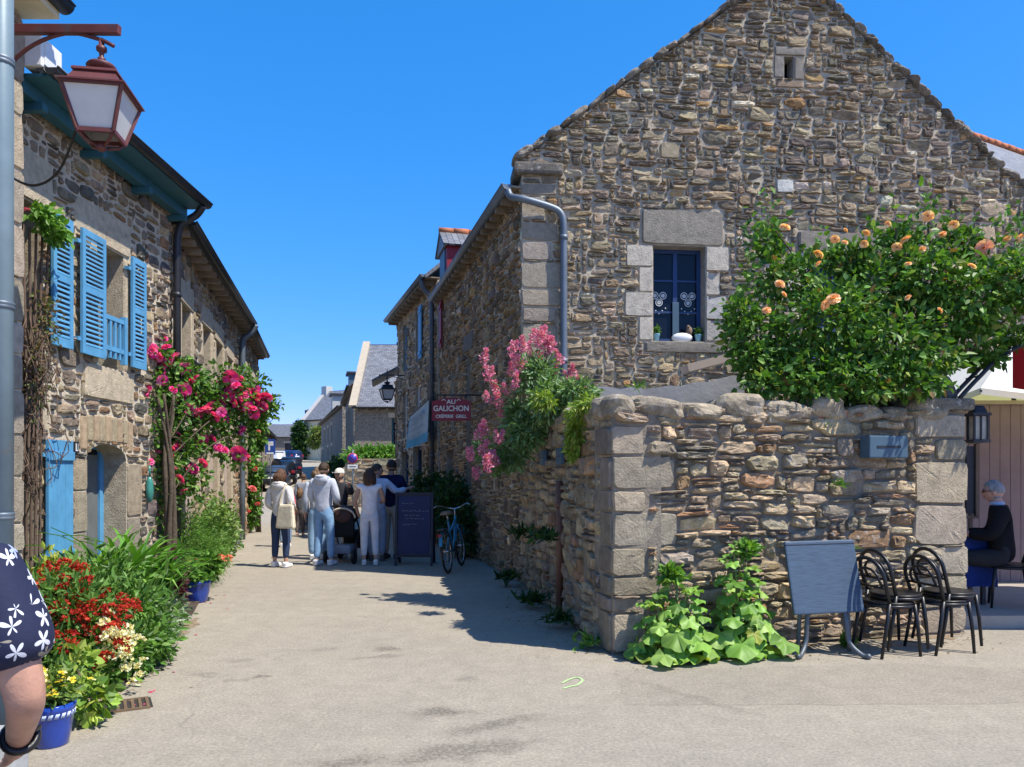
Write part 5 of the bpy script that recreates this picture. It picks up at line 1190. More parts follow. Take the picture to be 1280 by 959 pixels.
# --- pink climbing rose
rng = np.random.default_rng(140); rr = random.Random(140)
o = thing('pink_climbing_rose', 'climbing rose with masses of deep pink blooms by the dark downpipe', 'climbing rose', (-4.5, 9.95, 0))
fl_px = [(110, 90, 1.2), (140, 125, 1.2), (95, 185, .8), (165, 210, 1.2), (180, 245, .9), (140, 290, 1.2), (120, 290, 1), (225, 160, 1.2), (260, 190, 1.1), (240, 320, 1.2), (265, 280, 1.1), (290, 250, 1.1), (325, 305, .8), (345, 365, 1.3), (370, 350, 1.1), (405, 330, 1), (420, 370, 1), (430, 405, .9), (450, 230, 1.2), (445, 300, 1.3), (470, 270, 1.2), (510, 345, 1.3), (545, 300, 1.3), (565, 335, 1.3), (590, 310, 1.1), (535, 320, 1.2), (140, 400, .9), (200, 455, .8), (240, 460, .7), (240, 500, .9), (320, 490, 1.1), (375, 475, .9), (145, 540, 1.1), (205, 550, .8), (125, 565, .8), (200, 615, .9), (300, 595, 1), (250, 635, .8), (428, 520, .7), (485, 535, 1.3), (125, 790, .9), (265, 685, .6), (495, 445, .8), (85, 120, 1), (180, 320, .9), (215, 330, 1), (310, 240, .9), (330, 380, 1.1), (390, 375, 1.1), (395, 305, .9), (480, 320, 1), (500, 360, 1), (415, 250, .8), (520, 295, 1), (150, 105, .8), (160, 150, .8), (580, 345, .9), (460, 330, .9), (500, 300, 1)]
def rp(cx, cy):                         # the rose leans from the wall out over the bed
    px = 150 + cx / 3.197; py = 400 + cy / 3.197; d = 9.75 + (px - 175) / 160 * 1.6 + rr.uniform(-.15, .15); return P(px, py, d)
fpos = [(rp(a, b), s) for a, b, s in fl_px]
mb = MB(); bl = [(q + Vector((0, .12, -.06)), (.20, .22, .17), .007) for q, s in fpos]
for (px, py, r_) in ((190, 480, .3), (215, 510, .32), (250, 500, .3), (180, 540, .3), (200, 575, .26), (225, 560, .28), (265, 500, .25), (290, 490, .25), (180, 600, .22), (205, 620, .22), (190, 660, .22), (240, 540, .28), (175, 680, .2), (310, 500, .2), (200, 450, .2), (275, 540, .15), (230, 600, .16), (188, 630, .22), (200, 690, .22), (185, 560, .25), (208, 540, .25), (178, 515, .22), (235, 470, .25), (270, 470, .22), (300, 470, .2), (320, 480, .2), (190, 710, .18)):
    bl.append((P(px, py, 9.8 + (px - 175) / 160 * 1.6), (r_, r_ * .9, r_), r_ ** 3))
p, d = cloud(rng, 8500, bl, .25); leaf_geo(mb, p, d, .078, G_ROSE, rng, .58, .2); mb.build('foliage', LEAF, o)
RK = [rosette('pink_rose_bloom', PETAL, 34, .082, (.78, .05, .28), (.87, .19, .44), 60 + i, .95) for i in range(3)]
for i, (q, s) in enumerate(fpos):
    place(RK[i % 3], 'bloom', o, q + Vector((0, -.08, 0)), (rr.uniform(.3, 1.2), rr.uniform(-.5, .5), rr.uniform(0, 6)), s)
    if s >= .8 and i < 62: place(RK[(i + 2) % 3], 'bloom', o, q + Vector((rr.uniform(-.16, .16), rr.uniform(-.14, .05), rr.uniform(-.13, .13))), (rr.uniform(.2, 1.3), rr.uniform(-.6, .6), rr.uniform(0, 6)), s * rr.uniform(.6, .95))
    if s >= 1.25 and i < 62: place(RK[(i + 1) % 3], 'bloom', o, q + Vector((rr.uniform(-.13, .13), rr.uniform(-.1, .08), rr.uniform(-.10, .10))), (rr.uniform(.3, 1.2), rr.uniform(-.5, .5), rr.uniform(0, 6)), s * .9)
mb = MB()
for k in range(5): a = k * 1.26; mb.tube(smooth_path([(-4.46 + .04 * math.cos(a), 9.9 + .04 * math.sin(a), 0), (-4.44 + .05 * math.cos(a + 1), 9.9 + .05 * math.sin(a + 1), .9), (-4.46 + .05 * math.cos(a + 2), 9.85 + .06 * math.sin(a + 2), 1.7), (-4.48 + .1 * math.cos(a), 9.85 + .15 * math.sin(a), 2.6)], 5), [.034] * 6 + [.028] * 5 + [.018] * 5, 7)
for px, py in ((190, 430), (230, 470), (280, 480), (330, 500), (250, 560), (240, 590), (300, 540)):
    q = P(px, py, 9.8 + (px - 175) / 160 * 1.6); a = Vector((-4.44, 9.88, rr.uniform(1.2, 2.2))); mb.tube(smooth_path([a, a.lerp(q, .5) + Vector((0, 0, .18)), q], 6), .010, 5)
mb.build('trunk', BARK, o)
mb = MB(); q = P(187, 612, 9.6); mb.ball(q, (.05, .05, .17), 10); mb.tube([q + Vector((0, 0, .16)), q + Vector((0, 0, .30))], .014, 6); tag(mb.build('hanging_ornament', M('sea_green_glass', (.05, .22, .18), .2, var=.2, bump=0), loc=q), 'small sea green glass ornament hanging among the pink rose stems', 'ornament')
# second climbing rose farther up on the third house
o = thing('far_climbing_rose', 'second climbing rose with a few pale pink blooms on the farther left house', 'climbing rose', (-6.75, 20.2, 0))
bl = [(P(px - 3, py, 19.9), (.27, .3, .34), 1) for px, py in ((312, 535), (322, 550), (313, 570), (320, 590), (312, 610), (316, 630), (308, 515), (325, 525), (310, 650))]; mb = MB(); p, d = cloud(rng, 3000, bl, .35); leaf_geo(mb, p, d, .12, G_ROSE, rng, .6); mb.build('foliage', LEAF, o)
RL = rosette('pale_pink_bloom', PETAL, 36, .085, (.65, .12, .16), (.7, .28, .22), 71, 1.0)
for px, py in ((316, 611), (306, 618), (322, 630), (318, 585), (305, 567), (322, 540), (309, 640)): place(RL, 'bloom', o, P(px, py, 19.5), (rr.uniform(.5, 1.2), 0, rr.uniform(0, 6)), rr.uniform(.7, 1.2))
mb = MB(); stems_to(mb, (-6.72, 20.2, 0), [b[0] for b in bl], .02, rng); mb.build('stems', BARK, o)
# dry climber on the near wall
rng = np.random.default_rng(150); o = thing('dry_climber', 'half dead climbing vine with bare brown twigs on the left wall', 'vine', (-4.4, 7.15, 0)); mb = MB()
for k in range(90):
    y = 7.15 + rng.normal(0, .14); z = rng.uniform(1.7, 3.2); pts = [(-4.56 + rng.normal(0, .03), y, z)]
    for i in range(6): q = pts[-1]; pts.append((min(max(q[0] + rng.normal(0, .05), -4.6), -4.3), q[1] + rng.normal(.0, .06), q[2] + rng.normal(-.06, .11)))
    mb.tube(smooth_path(pts, 2), .005, 4)
for k in range(5): mb.tube(smooth_path([(-4.56, 7.1 + .05 * k, .0), (-4.55, 7.05 + .07 * k, 1.2), (-4.54, 7.1 + .06 * k, 2.4), (-4.54, 7.05 + .1 * k, 3.9)], 5), .014, 6)
mb.build('twigs', M('dry_twig', (.12, .08, .055), .9, var=.4), o); mb = MB()
bl = [((-4.5, 7.2, 2.6), (.08, .22, .6), .4), ((-4.5, 7.35, 3.1), (.08, .25, .4), .3)]; p, d = cloud(rng, 420, bl, .1); leaf_geo(mb, p, d + np.array((.5, 0, 0)), .05, [((.13, .16, .05), 3), ((.16, .10, .05), 3)], rng, .5, .4)
bl = [((-4.42, 7.18, 4.02), (.12, .18, .10), .3), ((-4.4, 7.3, 3.9), (.12, .2, .1), .3)]; p, d = cloud(rng, 330, bl, .1); leaf_geo(mb, p, d + np.array((.5, 0, 0)), .08, G_BRIGHT, rng, .55, .4); mb.build('foliage', LEAF, o)
place(RS, 'bloom', o, P(33, 262, 6.95), None, 1.6)
# dark shrubs along the shaded side
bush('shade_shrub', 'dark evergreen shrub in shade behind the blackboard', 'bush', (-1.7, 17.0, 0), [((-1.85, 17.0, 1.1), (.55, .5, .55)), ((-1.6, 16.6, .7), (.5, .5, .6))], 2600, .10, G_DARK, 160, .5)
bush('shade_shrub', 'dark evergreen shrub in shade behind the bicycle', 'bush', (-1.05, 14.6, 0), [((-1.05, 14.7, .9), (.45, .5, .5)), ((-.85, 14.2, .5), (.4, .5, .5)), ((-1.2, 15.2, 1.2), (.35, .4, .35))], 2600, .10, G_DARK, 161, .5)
bush('wall_top_plants', 'bright green leafy plants growing above the rounded street wall', 'plant', (-5.8, 32.2, gz(32)), [((-6.2, 32.2, gz(32) + 2.1), (.9, .6, .4)), ((-5.2, 32.3, gz(32) + 2.15), (.9, .6, .4))], 2200, .22, G_BRIGHT, 162, .35)
bush('house_ivy', 'tall column of dark ivy on the corner of the cream house', 'ivy', (-26.6, 95.6, gz(95)), [((-26.7, 95.3, gz(95) + z), (.9, .5, 1.2)) for z in (1, 2.4, 3.8)], 1500, .35, G_DARK, 163, .8)
bush('yard_tree', 'small yellow green tree in front of the cream house', 'tree', (-22.6, 90, gz(90)), [((-22.8, 90, gz(90) + 3.4), (1.2, 1, .9)), ((-22.0, 89.8, gz(90) + 2.6), (1.0, .9, .8)), ((-23.4, 90, gz(90) + 2.4), (.9, .9, .8))], 1600, .32, [((.16, .22, .04), 3), ((.10, .16, .03), 3), ((.26, .22, .05), 1)], 164, .6)
bush('roadside_bush', 'dark bush by the row house at the bend', 'bush', (-12.4, 55, gz(55)), [((-12.4, 55, gz(55) + .9), (1.0, .9, 1.0)), ((-11.8, 53, gz(53) + .7), (.8, .9, .8))], 1500, .25, G_DARK, 165, .6)

# fallen petals, dead leaves and grit along the edges of the lane
def litter(name, label, pts, size, pal, seed, kind='stuff'):
    rg = np.random.default_rng(seed); p = np.array(pts); n = len(p); mb = MB(); d = rg.normal(0, 1, (n, 3)); d[:, 2] = .05; leaf_geo(mb, p, d * 3, size, pal, rg, .7, 0, .15, .5, 2.5, 0, .1); o = mb.build(name, LEAF); tag(o, label, 'litter', kind='stuff')
rg = np.random.default_rng(5)
litter('fallen_petals', 'scattered pink and red petals along the flower bed edge', [(-3.0 - .32 * (y - 5.5) + .25 * abs(rg.normal()) + .05, y, .006) for y in rg.uniform(5.2, 11, 130)], .028, [((.55, .06, .14), 2), ((.5, .05, .03), 1), ((.6, .35, .3), 1)], 6)
t_ = rg.uniform(0, 1, 420); litter('leaf_litter', 'dry leaf bits and grit along the foot of the garden wall', [tuple(A0.lerp(B0, a) + Vector((.15, -1, 0)).normalized() * (.06 + .22 * abs(rg.normal()))  + Vector((0, 0, .005))) for a in t_], .022, [((.24, .16, .08), 3), ((.35, .27, .15), 2), ((.12, .09, .06), 2)], 7)
t_ = rg.uniform(0, 1, 300); litter('leaf_litter', 'dry leaf bits along the foot of the shaded wall', [tuple(SD.lerp(A0, a) + Vector((-.05 - .2 * abs(rg.normal()), 0, .005))) for a in t_], .025, [((.20, .14, .07), 3), ((.12, .16, .05), 2)], 8)
rg = np.random.default_rng(9)
DIRT = M('sandy_dirt', (.27, .205, .135), .95, var=.5, vscale=12, bump=.9, bscale=60, bdist=.02)
def dirt_strip(name, pa, pb, off, w, z=.0035, n=60):
    rg = np.random.default_rng(int(w * 1000)); vs = []; pa = Vector(pa); pb = Vector(pb); off = Vector(off).normalized()
    for i in range(n + 1):
        q = pa.lerp(pb, i / n); ww = w * (.55 + .45 * math.sin(i * .5) * math.sin(i * .23 + 1) + .18 * rg.normal()); vs += [q - off * .02 + Vector((0, 0, z)), q + off * max(ww, .03) + Vector((0, 0, z))]
    mb = MB(); mb.add(vs, [(2 * i, 2 * i + 1, 2 * i + 3, 2 * i + 2) for i in range(n)]); o = mb.build(name, DIRT); tag(o, kind='structure')
dirt_strip('roadside_dirt', A0, B0, (.24, -1, 0), .24); dirt_strip('roadside_dirt', A0, SD, (-1, -.15, 0), .18)
dirt_strip('roadside_dirt', (-2.95, 4.7, 0), (-3.45, 8.3, 0), (1, .15, 0), .13)
# ------------------------------------------------------------------ folded table and stacked chairs
o = thing('folded_table', 'folded grey blue square table leaning upright against the garden wall', 'table', (2.60, 6.72, 0))
TOPM = M('brushed_blue_laminate', (.052, .085, .13), .6, var=.35, vscale=3, bump=.1, bscale=30, aniso=(3, 3, 30))
mb = MB(); tp = Matrix.Rotation(R(8), 3, 'Z') @ Matrix.Rotation(R(-14), 3, 'X') @ Matrix.Rotation(R(-1), 3, 'Y'); c = Vector((2.74, 6.68, .68)); mb.box(c, (.66, .035, .64), rot=tp, bev=.014); mb.build('tabletop', TOPM, o)
mb = MB(); mb.box(c + tp @ Vector((0, -.0185, .285)), (.655, .004, .006), rot=tp); mb.build('edge_groove', DARKMET, o)
for sx in (-1, 1):
    mb = MB(); a = c + tp @ Vector((sx * .16, .03, -.2)); 
    mb.tube(smooth_path([a, Vector((2.74 + sx * .17, 6.62, .30)), Vector((2.74 + sx * .19, 6.60, .12)), Vector((2.74 + sx * .26, 6.52, .03)), Vector((2.74 + sx * .30, 6.48, .025))], 5), .021, 10)
    mb.tube(smooth_path([a + Vector((.045 * sx, .02, 0)), Vector((2.74 + sx * .215, 6.68, .30)), Vector((2.74 + sx * .225, 6.68, .10)), Vector((2.74 + sx * .24, 6.72, .025))], 5), .018, 10)
    mb.ball((2.74 + sx * .30, 6.48, .025), .026, 8); mb.build('leg', ZINC_D, o)
ch = local_thing('bistro_chair', 'black bistro chair with a round hoop back, left stack, nearer the folded table', 'chair', 'black bistro chairs stacked by the garden wall')
mb = MB(); prof = [(.001, .445), (.19, .447), (.205, .455), (.21, .465), (.205, .472), (.19, .474), (.001, .466)]; mb.lathe((0, 0, 0), prof, 28); mb.build('seat', BLACKPL, ch)
mb = MB(); mb.lathe((0, 0, 0), [(.20, .425), (.212, .425), (.212, .45), (.20, .45)], 28); mb.build('seat_rim', BLACKPL, ch)
for sx in (-1, 1):
    mb = MB(); mb.tube([(sx * .16, -.14, .45), (sx * .175, -.165, .24), (sx * .185, -.18, 0)], [.018, .016, .013], 8); mb.build('leg', BLACKPL, ch)
    mb = MB(); mb.tube([(sx * .19, .14, .47), (sx * .185, .17, .24), (sx * .19, .22, 0)], [.018, .016, .013], 8); mb.build('leg', BLACKPL, ch)
mb = MB(); hoop = [(-.19, .14, .47), (-.205, .185, .62)] + [(.205 * math.cos(t), .20 + .03 * math.sin(t), .68 + .17 * math.sin(t)) for t in [math.pi * (1 - k / 10) for k in range(11)]] + [(.205, .185, .62), (.19, .14, .47)]
mb.tube(hoop, .017, 8); mb.build('back_hoop', BLACKPL, ch)
mb = MB(); mb.tube([(-.14, .17, .60)] + [(.14 * math.cos(t), .20 + .02 * math.sin(t), .66 + .10 * math.sin(t)) for t in [math.pi * (1 - k / 8) for k in range(9)]] + [(.14, .17, .60)], .012, 8)
mb.tube([(-.20, .175, .60), (0, .155, .595), (.20, .175, .60)], .012, 8); mb.build('inner_hoop', BLACKPL, ch)
CHL = [(3.32, 6.72, 0, R(104), None), (3.41, 6.76, .06, R(101), 'black bistro chair with a round hoop back, left stack, resting on the lower chair'),
       (3.86, 6.84, 0, R(102), 'black round backed bistro chair on the ground, lower of the stack near the pillar'), (3.95, 6.88, .06, R(98), 'black round backed bistro chair, upper of the stack near the pillar')]
for i, (x, y, z, a, lab) in enumerate(CHL):
    if i == 0: ch.location = (x, y, z); ch.rotation_euler = (0, 0, a)
    else: dup(ch, (x, y, z), a, lab)

# ------------------------------------------------------------------ lettering
def text_mesh(body, size, mat, name, parent, loc, rot, ext=.004, sx=1.0, spacing=1.0):
    cu = bpy.data.curves.new(name, 'FONT'); cu.body = body; cu.size = size; cu.extrude = ext; cu.align_x = 'CENTER'; cu.align_y = 'CENTER'; cu.space_character = spacing; cu.offset = .002 * size / .1
    t = bpy.data.objects.new(name, cu); COL.objects.link(t); dg = bpy.context.evaluated_depsgraph_get(); me = bpy.data.meshes.new_from_object(t.evaluated_get(dg)); bpy.data.objects.remove(t)
    me.materials.clear(); me.materials.append(mat); o = bpy.data.objects.new(name, me); COL.objects.link(o); o.parent = parent; o.location = Vector(loc) - ORG.get(parent.name, Vector()); o.rotation_euler = rot; o.scale = (sx, 1, 1); return o
SY = 13.6; sc_ = P(564, 512, SY); o = thing('shop_sign', 'red hanging shop sign with white lettering on the shaded stone wall', 'sign', sc_)
mb = MB(); W = .70; H = .40; n = 14; pts = [(-W / 2, -H / 2), (W / 2, -H / 2), (W / 2, H * .36)] + [(W / 2 - W * k / n, H * .36 + .07 * math.sin(math.pi * k / n)) for k in range(1, n)] + [(-W / 2, H * .36)]
SR = Matrix.Rotation(R(-3), 3, 'Z'); q = [sc_ + SR @ Vector((a, 0, b)) for a, b in pts]; mb.prism(q, Vector((0, .035, 0))); mb.build('board', paint('sign_red', (.22, .009, .022), .45), o)
WL = paint('sign_white', (.75, .70, .62), .6)
text_mesh('AU', .105, WL, 'lettering', o, sc_ + Vector((0, -.006, .135)), (R(90), 0, R(-3)), .003, 1.15); text_mesh('GALICHON', .135, WL, 'lettering', o, sc_ + Vector((0, -.006, .015)), (R(90), 0, R(-3)), .003, .92); text_mesh('CRÊPERIE  GRILL', .082, WL, 'lettering', o, sc_ + Vector((0, -.006, -.125)), (R(90), 0, R(-3)), .003, .93)
mb = MB(); mb.tube(smooth_path([sc_ + Vector((-.17, -.006, .16)), sc_ + Vector((-.13, -.006, .18)), sc_ + Vector((-.10, -.006, .155))], 4), .008, 5); mb.tube(smooth_path([sc_ + Vector((.17, -.006, .16)), sc_ + Vector((.13, -.006, .18)), sc_ + Vector((.10, -.006, .155))], 4), .008, 5); mb.build('flourish', WL, o)
mb = MB(); mb.tube([sc_ + Vector((-.36, .02, .26)), sc_ + Vector((.62, .02, .26))], .014, 6); mb.tube([sc_ + Vector((-.25, .02, .26)), sc_ + Vector((-.25, .02, .14))], .008, 5); mb.tube([sc_ + Vector((.25, .02, .26)), sc_ + Vector((.25, .02, .14))], .008, 5); mb.build('hanger', DARKMET, o)
# banner
bc = P(523, 532, 19.0); o = thing('banner', 'pale blue fabric banner stretched on the shaded facade past the red sign', 'banner', bc); mb = MB()
pb = [P(512, 522, 19.4), P(536, 500, 18.2), P(535, 552, 18.2), P(507, 562, 19.4)]; nu, nv = 8, 10; vs = []
for j in range(nv + 1):
    for i in range(nu + 1):
        u, w_ = i / nu, j / nv; q = pb[0].lerp(pb[1], u).lerp(pb[3].lerp(pb[2], u), w_); vs.append(q + Vector((-.03, -.02, 0)) * math.sin(u * 9) * w_)
k = nu + 1; fs = [(j * k + i, (j + 1) * k + i, (j + 1) * k + i + 1, j * k + i + 1) for j in range(nv) for i in range(nu)]
cs = [(.42, .50, .52) if v_ < 80 else (.16, .45, .60) for v_ in range(len(vs))]
b0 = len(mb.v); mb.add(vs, fs, 0, (.42, .50, .52), True)
for i in range(len(vs)):
    if i // k > 7 or i % k == 0: mb.c[i] = (.10, .34, .50, 1)
mb.build('cloth', CLOTH, o); mb = MB(); mb.bar(pb[0] + Vector((0, 0, .02)), pb[1] + Vector((0, 0, .02)), .03, .03); mb.build('rail', DARKMET, o)
mb = MB()
for j in range(4):
    q = pb[0].lerp(pb[3], .2 + .17 * j); w_ = pb[1].lerp(pb[2], .2 + .17 * j); mb.bar(q.lerp(w_, .18) + Vector((-.05, -.06, 0)), q.lerp(w_, .82 - .1 * (j % 2)) + Vector((-.05, -.06, 0)), .006, .07 if j == 0 else .035)
mb.build('printed_lines', paint('faded_print', (.30, .38, .42), .8), o)
# small street lantern on the corner
lantern('street_lantern', P(484, 470, 22.5), .75, R(20), DARKMET, MILK, 'small black street lantern on a bracket above the no parking sign').name
o = thing('lantern_bracket', 'thin black bracket holding the small street lantern', 'bracket', P(484, 468, 22.5)); mb = MB(); q = P(484, 470, 22.5); mb.tube([q + Vector((-.25, 0, .03)), q + Vector((.75, .15, .03))], .018, 6); mb.tube(smooth_path([q + Vector((.7, .15, -.4)), q + Vector((.5, .1, -.12)), q + Vector((.1, .02, 0))], 5), .012, 5); mb.tube([q + Vector((0, 0, .02)), q + Vector((0, 0, .2))], .012, 5); mb.build('arm', DARKMET, o)
# blackboard
o = thing('blackboard', 'large navy blackboard menu stand in the shade on the street', 'blackboard', (-1.68, 12.9, 0)); bw = paint('blackboard_frame', (.012, .014, .03), .5); bs = M('chalkboard', (.010, .018, .075), .6, var=.4, vscale=3, bump=.05)
x0, x1, yb = -1.98, -1.37, 12.95
mb = MB()
for x in (x0, x1): mb.bar((x, yb, 0), (x, yb + .12, 1.24), .05, .04, up=(1, 0, 0)); mb.bar((x, yb + .45, 0), (x, yb + .14, 1.24), .05, .04, up=(1, 0, 0))
mb.bar((x0, yb + .118, 1.22), (x1, yb + .118, 1.22), .05, .05); mb.bar((x0, yb + .02, .17), (x1, yb + .02, .17), .04, .05); mb.build('frame', bw, o)
mb = MB(); mb.slab((x0 + .03, yb + .012, .2), (x1 - .03, yb + .012, .2), (x1 - .03, yb + .108, 1.2), (x0 + .03, yb + .108, 1.2), .015); mb.build('board', bs, o)
mb = MB(); rr = random.Random(8)
for j, (z, a, b) in enumerate(((1.06, .10, .30), (.93, .1, .5), (.86, .14, .40), (.80, .16, .45), (.70, .12, .35))):
    x = x0 + a
    while x < x0 + b: w_ = rr.uniform(.03, .07); mb.tube([(x + w_ * t / 5, yb + .008 + (z - .2) * .096 - .004, z + rr.uniform(-.014, .014)) for t in range(6)], .0035, 4); x += w_ + .018
mb.build('chalk_scrawl', paint('chalk', (.30, .34, .40), .9), o)
# bicycle (built along +Y, then turned)
bk = local_thing('bicycle', 'blue bicycle with swept handlebars parked in shade by the wall', 'bicycle'); BB = paint('bike_blue', (.04, .22, .36), .35); CHROME = M('chrome', (.5, .5, .5), .2, .9, var=.05, bump=0)
for y in (-.52, .52):
    mb = MB(); mb.tube([(0, y + .33 * math.cos(t * math.pi / 14), .34 + .33 * math.sin(t * math.pi / 14)) for t in range(28)], .019, 8, closed=True); w = mb.build('wheel', BLACKPL, bk)
    mb = MB(); mb.tube([(0, y + .305 * math.cos(t * math.pi / 14), .34 + .305 * math.sin(t * math.pi / 14)) for t in range(28)], .009, 6, closed=True)
    for t in range(14): a = t * math.pi / 7; mb.tube([(0, y, .34), (0, y + .3 * math.cos(a), .34 + .3 * math.sin(a))], .0025, 3)
    mb.tube([(-.05, y, .34), (.05, y, .34)], .02, 8); mb.build('rim', CHROME, w)
    mb = MB(); pts = [(s_, y + .37 * math.cos(t), .34 + .37 * math.sin(t)) for t in [(.1 + .75 * k / 8) * math.pi for k in range(9)] for s_ in (-.025, .025)]; mb.add(pts, [(2 * i, 2 * i + 1, 2 * i + 3, 2 * i + 2) for i in range(8)]); mb.build('mudguard', BB, bk)
mb = MB(); hd = (0, -.36, .86)
for a, b in (((0, .52, .34), (0, .08, .30)), ((0, .08, .30), (0, -.33, .70)), ((0, .08, .30), (0, .20, .85)), ((0, .14, .62), (0, -.35, .80)), ((0, .52, .34), (0, .15, .65)), (hd, (0, -.33, .68))): mb.tube([a, b], .018, 8)
for s_ in (-.05, .05): mb.tube([(s_ * .6, -.33, .70), (s_, -.40, .56), (s_, -.52, .34)], .011, 6)
mb.build('frame', BB, bk)
mb = MB(); mb.tube(smooth_path([(-.31, -.18, 1.03), (-.24, -.26, 1.05), (-.10, -.40, 1.0), (0, -.38, .98), (.10, -.40, 1.0), (.24, -.26, 1.05), (.31, -.18, 1.03)], 5), .012, 8); mb.tube([(0, -.36, .84), (0, -.38, .99)], .013, 8); mb.build('handlebar', CHROME, bk)
mb = MB(); mb.box((0, .25, .94), (.19, .26, .06), bev=.028, taper=(.75, .8)); mb.box((0, .09, .94), (.06, .16, .045), bev=.02); mb.build('saddle', WOOD, bk); mb = MB(); mb.tube([(0, .20, .80), (0, .22, .93)], .013, 8); mb.build('seat_post', CHROME, bk)
mb = MB(); mb.box((0, .64, .70), (.13, .34, .02)); mb.tube([(.05, .76, .70), (.03, .54, .36)], .006, 5); mb.tube([(-.05, .76, .70), (-.03, .54, .36)], .006, 5); mb.build('carrier', DARKMET, bk); mb = MB(); mb.box((0, .86, .62), (.06, .03, .05), bev=.01); mb.build('rear_light', RED, bk)
for s_ in (-1, 1): mb = MB(); mb.tube([(s_ * .03, .08, .30), (s_ * .07, .08, .30 - s_ * .15)], .009, 5); mb.box((s_ * .11, .08, .30 - s_ * .16), (.09, .06, .02)); mb.build('pedal', DARKMET, bk)
bk.location = (-.93, 12.55, 0); bk.rotation_euler = (0, R(6), R(172))

# ------------------------------------------------------------------ terrace beyond the pillar
mb = MB(); mb.prism([(4.58, 7.75, 0), (12, 7.95, 0), (12, 11.2, 0), (4.35, 11.2, 0)], (0, 0, .13)); tag(mb.build('terrace', paint('terrace_slab', (.34, .30, .25), .9)), kind='structure')
PLANK = paint('mauve_boards', (.27, .19, .17), .7)
o = thing('board_wall', 'tall dusky pink boarded wall at the back of the terrace', 'wall', (6.5, 10.2, .13)); mb = MB()
for i in range(52): x = 5.0 + i * .14; mb.box((x + .07, 10.2, 1.32), (.133, .03, 2.37))
mb.build('boards', PLANK, o); mb = MB(); mb.box((8.64, 10.19, 2.53), (7.3, .09, .05)); mb.build('top_rail', paint('top_rail', (.42, .34, .24), .8), o)
o = thing('wall_lantern', 'black rectangular wall lantern hanging beside the gate pillar', 'wall lantern', P(1222, 535, 8.0)); q = P(1222, 535, 8.0); mb = MB()
for sx in (-1, 1):
    for sy in (-1, 1): mb.box(q + Vector((sx * .07, sy * .06, 0)), (.018, .018, .26))
mb.box(q + Vector((0, 0, .14)), (.19, .17, .03)); mb.box(q + Vector((0, 0, -.14)), (.18, .16, .03)); mb.box(q + Vector((0, 0, .19)), (.16, .14, .09), bev=.02, taper=(.6, .6)); mb.box(q + Vector((0, -.062, 0)), (.012, .014, .25)); mb.bar(q + Vector((0, 0, .2)), q + Vector((-.4, -.15, .22)), .03, .03); mb.build('frame', DARKMET, o); mb = MB(); mb.box(q, (.125, .105, .24)); mb.build('glass_pane', M('dusty_glass', (.42, .38, .30), .3, var=.3, vscale=9, bump=0), o)
o = thing('menu_case', 'narrow wood framed menu case against the back boards by the pillar', 'menu case', (5.55, 9.3, .9)); mb = MB(); q = P(1213, 600, 9.0); mb.box(q, (.11, .04, .80)); mb.build('panel', DARKMET, o); mb = MB(); mb.box(q + Vector((.055, -.02, .0)), (.03, .05, .86)); mb.box(q + Vector((0, -.02, -.44)), (.14, .05, .03)); mb.box(q + Vector((0, -.02, .44)), (.14, .05, .03)); mb.bar(q + Vector((0, .0, -.4)), Vector((q.x, q.y, .13)), .04, .03, up=(0, 1, 0)); mb.build('frame', WOOD, o)
# red parasol (square) over the terrace, white parasol behind
def parasol(name, label, c, half, z, rise, val, mat, tilt=0, post=True):
    o = thing(name, label, 'parasol', (c[0], c[1], .13)); mb = MB(); ap = Vector((c[0], c[1], z + rise)); cr = [Vector((c[0] + sx * half, c[1] + sy * half, z)) for sx, sy in ((-1, -1), (1, -1), (1, 1), (-1, 1))]
    for i in range(4):
        a, b = cr[i], cr[(i + 1) % 4]; n = 8; rows = []
        for j in range(7):
            t = j / 6; p0 = a.lerp(ap, t); p1 = b.lerp(ap, t); rows.append([p0.lerp(p1, k / n) + Vector((0, 0, -.10 * math.sin(math.pi * k / n) * (1 - t))) for k in range(n + 1)])
        vs = [q for r_ in rows for q in r_]; fs = [(j * (n + 1) + k, j * (n + 1) + k + 1, (j + 1) * (n + 1) + k + 1, (j + 1) * (n + 1) + k) for j in range(6) for k in range(n)]
        mb.add(vs, fs, 0, (1, 1, 1), True); vs = rows[0] + [q + Vector((0, 0, -val)) for q in rows[0]]; mb.add(vs, [(k, n + 1 + k, n + 2 + k, k + 1) for k in range(n)])
    mb.build('canopy', mat, o); mb = MB()
    for q in cr: mb.tube([ap - Vector((0, 0, .05)), q - Vector((0, 0, .04))], .014, 6)
    mb.build('ribs', DARKMET, o); mb = MB(); mb.tube([(c[0], c[1], .13), ap + Vector((0, 0, .08))], .03, 10); mb.build('pole', DARKMET, o); return o
RCL = M('red_canvas', (.42, .012, .02), .8, var=.12, bump=.2, transl=.18); WCL = M('white_canvas', (.78, .78, .78), .8, var=.06, bump=.2, transl=.2)
parasol('red_parasol', 'deep red parasol corner jutting in at the right edge above the terrace', (6.96, 8.05), 1.0, 3.10, .55, .50, RCL)
parasol('white_parasol', 'large white parasol behind the boarded wall and iron arch', (7.0, 10.6), 1.2, 2.64, .8, .08, WCL)
o = thing('rose_arch', 'dark iron arch rising from the gate pillar under the roses', 'arch', (4.55, 7.55, 2.4)); mb = MB()
for dy in (0, .16): mb.tube(smooth_path([(4.42, 7.5 + dy, 2.33), (4.62, 7.55 + dy, 2.52), (4.95, 7.65 + dy, 2.78), (5.4, 7.75 + dy, 2.95), (6.0, 7.8 + dy, 2.98)], 6), .022, 8)
for x, z in ((4.66, 2.555), (4.95, 2.78), (5.3, 2.92)): mb.tube([(x, 7.55, z), (x, 7.80, z)], .009, 5)
mb.build('hoops', DARKMET, o)
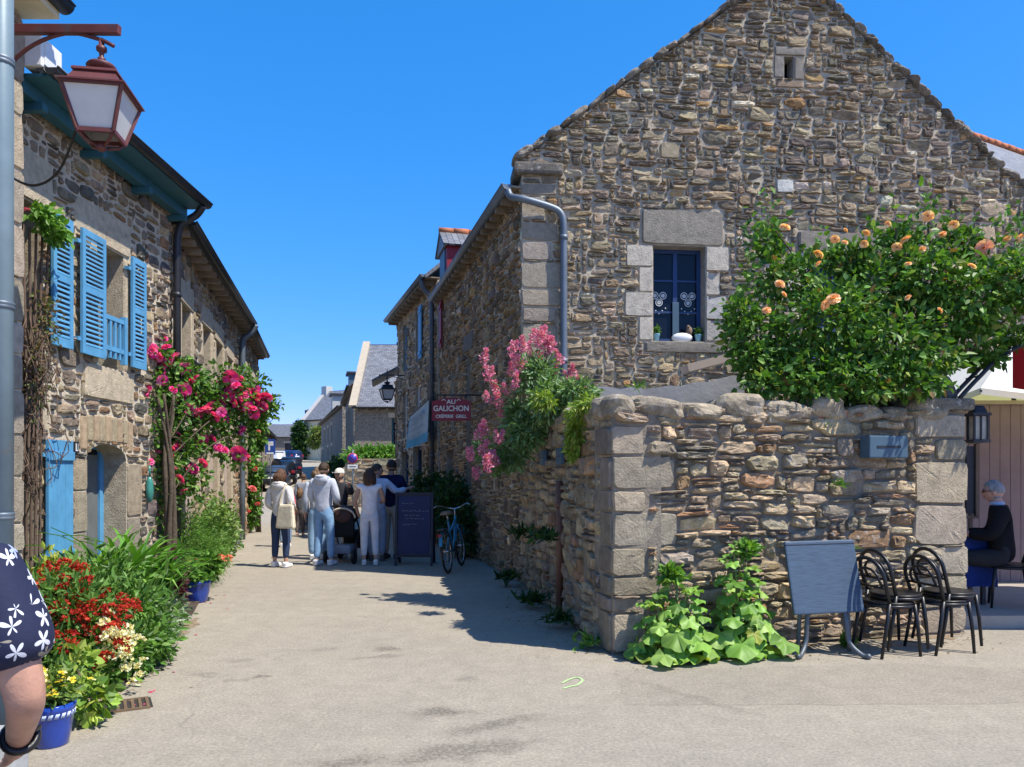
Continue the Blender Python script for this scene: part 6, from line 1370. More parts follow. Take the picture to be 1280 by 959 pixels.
rng = np.random.default_rng(170); mb = MB(); p, d = cloud(rng, 900, [((4.75, 7.7, 2.75), (.25, .2, .10), 1), ((5.2, 7.8, 3.0), (.4, .25, .12), 1.4), ((5.7, 7.85, 3.08), (.4, .25, .14), 1.4)], .2); leaf_geo(mb, p, d, .08, G_ROSE, rng, .6); mb.build('foliage', LEAF, o)
# lean-to roof of the yard behind the low wall
o = thing('lean_to_roof', 'grey canvas lean-to roof sagging in the yard behind the low wall', 'roof', (1.7, 9.4, 2.6)); mb = MB(); CANV = M('grey_canvas', (.36, .35, .34), .8, var=.25, vscale=2, bump=.3, bscale=8, bdist=.03); vs = []
for j in range(5):
    for i in range(13):
        u, w_ = i / 12, j / 4; vs.append((.95 + 1.75 * u, 8.7 + 2.0 * w_ + .12 * u, 2.58 + .10 * w_ + .16 * u ** 1.5 - .05 * math.sin(u * math.pi) + .015 * math.sin(u * 30)))
k = 13; mb.add(vs, [(j * k + i, j * k + i + 1, (j + 1) * k + i + 1, (j + 1) * k + i) for j in range(4) for i in range(12)], 0, (1, 1, 1), True)
vs2 = vs[:13] + [(a, b + .01, c - .24 - .05 * math.sin(i)) for i, (a, b, c) in enumerate(vs[:13])]; mb.add(vs2, [(i, 13 + i, 14 + i, i + 1) for i in range(12)], 0, (1, 1, 1), True); mb.build('canvas', CANV, o)
mb = MB(); mb.bar((2.02, 8.9, 2.80), (2.62, 8.95, 2.96), .28, .09); mb.build('roof_board', paint('beige_board', (.42, .34, .27), .8), o); mb = MB(); [mb.bar((x, 8.72, 0), (x, 8.72, 2.5), .06, .06, up=(0, 1, 0)) for x in (.98, 2.65)]; mb.build('posts', DARKMET, o)
for i, (u, lab) in enumerate(((2.02, 'small pale blue pot at the left end of the gable window sill'), (2.66, 'small pale blue pot at the right end of the gable window sill'))):
    q = fg.pt(u, 3.535, -.08); o = thing('sill_pot', lab, 'plant pot', q, group='pale blue pots on the gable window sill'); mb = MB(); mb.lathe(q, [(.035, 0), (.05, .10), (.055, .11), (.05, .115)], 14); mb.build('vessel', paint('pale_blue_pot', (.25, .50, .58), .5), o)
    mb = MB(); p, d = cloud(rng, 90, [(tuple(q + Vector((0, 0, .16))), (.05, .04, .06), 1)], .2); leaf_geo(mb, p, d, .05, G_ROSE, rng, .5); mb.build('foliage', LEAF, o)
q = fg.pt(2.42, 3.60, -.10); mb = MB(); mb.ball(q, (.16, .05, .075), 12); tag(mb.build('white_cushion', WHITE, loc=q - Vector((0, 0, .07))), 'white rounded bundle lying on the gable window sill', 'cushion')
mb = MB(); q = fg.pt(2.53, 3.70, -.1); mb.ball(q, (.05, .04, .075), 10); mb.ball(q + Vector((-.02, -.02, .06)), (.028, .028, .03), 8); tag(mb.build('sill_figurine', WOOD, loc=q - Vector((0, 0, .07))), 'small brown figurine on the gable window sill', 'figurine')
mb = MB(); pts = smooth_path([P(703, 854, 5.75), P(712, 851, 5.85), P(722, 849, 5.9), P(728, 852, 5.82), P(722, 856, 5.7), P(712, 857, 5.65), P(704, 859, 5.6)], 5)
for a, b in zip(pts[:-1], pts[1:]): a = Vector((a.x, a.y, .005)); b = Vector((b.x, b.y, .005)); t = (b - a).normalized() * .0; s_ = Vector((-(b - a).y, (b - a).x, 0)).normalized() * .009; mb.add([a - s_, b - s_, b + s_, a + s_], [(0, 1, 2, 3)])
tag(mb.build('road_mark', paint('spray_green', (.40, .62, .25), .9)), kind='structure')

# ------------------------------------------------------------------ signs up the street
def pole_sign(label, px, py, d, kind):
    q = P(px, py, d); base = gz(d); o = thing('road_sign', label, 'road sign', (q.x, d, base)); mb = MB(); mb.tube([(q.x, d, base), (q.x, d, q.z + .35)], .03, 8); mb.build('post', ZINC, o)
    if kind == 'noparking':
        mb = MB(); mb.tube([(q.x, d - .03, q.z), (q.x, d - .05, q.z)], .21, 24); mb.build('disc', paint('sign_red_rim', (.42, .02, .08), .4), o)
        mb = MB(); mb.tube([(q.x, d - .05, q.z), (q.x, d - .056, q.z)], .165, 24); mb.build('disc_face', paint('sign_blue', (.05, .05, .36), .4), o)
        mb = MB(); mb.bar((q.x - .12, d - .06, q.z + .12), (q.x + .12, d - .06, q.z - .12), .004, .04, up=(0, 1, 0)); mb.build('diagonal_bar', paint('sign_red_bar', (.42, .02, .08), .4), o)
        mb = MB(); mb.box((q.x, d - .04, q.z - .33), (.40, .012, .16)); mb.build('plate', WHITE, o); mb = MB(); mb.box((q.x, d - .048, q.z - .33), (.26, .004, .03)); mb.build('plate_line', DARKMET, o)
    else:
        mb = MB(); mb.box((q.x, d - .04, q.z + .1), (.56, .02, .85)); mb.build('panel', paint('sign_blue_panel', (.02, .07, .30), .4), o); mb = MB(); mb.box((q.x, d - .055, q.z - .25), (.4, .01, .10)); mb.box((q.x - .05, d - .055, q.z + .15), (.10, .01, .5)); mb.box((q.x + .08, d - .055, q.z + .28), (.2, .01, .24), bev=.004); mb.build('white_symbol', WHITE, o)
    return o
pole_sign('round no parking sign with a white plate on a post by the street wall', 441, 573, 30.0, 'noparking'); pole_sign('blue rectangular parking sign on the left side of the road beside the cars', 338, 561, 42, 'p')
mb = MB(); q = P(407, 548, 42)
# ------------------------------------------------------------------ cars
def car(label, paintm, s=1.0, tall=1.45, name='parked_car'):
    o = local_thing(name, label, 'car', 'cars parked along the left side of the road'); w = .86; L = 2.05   # rear faces -Y
    prof = [(-L, .35), (-L, .75), (-L + .05, .92), (-L + .25, tall - .18), (-L + .5, tall), (.2, tall), (.75, tall - .12), (1.15, .98), (L - .2, .82), (L, .62), (L, .32)]
    mb = MB(); n = len(prof); vs = []
    for sx in (-1, 1):
        for y, z in prof:
            k = 1.0 if z < .95 else 1 - (z - .95) / (tall - .95) * .24
            if abs(y) > L - .1: k *= .93
            vs.append((sx * w * k, y, z))
    fs = [tuple(range(n - 1, -1, -1)), tuple(range(n, 2 * n))] + [(i, (i + 1) % n, n + (i + 1) % n, n + i) for i in range(n)]; mb.add(vs, fs); me = mb.mesh('body', paintm)
    bm = bmesh.new(); bm.from_mesh(me); bmesh.ops.recalc_face_normals(bm, faces=bm.faces); bmesh.ops.bevel(bm, geom=bm.edges[:], offset=.05, segments=2, affect='EDGES'); bm.to_mesh(me); bm.free(); me.polygons.foreach_set('use_smooth', [True] * len(me.polygons)); link_mesh('body', me, o)
    k = lambda z: w * (1 - max(0, (z - .95)) / (tall - .95) * .24)
    mb = MB(); za, zb = 1.0, tall - .12; yy = lambda z: -L + .05 + (.20) * (z - .92) / (tall - 1.10); mb.slab((-k(za) + .14, yy(za) - .012, za), (k(za) - .14, yy(za) - .012, za), (k(zb) - .14, yy(zb) + .035, zb), (-k(zb) + .14, yy(zb) + .035, zb), .02); mb.build('rear_window', GLASS, o)
    for sx in (-1, 1):
        mb = MB(); q = [(sx * (k(1.0) + .006), -1.6, 1.0), (sx * (k(1.0) + .006), .85, 1.0), (sx * (k(tall - .13) + .006), .45, tall - .13), (sx * (k(tall - .13) + .006), -1.35, tall - .13)]; mb.prism(q, (-sx * .02, 0, 0)); mb.build('side_window', GLASS, o)
        mb = MB(); mb.box((sx * .66, -L - .0, .82), (.24, .08, .20), bev=.02); mb.build('tail_light', RED, o)
        for y in (-1.25, 1.28):
            mb = MB(); mb.tube([(sx * .62, y, .31), (sx * .87, y, .31)], .31, 20); t = mb.build('wheel', BLACKPL, o); mb = MB(); mb.tube([(sx * .872, y, .31), (sx * .885, y, .31)], .19, 14); mb.build('rim', CHROME, t)
    mb = MB(); mb.box((0, -L - .02, .50), (1.5, .12, .22), bev=.04); mb.build('bumper', BLACKPL, o); mb = MB(); mb.box((0, -L - .03, .74), (.5, .06, .11)); mb.build('number_plate', WHITE, o)
    return o
CP = lambda nme, c: M(nme, c, .25, .3, var=.05, bump=0, coat=.8)
def put(o, px, d, rz): x = (px - 640) / F * d; o.location = (x, d, gz(d)); o.rotation_euler = (0, 0, R(rz))
c1 = car('dark grey blue hatchback with red tail lights, nearest of the parked cars', CP('car_grey_blue', (.05, .07, .10))); put(c1, 343, 45, 14)
c2 = car('black car parked just beyond the nearest hatchback', CP('car_black', (.012, .014, .018)), tall=1.6); put(c2, 354.5, 52, 15)
c3 = car('dark estate car parked third along the left side of the road', CP('car_navy', (.015, .022, .04)), tall=1.65); put(c3, 364, 59.5, 15)
c4 = car('white van parked farthest along under the cottages', CP('car_white', (.6, .6, .6)), tall=1.9, name='parked_van'); put(c4, 347, 70, 16)
c5 = car('dark blue small car parked at the top of the road', CP('car_blue', (.02, .04, .12))); put(c5, 362, 88, 40)

# ------------------------------------------------------------------ people
def skin_obj(name, joints, edges, rad, mat, parent, root=0, sub=2, col=(1, 1, 1)):
    me = bpy.data.meshes.new(name); me.from_pydata([tuple(j) for j in joints], edges, []); o = bpy.data.objects.new(name, me); COL.objects.link(o)
    md = o.modifiers.new('s', 'SKIN'); md.use_smooth_shade = True
    if not me.skin_vertices:
        raise RuntimeError('no skin layer')
    for i, r_ in enumerate(rad):
        v = me.skin_vertices[0].data[i]; v.radius = r_ if hasattr(r_, '__len__') else (r_, r_); v.use_root = (i == root)
    sb = o.modifiers.new('u', 'SUBSURF'); sb.levels = sub; sb.render_levels = sub
    dg = bpy.context.evaluated_depsgraph_get(); dg.update(); m2 = bpy.data.meshes.new_from_object(o.evaluated_get(dg)); bpy.data.objects.remove(o); bpy.data.meshes.remove(me)
    return m2
def mesh_to_mb(mb, me, col):
    n = len(me.vertices); co = np.empty(n * 3, np.float32); me.vertices.foreach_get('co', co)
    mb.add(co.reshape(-1, 3).tolist(), [tuple(p.vertices) for p in me.polygons], 0, col, True); bpy.data.meshes.remove(me)
V3 = lambda *a: Vector(a)
def person(label, loc, rz, H, pose=None, top=(.5, .5, .5), bottom=(.1, .15, .3), skin=(.45, .27, .19), hair=(.05, .03, .02), hair_len=0, shoes=(.7, .7, .7), sleeve='long', hood=False, cap=None, build=1.0, trouser='long', top_len=.50, top_mat=None, fingers=True, headturn=0, glasses=False, female=False, sub=2, group='people standing in the street', loose=1.0):
    """local frame: faces +Y, right hand +X, metres"""
    J = dict(pel=V3(0, 0, .525), spi=V3(0, .005, .62), che=V3(0, 0, .735), nb=V3(0, -.005, .815), nk=V3(0, .0, .855), hd=V3(0, .012, .90),
             shR=V3(.103, -.005, .80), elR=V3(.125, -.02, .635), wrR=V3(.13, .03, .495), shL=V3(-.103, -.005, .80), elL=V3(-.125, -.02, .635), wrL=V3(-.13, .03, .495),
             hiR=V3(.05, 0, .50), knR=V3(.055, .012, .285), anR=V3(.055, -.01, .05), hiL=V3(-.05, 0, .50), knL=V3(-.055, .012, .285), anL=V3(-.055, -.01, .05))
    if pose:
        for k, v in pose.items(): J[k] = V3(*v)
    J = {k: v * H for k, v in J.items()}; b = build * H; yaw = Matrix.Rotation(R(headturn), 3, 'Z')
    o = local_thing('person', label, 'person', group); mb = MB()
    names = ['pel', 'spi', 'che', 'nb', 'nk', 'hd', 'shR', 'elR', 'wrR', 'shL', 'elL', 'wrL', 'hiR', 'knR', 'anR', 'hiL', 'knL', 'anL']; ix = {n: i for i, n in enumerate(names)}; jo = [J[n] for n in names]
    ed = [(ix[a], ix[c]) for a, c in (('pel', 'spi'), ('spi', 'che'), ('che', 'nb'), ('nb', 'nk'), ('nk', 'hd'), ('che', 'shR'), ('shR', 'elR'), ('elR', 'wrR'), ('che', 'shL'), ('shL', 'elL'), ('elL', 'wrL'), ('pel', 'hiR'), ('hiR', 'knR'), ('knR', 'anR'), ('pel', 'hiL'), ('hiL', 'knL'), ('knL', 'anL'))]
    rd = [(.075 * b, .055 * b), (.065 * b, .05 * b), (.075 * b, .055 * b), (.045 * b, .04 * b), .030 * b, .034 * b, .036 * b, .024 * b, .016 * b, .036 * b, .024 * b, .016 * b, .052 * b, .033 * b, .021 * b, .052 * b, .033 * b, .021 * b]
    for s_ in ('R', 'L'):                # hands: palm, four fingers, thumb; feet
        w = J['wr' + s_]; f = (w - J['el' + s_]).normalized(); sg = 1 if s_ == 'R' else -1
        sd = Vector((0, 1, 0)) if abs(f.y) < .75 else Vector((sg * -1, 0, .2)); sd = (sd - f * sd.dot(f)).normalized(); pn = f.cross(sd) * sg
        pm = w + f * .045 * H; jo.append(pm); rd.append((.020 * H, .014 * H)); ip = len(jo) - 1; ed.append((ix['wr' + s_], ip))
        if fingers:
            for q, ln in ((-1.5, .030), (-.5, .037), (.5, .040), (1.5, .036)):
                p1 = pm + f * .018 * H + sd * q * .0105 * H; p2 = p1 + f * ln * .6 * H + pn * -.004 * H; p3 = p2 + (f * .8 - pn * .5).normalized() * ln * .5 * H
                k0 = len(jo); jo += [p1, p2, p3]; rd += [.0066 * H, .0055 * H, .0045 * H]; ed += [(ip, k0), (k0, k0 + 1), (k0 + 1, k0 + 2)]
            t1 = w + f * .022 * H + sd * .020 * H; t2 = t1 + (f * .8 + sd * .6).normalized() * .024 * H; k0 = len(jo); jo += [t1, t2]; rd += [.0075 * H, .0055 * H]; ed += [(ip, k0), (k0, k0 + 1)]
        a = J['an' + s_]; jo.append(a + V3(0, .065 * H, -.03 * H)); rd.append(.016 * H); ed.append((ix['an' + s_], len(jo) - 1))
    mesh_to_mb(mb, skin_obj('body', jo, ed, rd, SKIN, None, 0, sub), skin)
    # head with a face
    hc = J['hd'] + V3(0, .004, .022) * H; n = 20; m_ = 16; hv = []; hr = (.046 * H, .058 * H, .068 * H)
    for i in range(m_ + 1):
        ph = math.pi * i / m_
        for j in range(n):
            th = 2 * math.pi * j / n; x, y, z = math.sin(ph) * math.cos(th), math.sin(ph) * math.sin(th), -math.cos(ph)
            low = max(0, -z); x *= 1 - .32 * low ** 1.5; y = y * (1 - .20 * low) + .10 * low
            if y > 0: y += .22 * math.exp(-((x / .16) ** 2 + ((z + .12) / .20) ** 2)) - .05 * math.exp(-(((abs(x) - .38) / .16) ** 2 + ((z - .05) / .12) ** 2)) + .05 * math.exp(-((x / .3) ** 2 + ((z + .50) / .07) ** 2))
            hv.append(hc + yaw @ Vector((x * hr[0], y * hr[1], z * hr[2])))
    fs = [(i * n + j, i * n + (j + 1) % n, (i + 1) * n + (j + 1) % n, (i + 1) * n + j) for i in range(m_) for j in range(n)]; mb.add(hv, fs, 0, skin, True)
    for sx in (-1, 1):
        mb.ball(hc + yaw @ Vector((sx * hr[0] * 1.02, -.004 * H, -.004 * H)), (.006 * H, .012 * H, .018 * H), 8, 0, skin); mb.ball(hc + yaw @ Vector((sx * .36 * hr[0], .90 * hr[1], .05 * hr[2])), .0065 * H, 8, 0, (.03, .025, .02))
    mb.ball(hc + yaw @ Vector((0, .98 * hr[1] * .93, -.5 * hr[2])), (.014 * H, .006 * H, .004 * H), 8, 0, tuple(c * f_ for c, f_ in zip(skin, (.8, .5, .5)))); mb.build('body', SKIN, o)
    # hair
    if hair is not None:
        mb = MB(); hv = []; keep = []; rg = np.random.default_rng(int(H * 1000))
        for i in range(m_ + 1):
            ph = math.pi * i / m_
            for j in range(n):
                th = 2 * math.pi * j / n; x, y, z = math.sin(ph) * math.cos(th), math.sin(ph) * math.sin(th), -math.cos(ph); k = 1.10 + rg.normal(0, .012)
                if y > .35 and z < .50: k = .9
                if z < (-.35 if hair_len > 0 else -.12) + .45 * max(0, y): k = .9
                hv.append(hc + yaw @ Vector((x * hr[0] * (k + .03), y * hr[1] * k, z * hr[2] * k)))
        mb.add(hv, fs, 0, hair, True)
        if hair_len > 0:
            Lh = hair_len * H
            for k in range(26):
                a = math.pi * (1.08 + .84 * (k / 25)); st = hc + yaw @ Vector((math.cos(a) * hr[0] * 1.06, math.sin(a) * hr[1] * 1.06, hr[2] * rg.uniform(-.1, .35)))
                e = st + yaw @ Vector((math.cos(a) * .012 * H, math.sin(a) * .018 * H - .004 * H, -Lh * rg.uniform(.8, 1.08))); md_ = st.lerp(e, .5) + yaw @ Vector((0, -.012 * H, 0)); mb.tube(smooth_path([st, md_, e], 3), [.015 * H] * 4 + [.013 * H, .011 * H, .005 * H], 6, 0, hair)
        mb.build('hair', HAIR, o)
    if cap is not None:
        mb = MB(); mb.ball(hc + V3(0, -.004, .026) * H, (.053 * H, .064 * H, .05 * H), 16, 0, cap); mb.box(hc + yaw @ (V3(0, .066, .022) * H), (.075 * H, .07 * H, .008 * H), 0, cap, rot=yaw, bev=.004); mb.build('cap', CLOTH, o)
    if glasses:
        mb = MB()
        for sx in (-1, 1): mb.box(hc + yaw @ Vector((sx * .42 * hr[0], hr[1] * .96, .05 * hr[2])), (.03 * H, .006 * H, .022 * H), rot=yaw, bev=.004); mb.bar(hc + yaw @ Vector((sx * .75 * hr[0], hr[1] * .9, .06 * hr[2])), hc + yaw @ Vector((sx * 1.06 * hr[0], -.1 * hr[1], .06 * hr[2])), .004, .008)
        mb.build('glasses', paint('red_brown_frames', (.12, .02, .015), .3), o)
    # top
    mb = MB(); t = .010 * H * loose; ue = .98 if sleeve == 'long' else (.72 if sleeve == 'short' else .05); jo = [J['pel'] + (J['pel'] - J['spi']).normalized() * (.055 - (top_len - .50)) * H, J['spi'], J['che'], J['nb'].lerp(J['nk'], .55)]; ed = [(0, 1), (1, 2), (2, 3)]; rd = [(.088 * b + t, .070 * b + t), (.073 * b + t, .058 * b + t), (.080 * b + t, .060 * b + t), (.042 * b + t * .5, .040 * b + t * .5)]
    for s_ in ('R', 'L'):
        k0 = len(jo); e = J['el' + s_]; w = J['wr' + s_]; sh = J['sh' + s_]
        if sleeve == 'long': pts = [sh, sh.lerp(e, .5), e, e.lerp(w, .5), e.lerp(w, .95)]; rr_ = [.040 * b + t * .6, .034 * b + t, .028 * b + t, .026 * b + t, .020 * b + t * .8]
        elif sleeve == 'short': pts = [sh, sh.lerp(e, .4), sh.lerp(e, .78)]; rr_ = [.040 * b + t * .6, .038 * b + t * 1.3, .036 * b + t * 1.6]
        else: pts = [sh + V3(0, 0, .006 * H), sh.lerp(e, .16)]; rr_ = [.046 * b, .046 * b]
        jo += pts; rd += rr_; ed.append((2, k0)); ed += [(k0 + i, k0 + i + 1) for i in range(len(pts) - 1)]
    mesh_to_mb(mb, skin_obj('top', jo, ed, rd, CLOTH, None, 0, sub), top); mb.build('top', top_mat or CLOTH, o)
    if hood:
        mb = MB(); mb.ball(J['nb'] + V3(0, -.045, .010) * H, (.075 * H, .035 * H, .05 * H), 14, 0, tuple(c * .97 for c in top)); mb.tube(smooth_path([J['nb'] + V3(sx, y, z) * H for sx, y, z in ((-.04, .045, .0), (-.062, .0, .02), (-.045, -.045, .035), (0, -.062, .038), (.045, -.045, .035), (.062, .0, .02), (.04, .045, .0))], 4), .018 * H, 8, 0, top); mb.build('hood', CLOTH, o)
    # trousers
    mb = MB(); t = .008 * H; jo = [J['pel'] + (J['spi'] - J['pel']).normalized() * .095 * H, J['pel']]; ed = [(0, 1)]; rd = [(.066 * b + t, .052 * b + t), (.080 * b + t, .064 * b + t)]; lo = .94 if trouser == 'long' else (.82 if trouser == 'cropped' else -1)
    for s_ in ('R', 'L'):
        h_, k_, a = J['hi' + s_], J['kn' + s_], J['an' + s_]; k0 = len(jo); wide = 1.35 if trouser == 'wide' else 1.0; lo2 = .97 if trouser == 'wide' else lo
        if lo2 < 0: pts = [h_, h_.lerp(k_, .5), h_.lerp(k_, .85)]; rr_ = [.053 * b + t, .046 * b + t * 1.5, .041 * b + t * 2]
        else: pts = [h_, h_.lerp(k_, .5), k_, k_.lerp(a, .45), k_.lerp(a, lo2)]; rr_ = [.053 * b + t, .045 * b + t, .035 * b * wide + t, .031 * b * wide + t, .023 * b * wide + t]
        jo += pts; rd += rr_; ed.append((1, k0)); ed += [(k0 + i, k0 + i + 1) for i in range(len(pts) - 1)]
    mesh_to_mb(mb, skin_obj('trousers', jo, ed, rd, CLOTH, None, 1, sub), bottom); mb.build('trousers', CLOTH, o)
    for s_ in ('R', 'L'):
        a = J['an' + s_]; mb = MB(); mb.box(a + V3(0, .035 * H, -.028 * H), (.052 * H, .15 * H, .036 * H), 0, shoes, bev=.015 * H, taper=(.85, .9)); mb.box(a + V3(0, -.008 * H, -.008 * H), (.046 * H, .062 * H, .035 * H), 0, shoes, bev=.012 * H); mb.build('shoe', CLOTH, o)
    return o
def stand(o, px, d, rz):
    o.location = ((px - 640) / F * d, d, gz(d)); o.rotation_euler = (0, 0, R(rz)); return o
ARMF = lambda s, x=.06, z=.66, y=.16: None
H_ = 1.66; d = 12.75
w1 = person('woman in a white hoodie and dark jeans carrying a cream tote bag', 0, 0, 1.66, dict(elR=(.135, -.03, .65), wrR=(.10, .10, .60), wrL=(-.11, .10, .58), anR=(.075, -.02, .05), knR=(.07, .0, .285), anL=(-.065, .01, .05)), (.68, .66, .64), (.035, .055, .11), hair=(.10, .045, .02), hair_len=.06, shoes=(.8, .8, .8), hood=True, trouser='cropped', female=True, build=.96); stand(w1, 350, 12.75, -12)
tb = thing('tote_bag', 'cream canvas tote bag on the shoulder of the woman in the white hoodie', 'bag', (0, 0, 0)); mb = MB(); q = w1.location + Matrix.Rotation(R(-12), 3, 'Z') @ Vector((.16, -.10, .86)); mb.box(q, (.36, .10, .40), 0, (.70, .62, .46), rz=R(-20), bev=.035, taper=(.82, .7)); mb.build('bag_body', CLOTH, tb); mb = MB(); mb.tube(smooth_path([q + Vector((-.11, .0, .19)), q + Vector((-.05, 0, .40)), q + Vector((.0, .05, .52)), q + Vector((.03, .06, .40)), q + Vector((.1, .0, .19))], 5), .014, 6, 0, (.66, .58, .42)); mb.build('strap', CLOTH, tb)
p2 = person('man in a pale grey hoodie and light blue jeans seen from behind', 0, 0, 1.78, dict(elR=(.14, .0, .645), wrR=(.085, .12, .60), elL=(-.14, .0, .645), wrL=(-.08, .12, .62), anR=(.075, .01, .05), knR=(.066, .02, .285), anL=(-.06, -.02, .05)), (.50, .53, .60), (.20, .34, .52), hair=(.045, .025, .012), shoes=(.7, .7, .7), hood=True); stand(p2, 404, 13.0, -14)
p3 = person('person in wide light blue jeans mostly hidden behind the man in the grey hoodie', 0, 0, 1.70, None, (.45, .50, .58), (.25, .40, .58), hair=(.16, .10, .05), hair_len=.05, trouser='wide', shoes=(.75, .75, .75)); stand(p3, 397, 13.9, 10)
p4 = person('person in white trousers and pale cap pointing, facing down the street', 0, 0, 1.68, dict(elL=(-.17, .07, .72), wrL=(-.22, .20, .80), elR=(.17, .07, .72), wrR=(.20, .2, .78)), (.05, .05, .055), (.60, .58, .55), hair=(.08, .05, .03), cap=(.72, .68, .60), shoes=(.75, .75, .75)); stand(p4, 425, 14.2, 165)
p5 = person('woman in a white sleeveless top and pale trousers seen from behind', 0, 0, 1.68, dict(elL=(-.15, .0, .645), wrL=(-.125, .09, .54), elR=(.14, .03, .65), wrR=(.12, .16, .64), anR=(.062, -.01, .05)), (.80, .76, .76), (.62, .62, .66), hair=(.07, .035, .02), hair_len=.11, sleeve='none', shoes=(.72, .70, .66), build=.97, trouser='cropped'); stand(p5, 462, 13.05, 8)
p6 = person('man in a light blue shirt with one arm round his companion, face in profile', 0, 0, 1.76, dict(shR=(.10, 0, .80), elR=(.20, .03, .70), wrR=(.30, .10, .735), elL=(-.125, .0, .64)), (.50, .58, .72), (.30, .36, .48), hair=(.05, .03, .02), headturn=-75, shoes=(.12, .1, .1)); stand(p6, 471, 13.7, 5)
p7 = person('man in a navy jumper and beige trousers standing in the shade', 0, 0, 1.84, dict(elL=(-.15, .02, .65), wrL=(-.10, .12, .62), elR=(.15, .03, .65), wrR=(.10, .14, .64)), (.012, .014, .05), (.42, .33, .25), hair=(.02, .015, .012), shoes=(.06, .05, .05), skin=(.30, .18, .12)); stand(p7, 489, 14.0, -8)
k1 = person('child with long brown hair in a dark grey jacket walking up the street', 0, 0, 1.22, dict(anR=(.05, .05, .05), knR=(.05, .03, .285), anL=(-.05, -.06, .06)), (.09, .09, .10), (.11, .09, .085), hair=(.16, .085, .04), hair_len=.13, shoes=(.5, .35, .3), fingers=False, sub=1, build=1.12, trouser='long'); stand(k1, 375, 18.9, 5)
k2 = person('person in a grey top walking ahead of the child in the dark jacket', 0, 0, 1.56, None, (.28, .30, .36), (.10, .12, .18), hair=(.10, .05, .03), shoes=(.4, .35, .3), fingers=False, sub=1); stand(k2, 379, 21.0, 0)
k3 = person('child in a pink top half hidden behind the woman with the tote bag', 0, 0, 1.38, None, (.62, .16, .20), (.22, .30, .42), hair=(.03, .02, .015), shoes=(.7, .7, .7), fingers=False, sub=1); stand(k3, 357, 16.2, 10)
# pushchair
o = local_thing('pushchair', 'black pushchair with a cream edged hood between the standing adults', 'pushchair'); mb = MB()
for sx in (-1, 1): mb.tube(smooth_path([(sx * .22, -.35, 1.0), (sx * .23, -.1, .7), (sx * .24, .3, .15)], 4), .014, 6); mb.tube([(sx * .23, -.32, .15), (sx * .23, .0, .6)], .013, 6)
mb.tube([(-.22, -.35, 1.0), (.22, -.35, 1.0)], .018, 8); mb.build('frame', DARKMET, o)
for sx in (-1, 1):
    for y in (-.34, .34): mb = MB(); mb.tube([(sx * .25 - .02, y, .12), (sx * .25 + .02, y, .12)], .12, 14); mb.build('wheel', BLACKPL, o)
mb = MB(); mb.box((0, .05, .50), (.40, .46, .12), 0, (.02, .02, .022), bev=.04); mb.box((0, -.18, .68), (.40, .12, .42), 0, (.02, .02, .022), bev=.05); mb.box((0, .32, .36), (.36, .1, .3), 0, (.02, .02, .022), bev=.03); mb.build('seat', CLOTH, o)
mb = MB(); mb.ball((0, -.05, .82), (.23, .26, .17), 14, 0, (.10, .055, .045)); mb.build('hood', CLOTH, o); mb = MB(); mb.tube([(.235 * math.cos(t), -.05 - .20, .79 + .17 * math.sin(t)) for t in [math.pi * k / 12 for k in range(13)]], .016, 6, 0, (.7, .62, .5)); mb.build('hood_trim', CLOTH, o); mb = MB(); mb.box((0, -.1, .24), (.34, .4, .16), 0, (.25, .27, .32), bev=.05); mb.build('basket', CLOTH, o)
o.location = ((434 - 640) / F * 13.6, 13.6, 0); o.rotation_euler = (0, 0, R(-8))
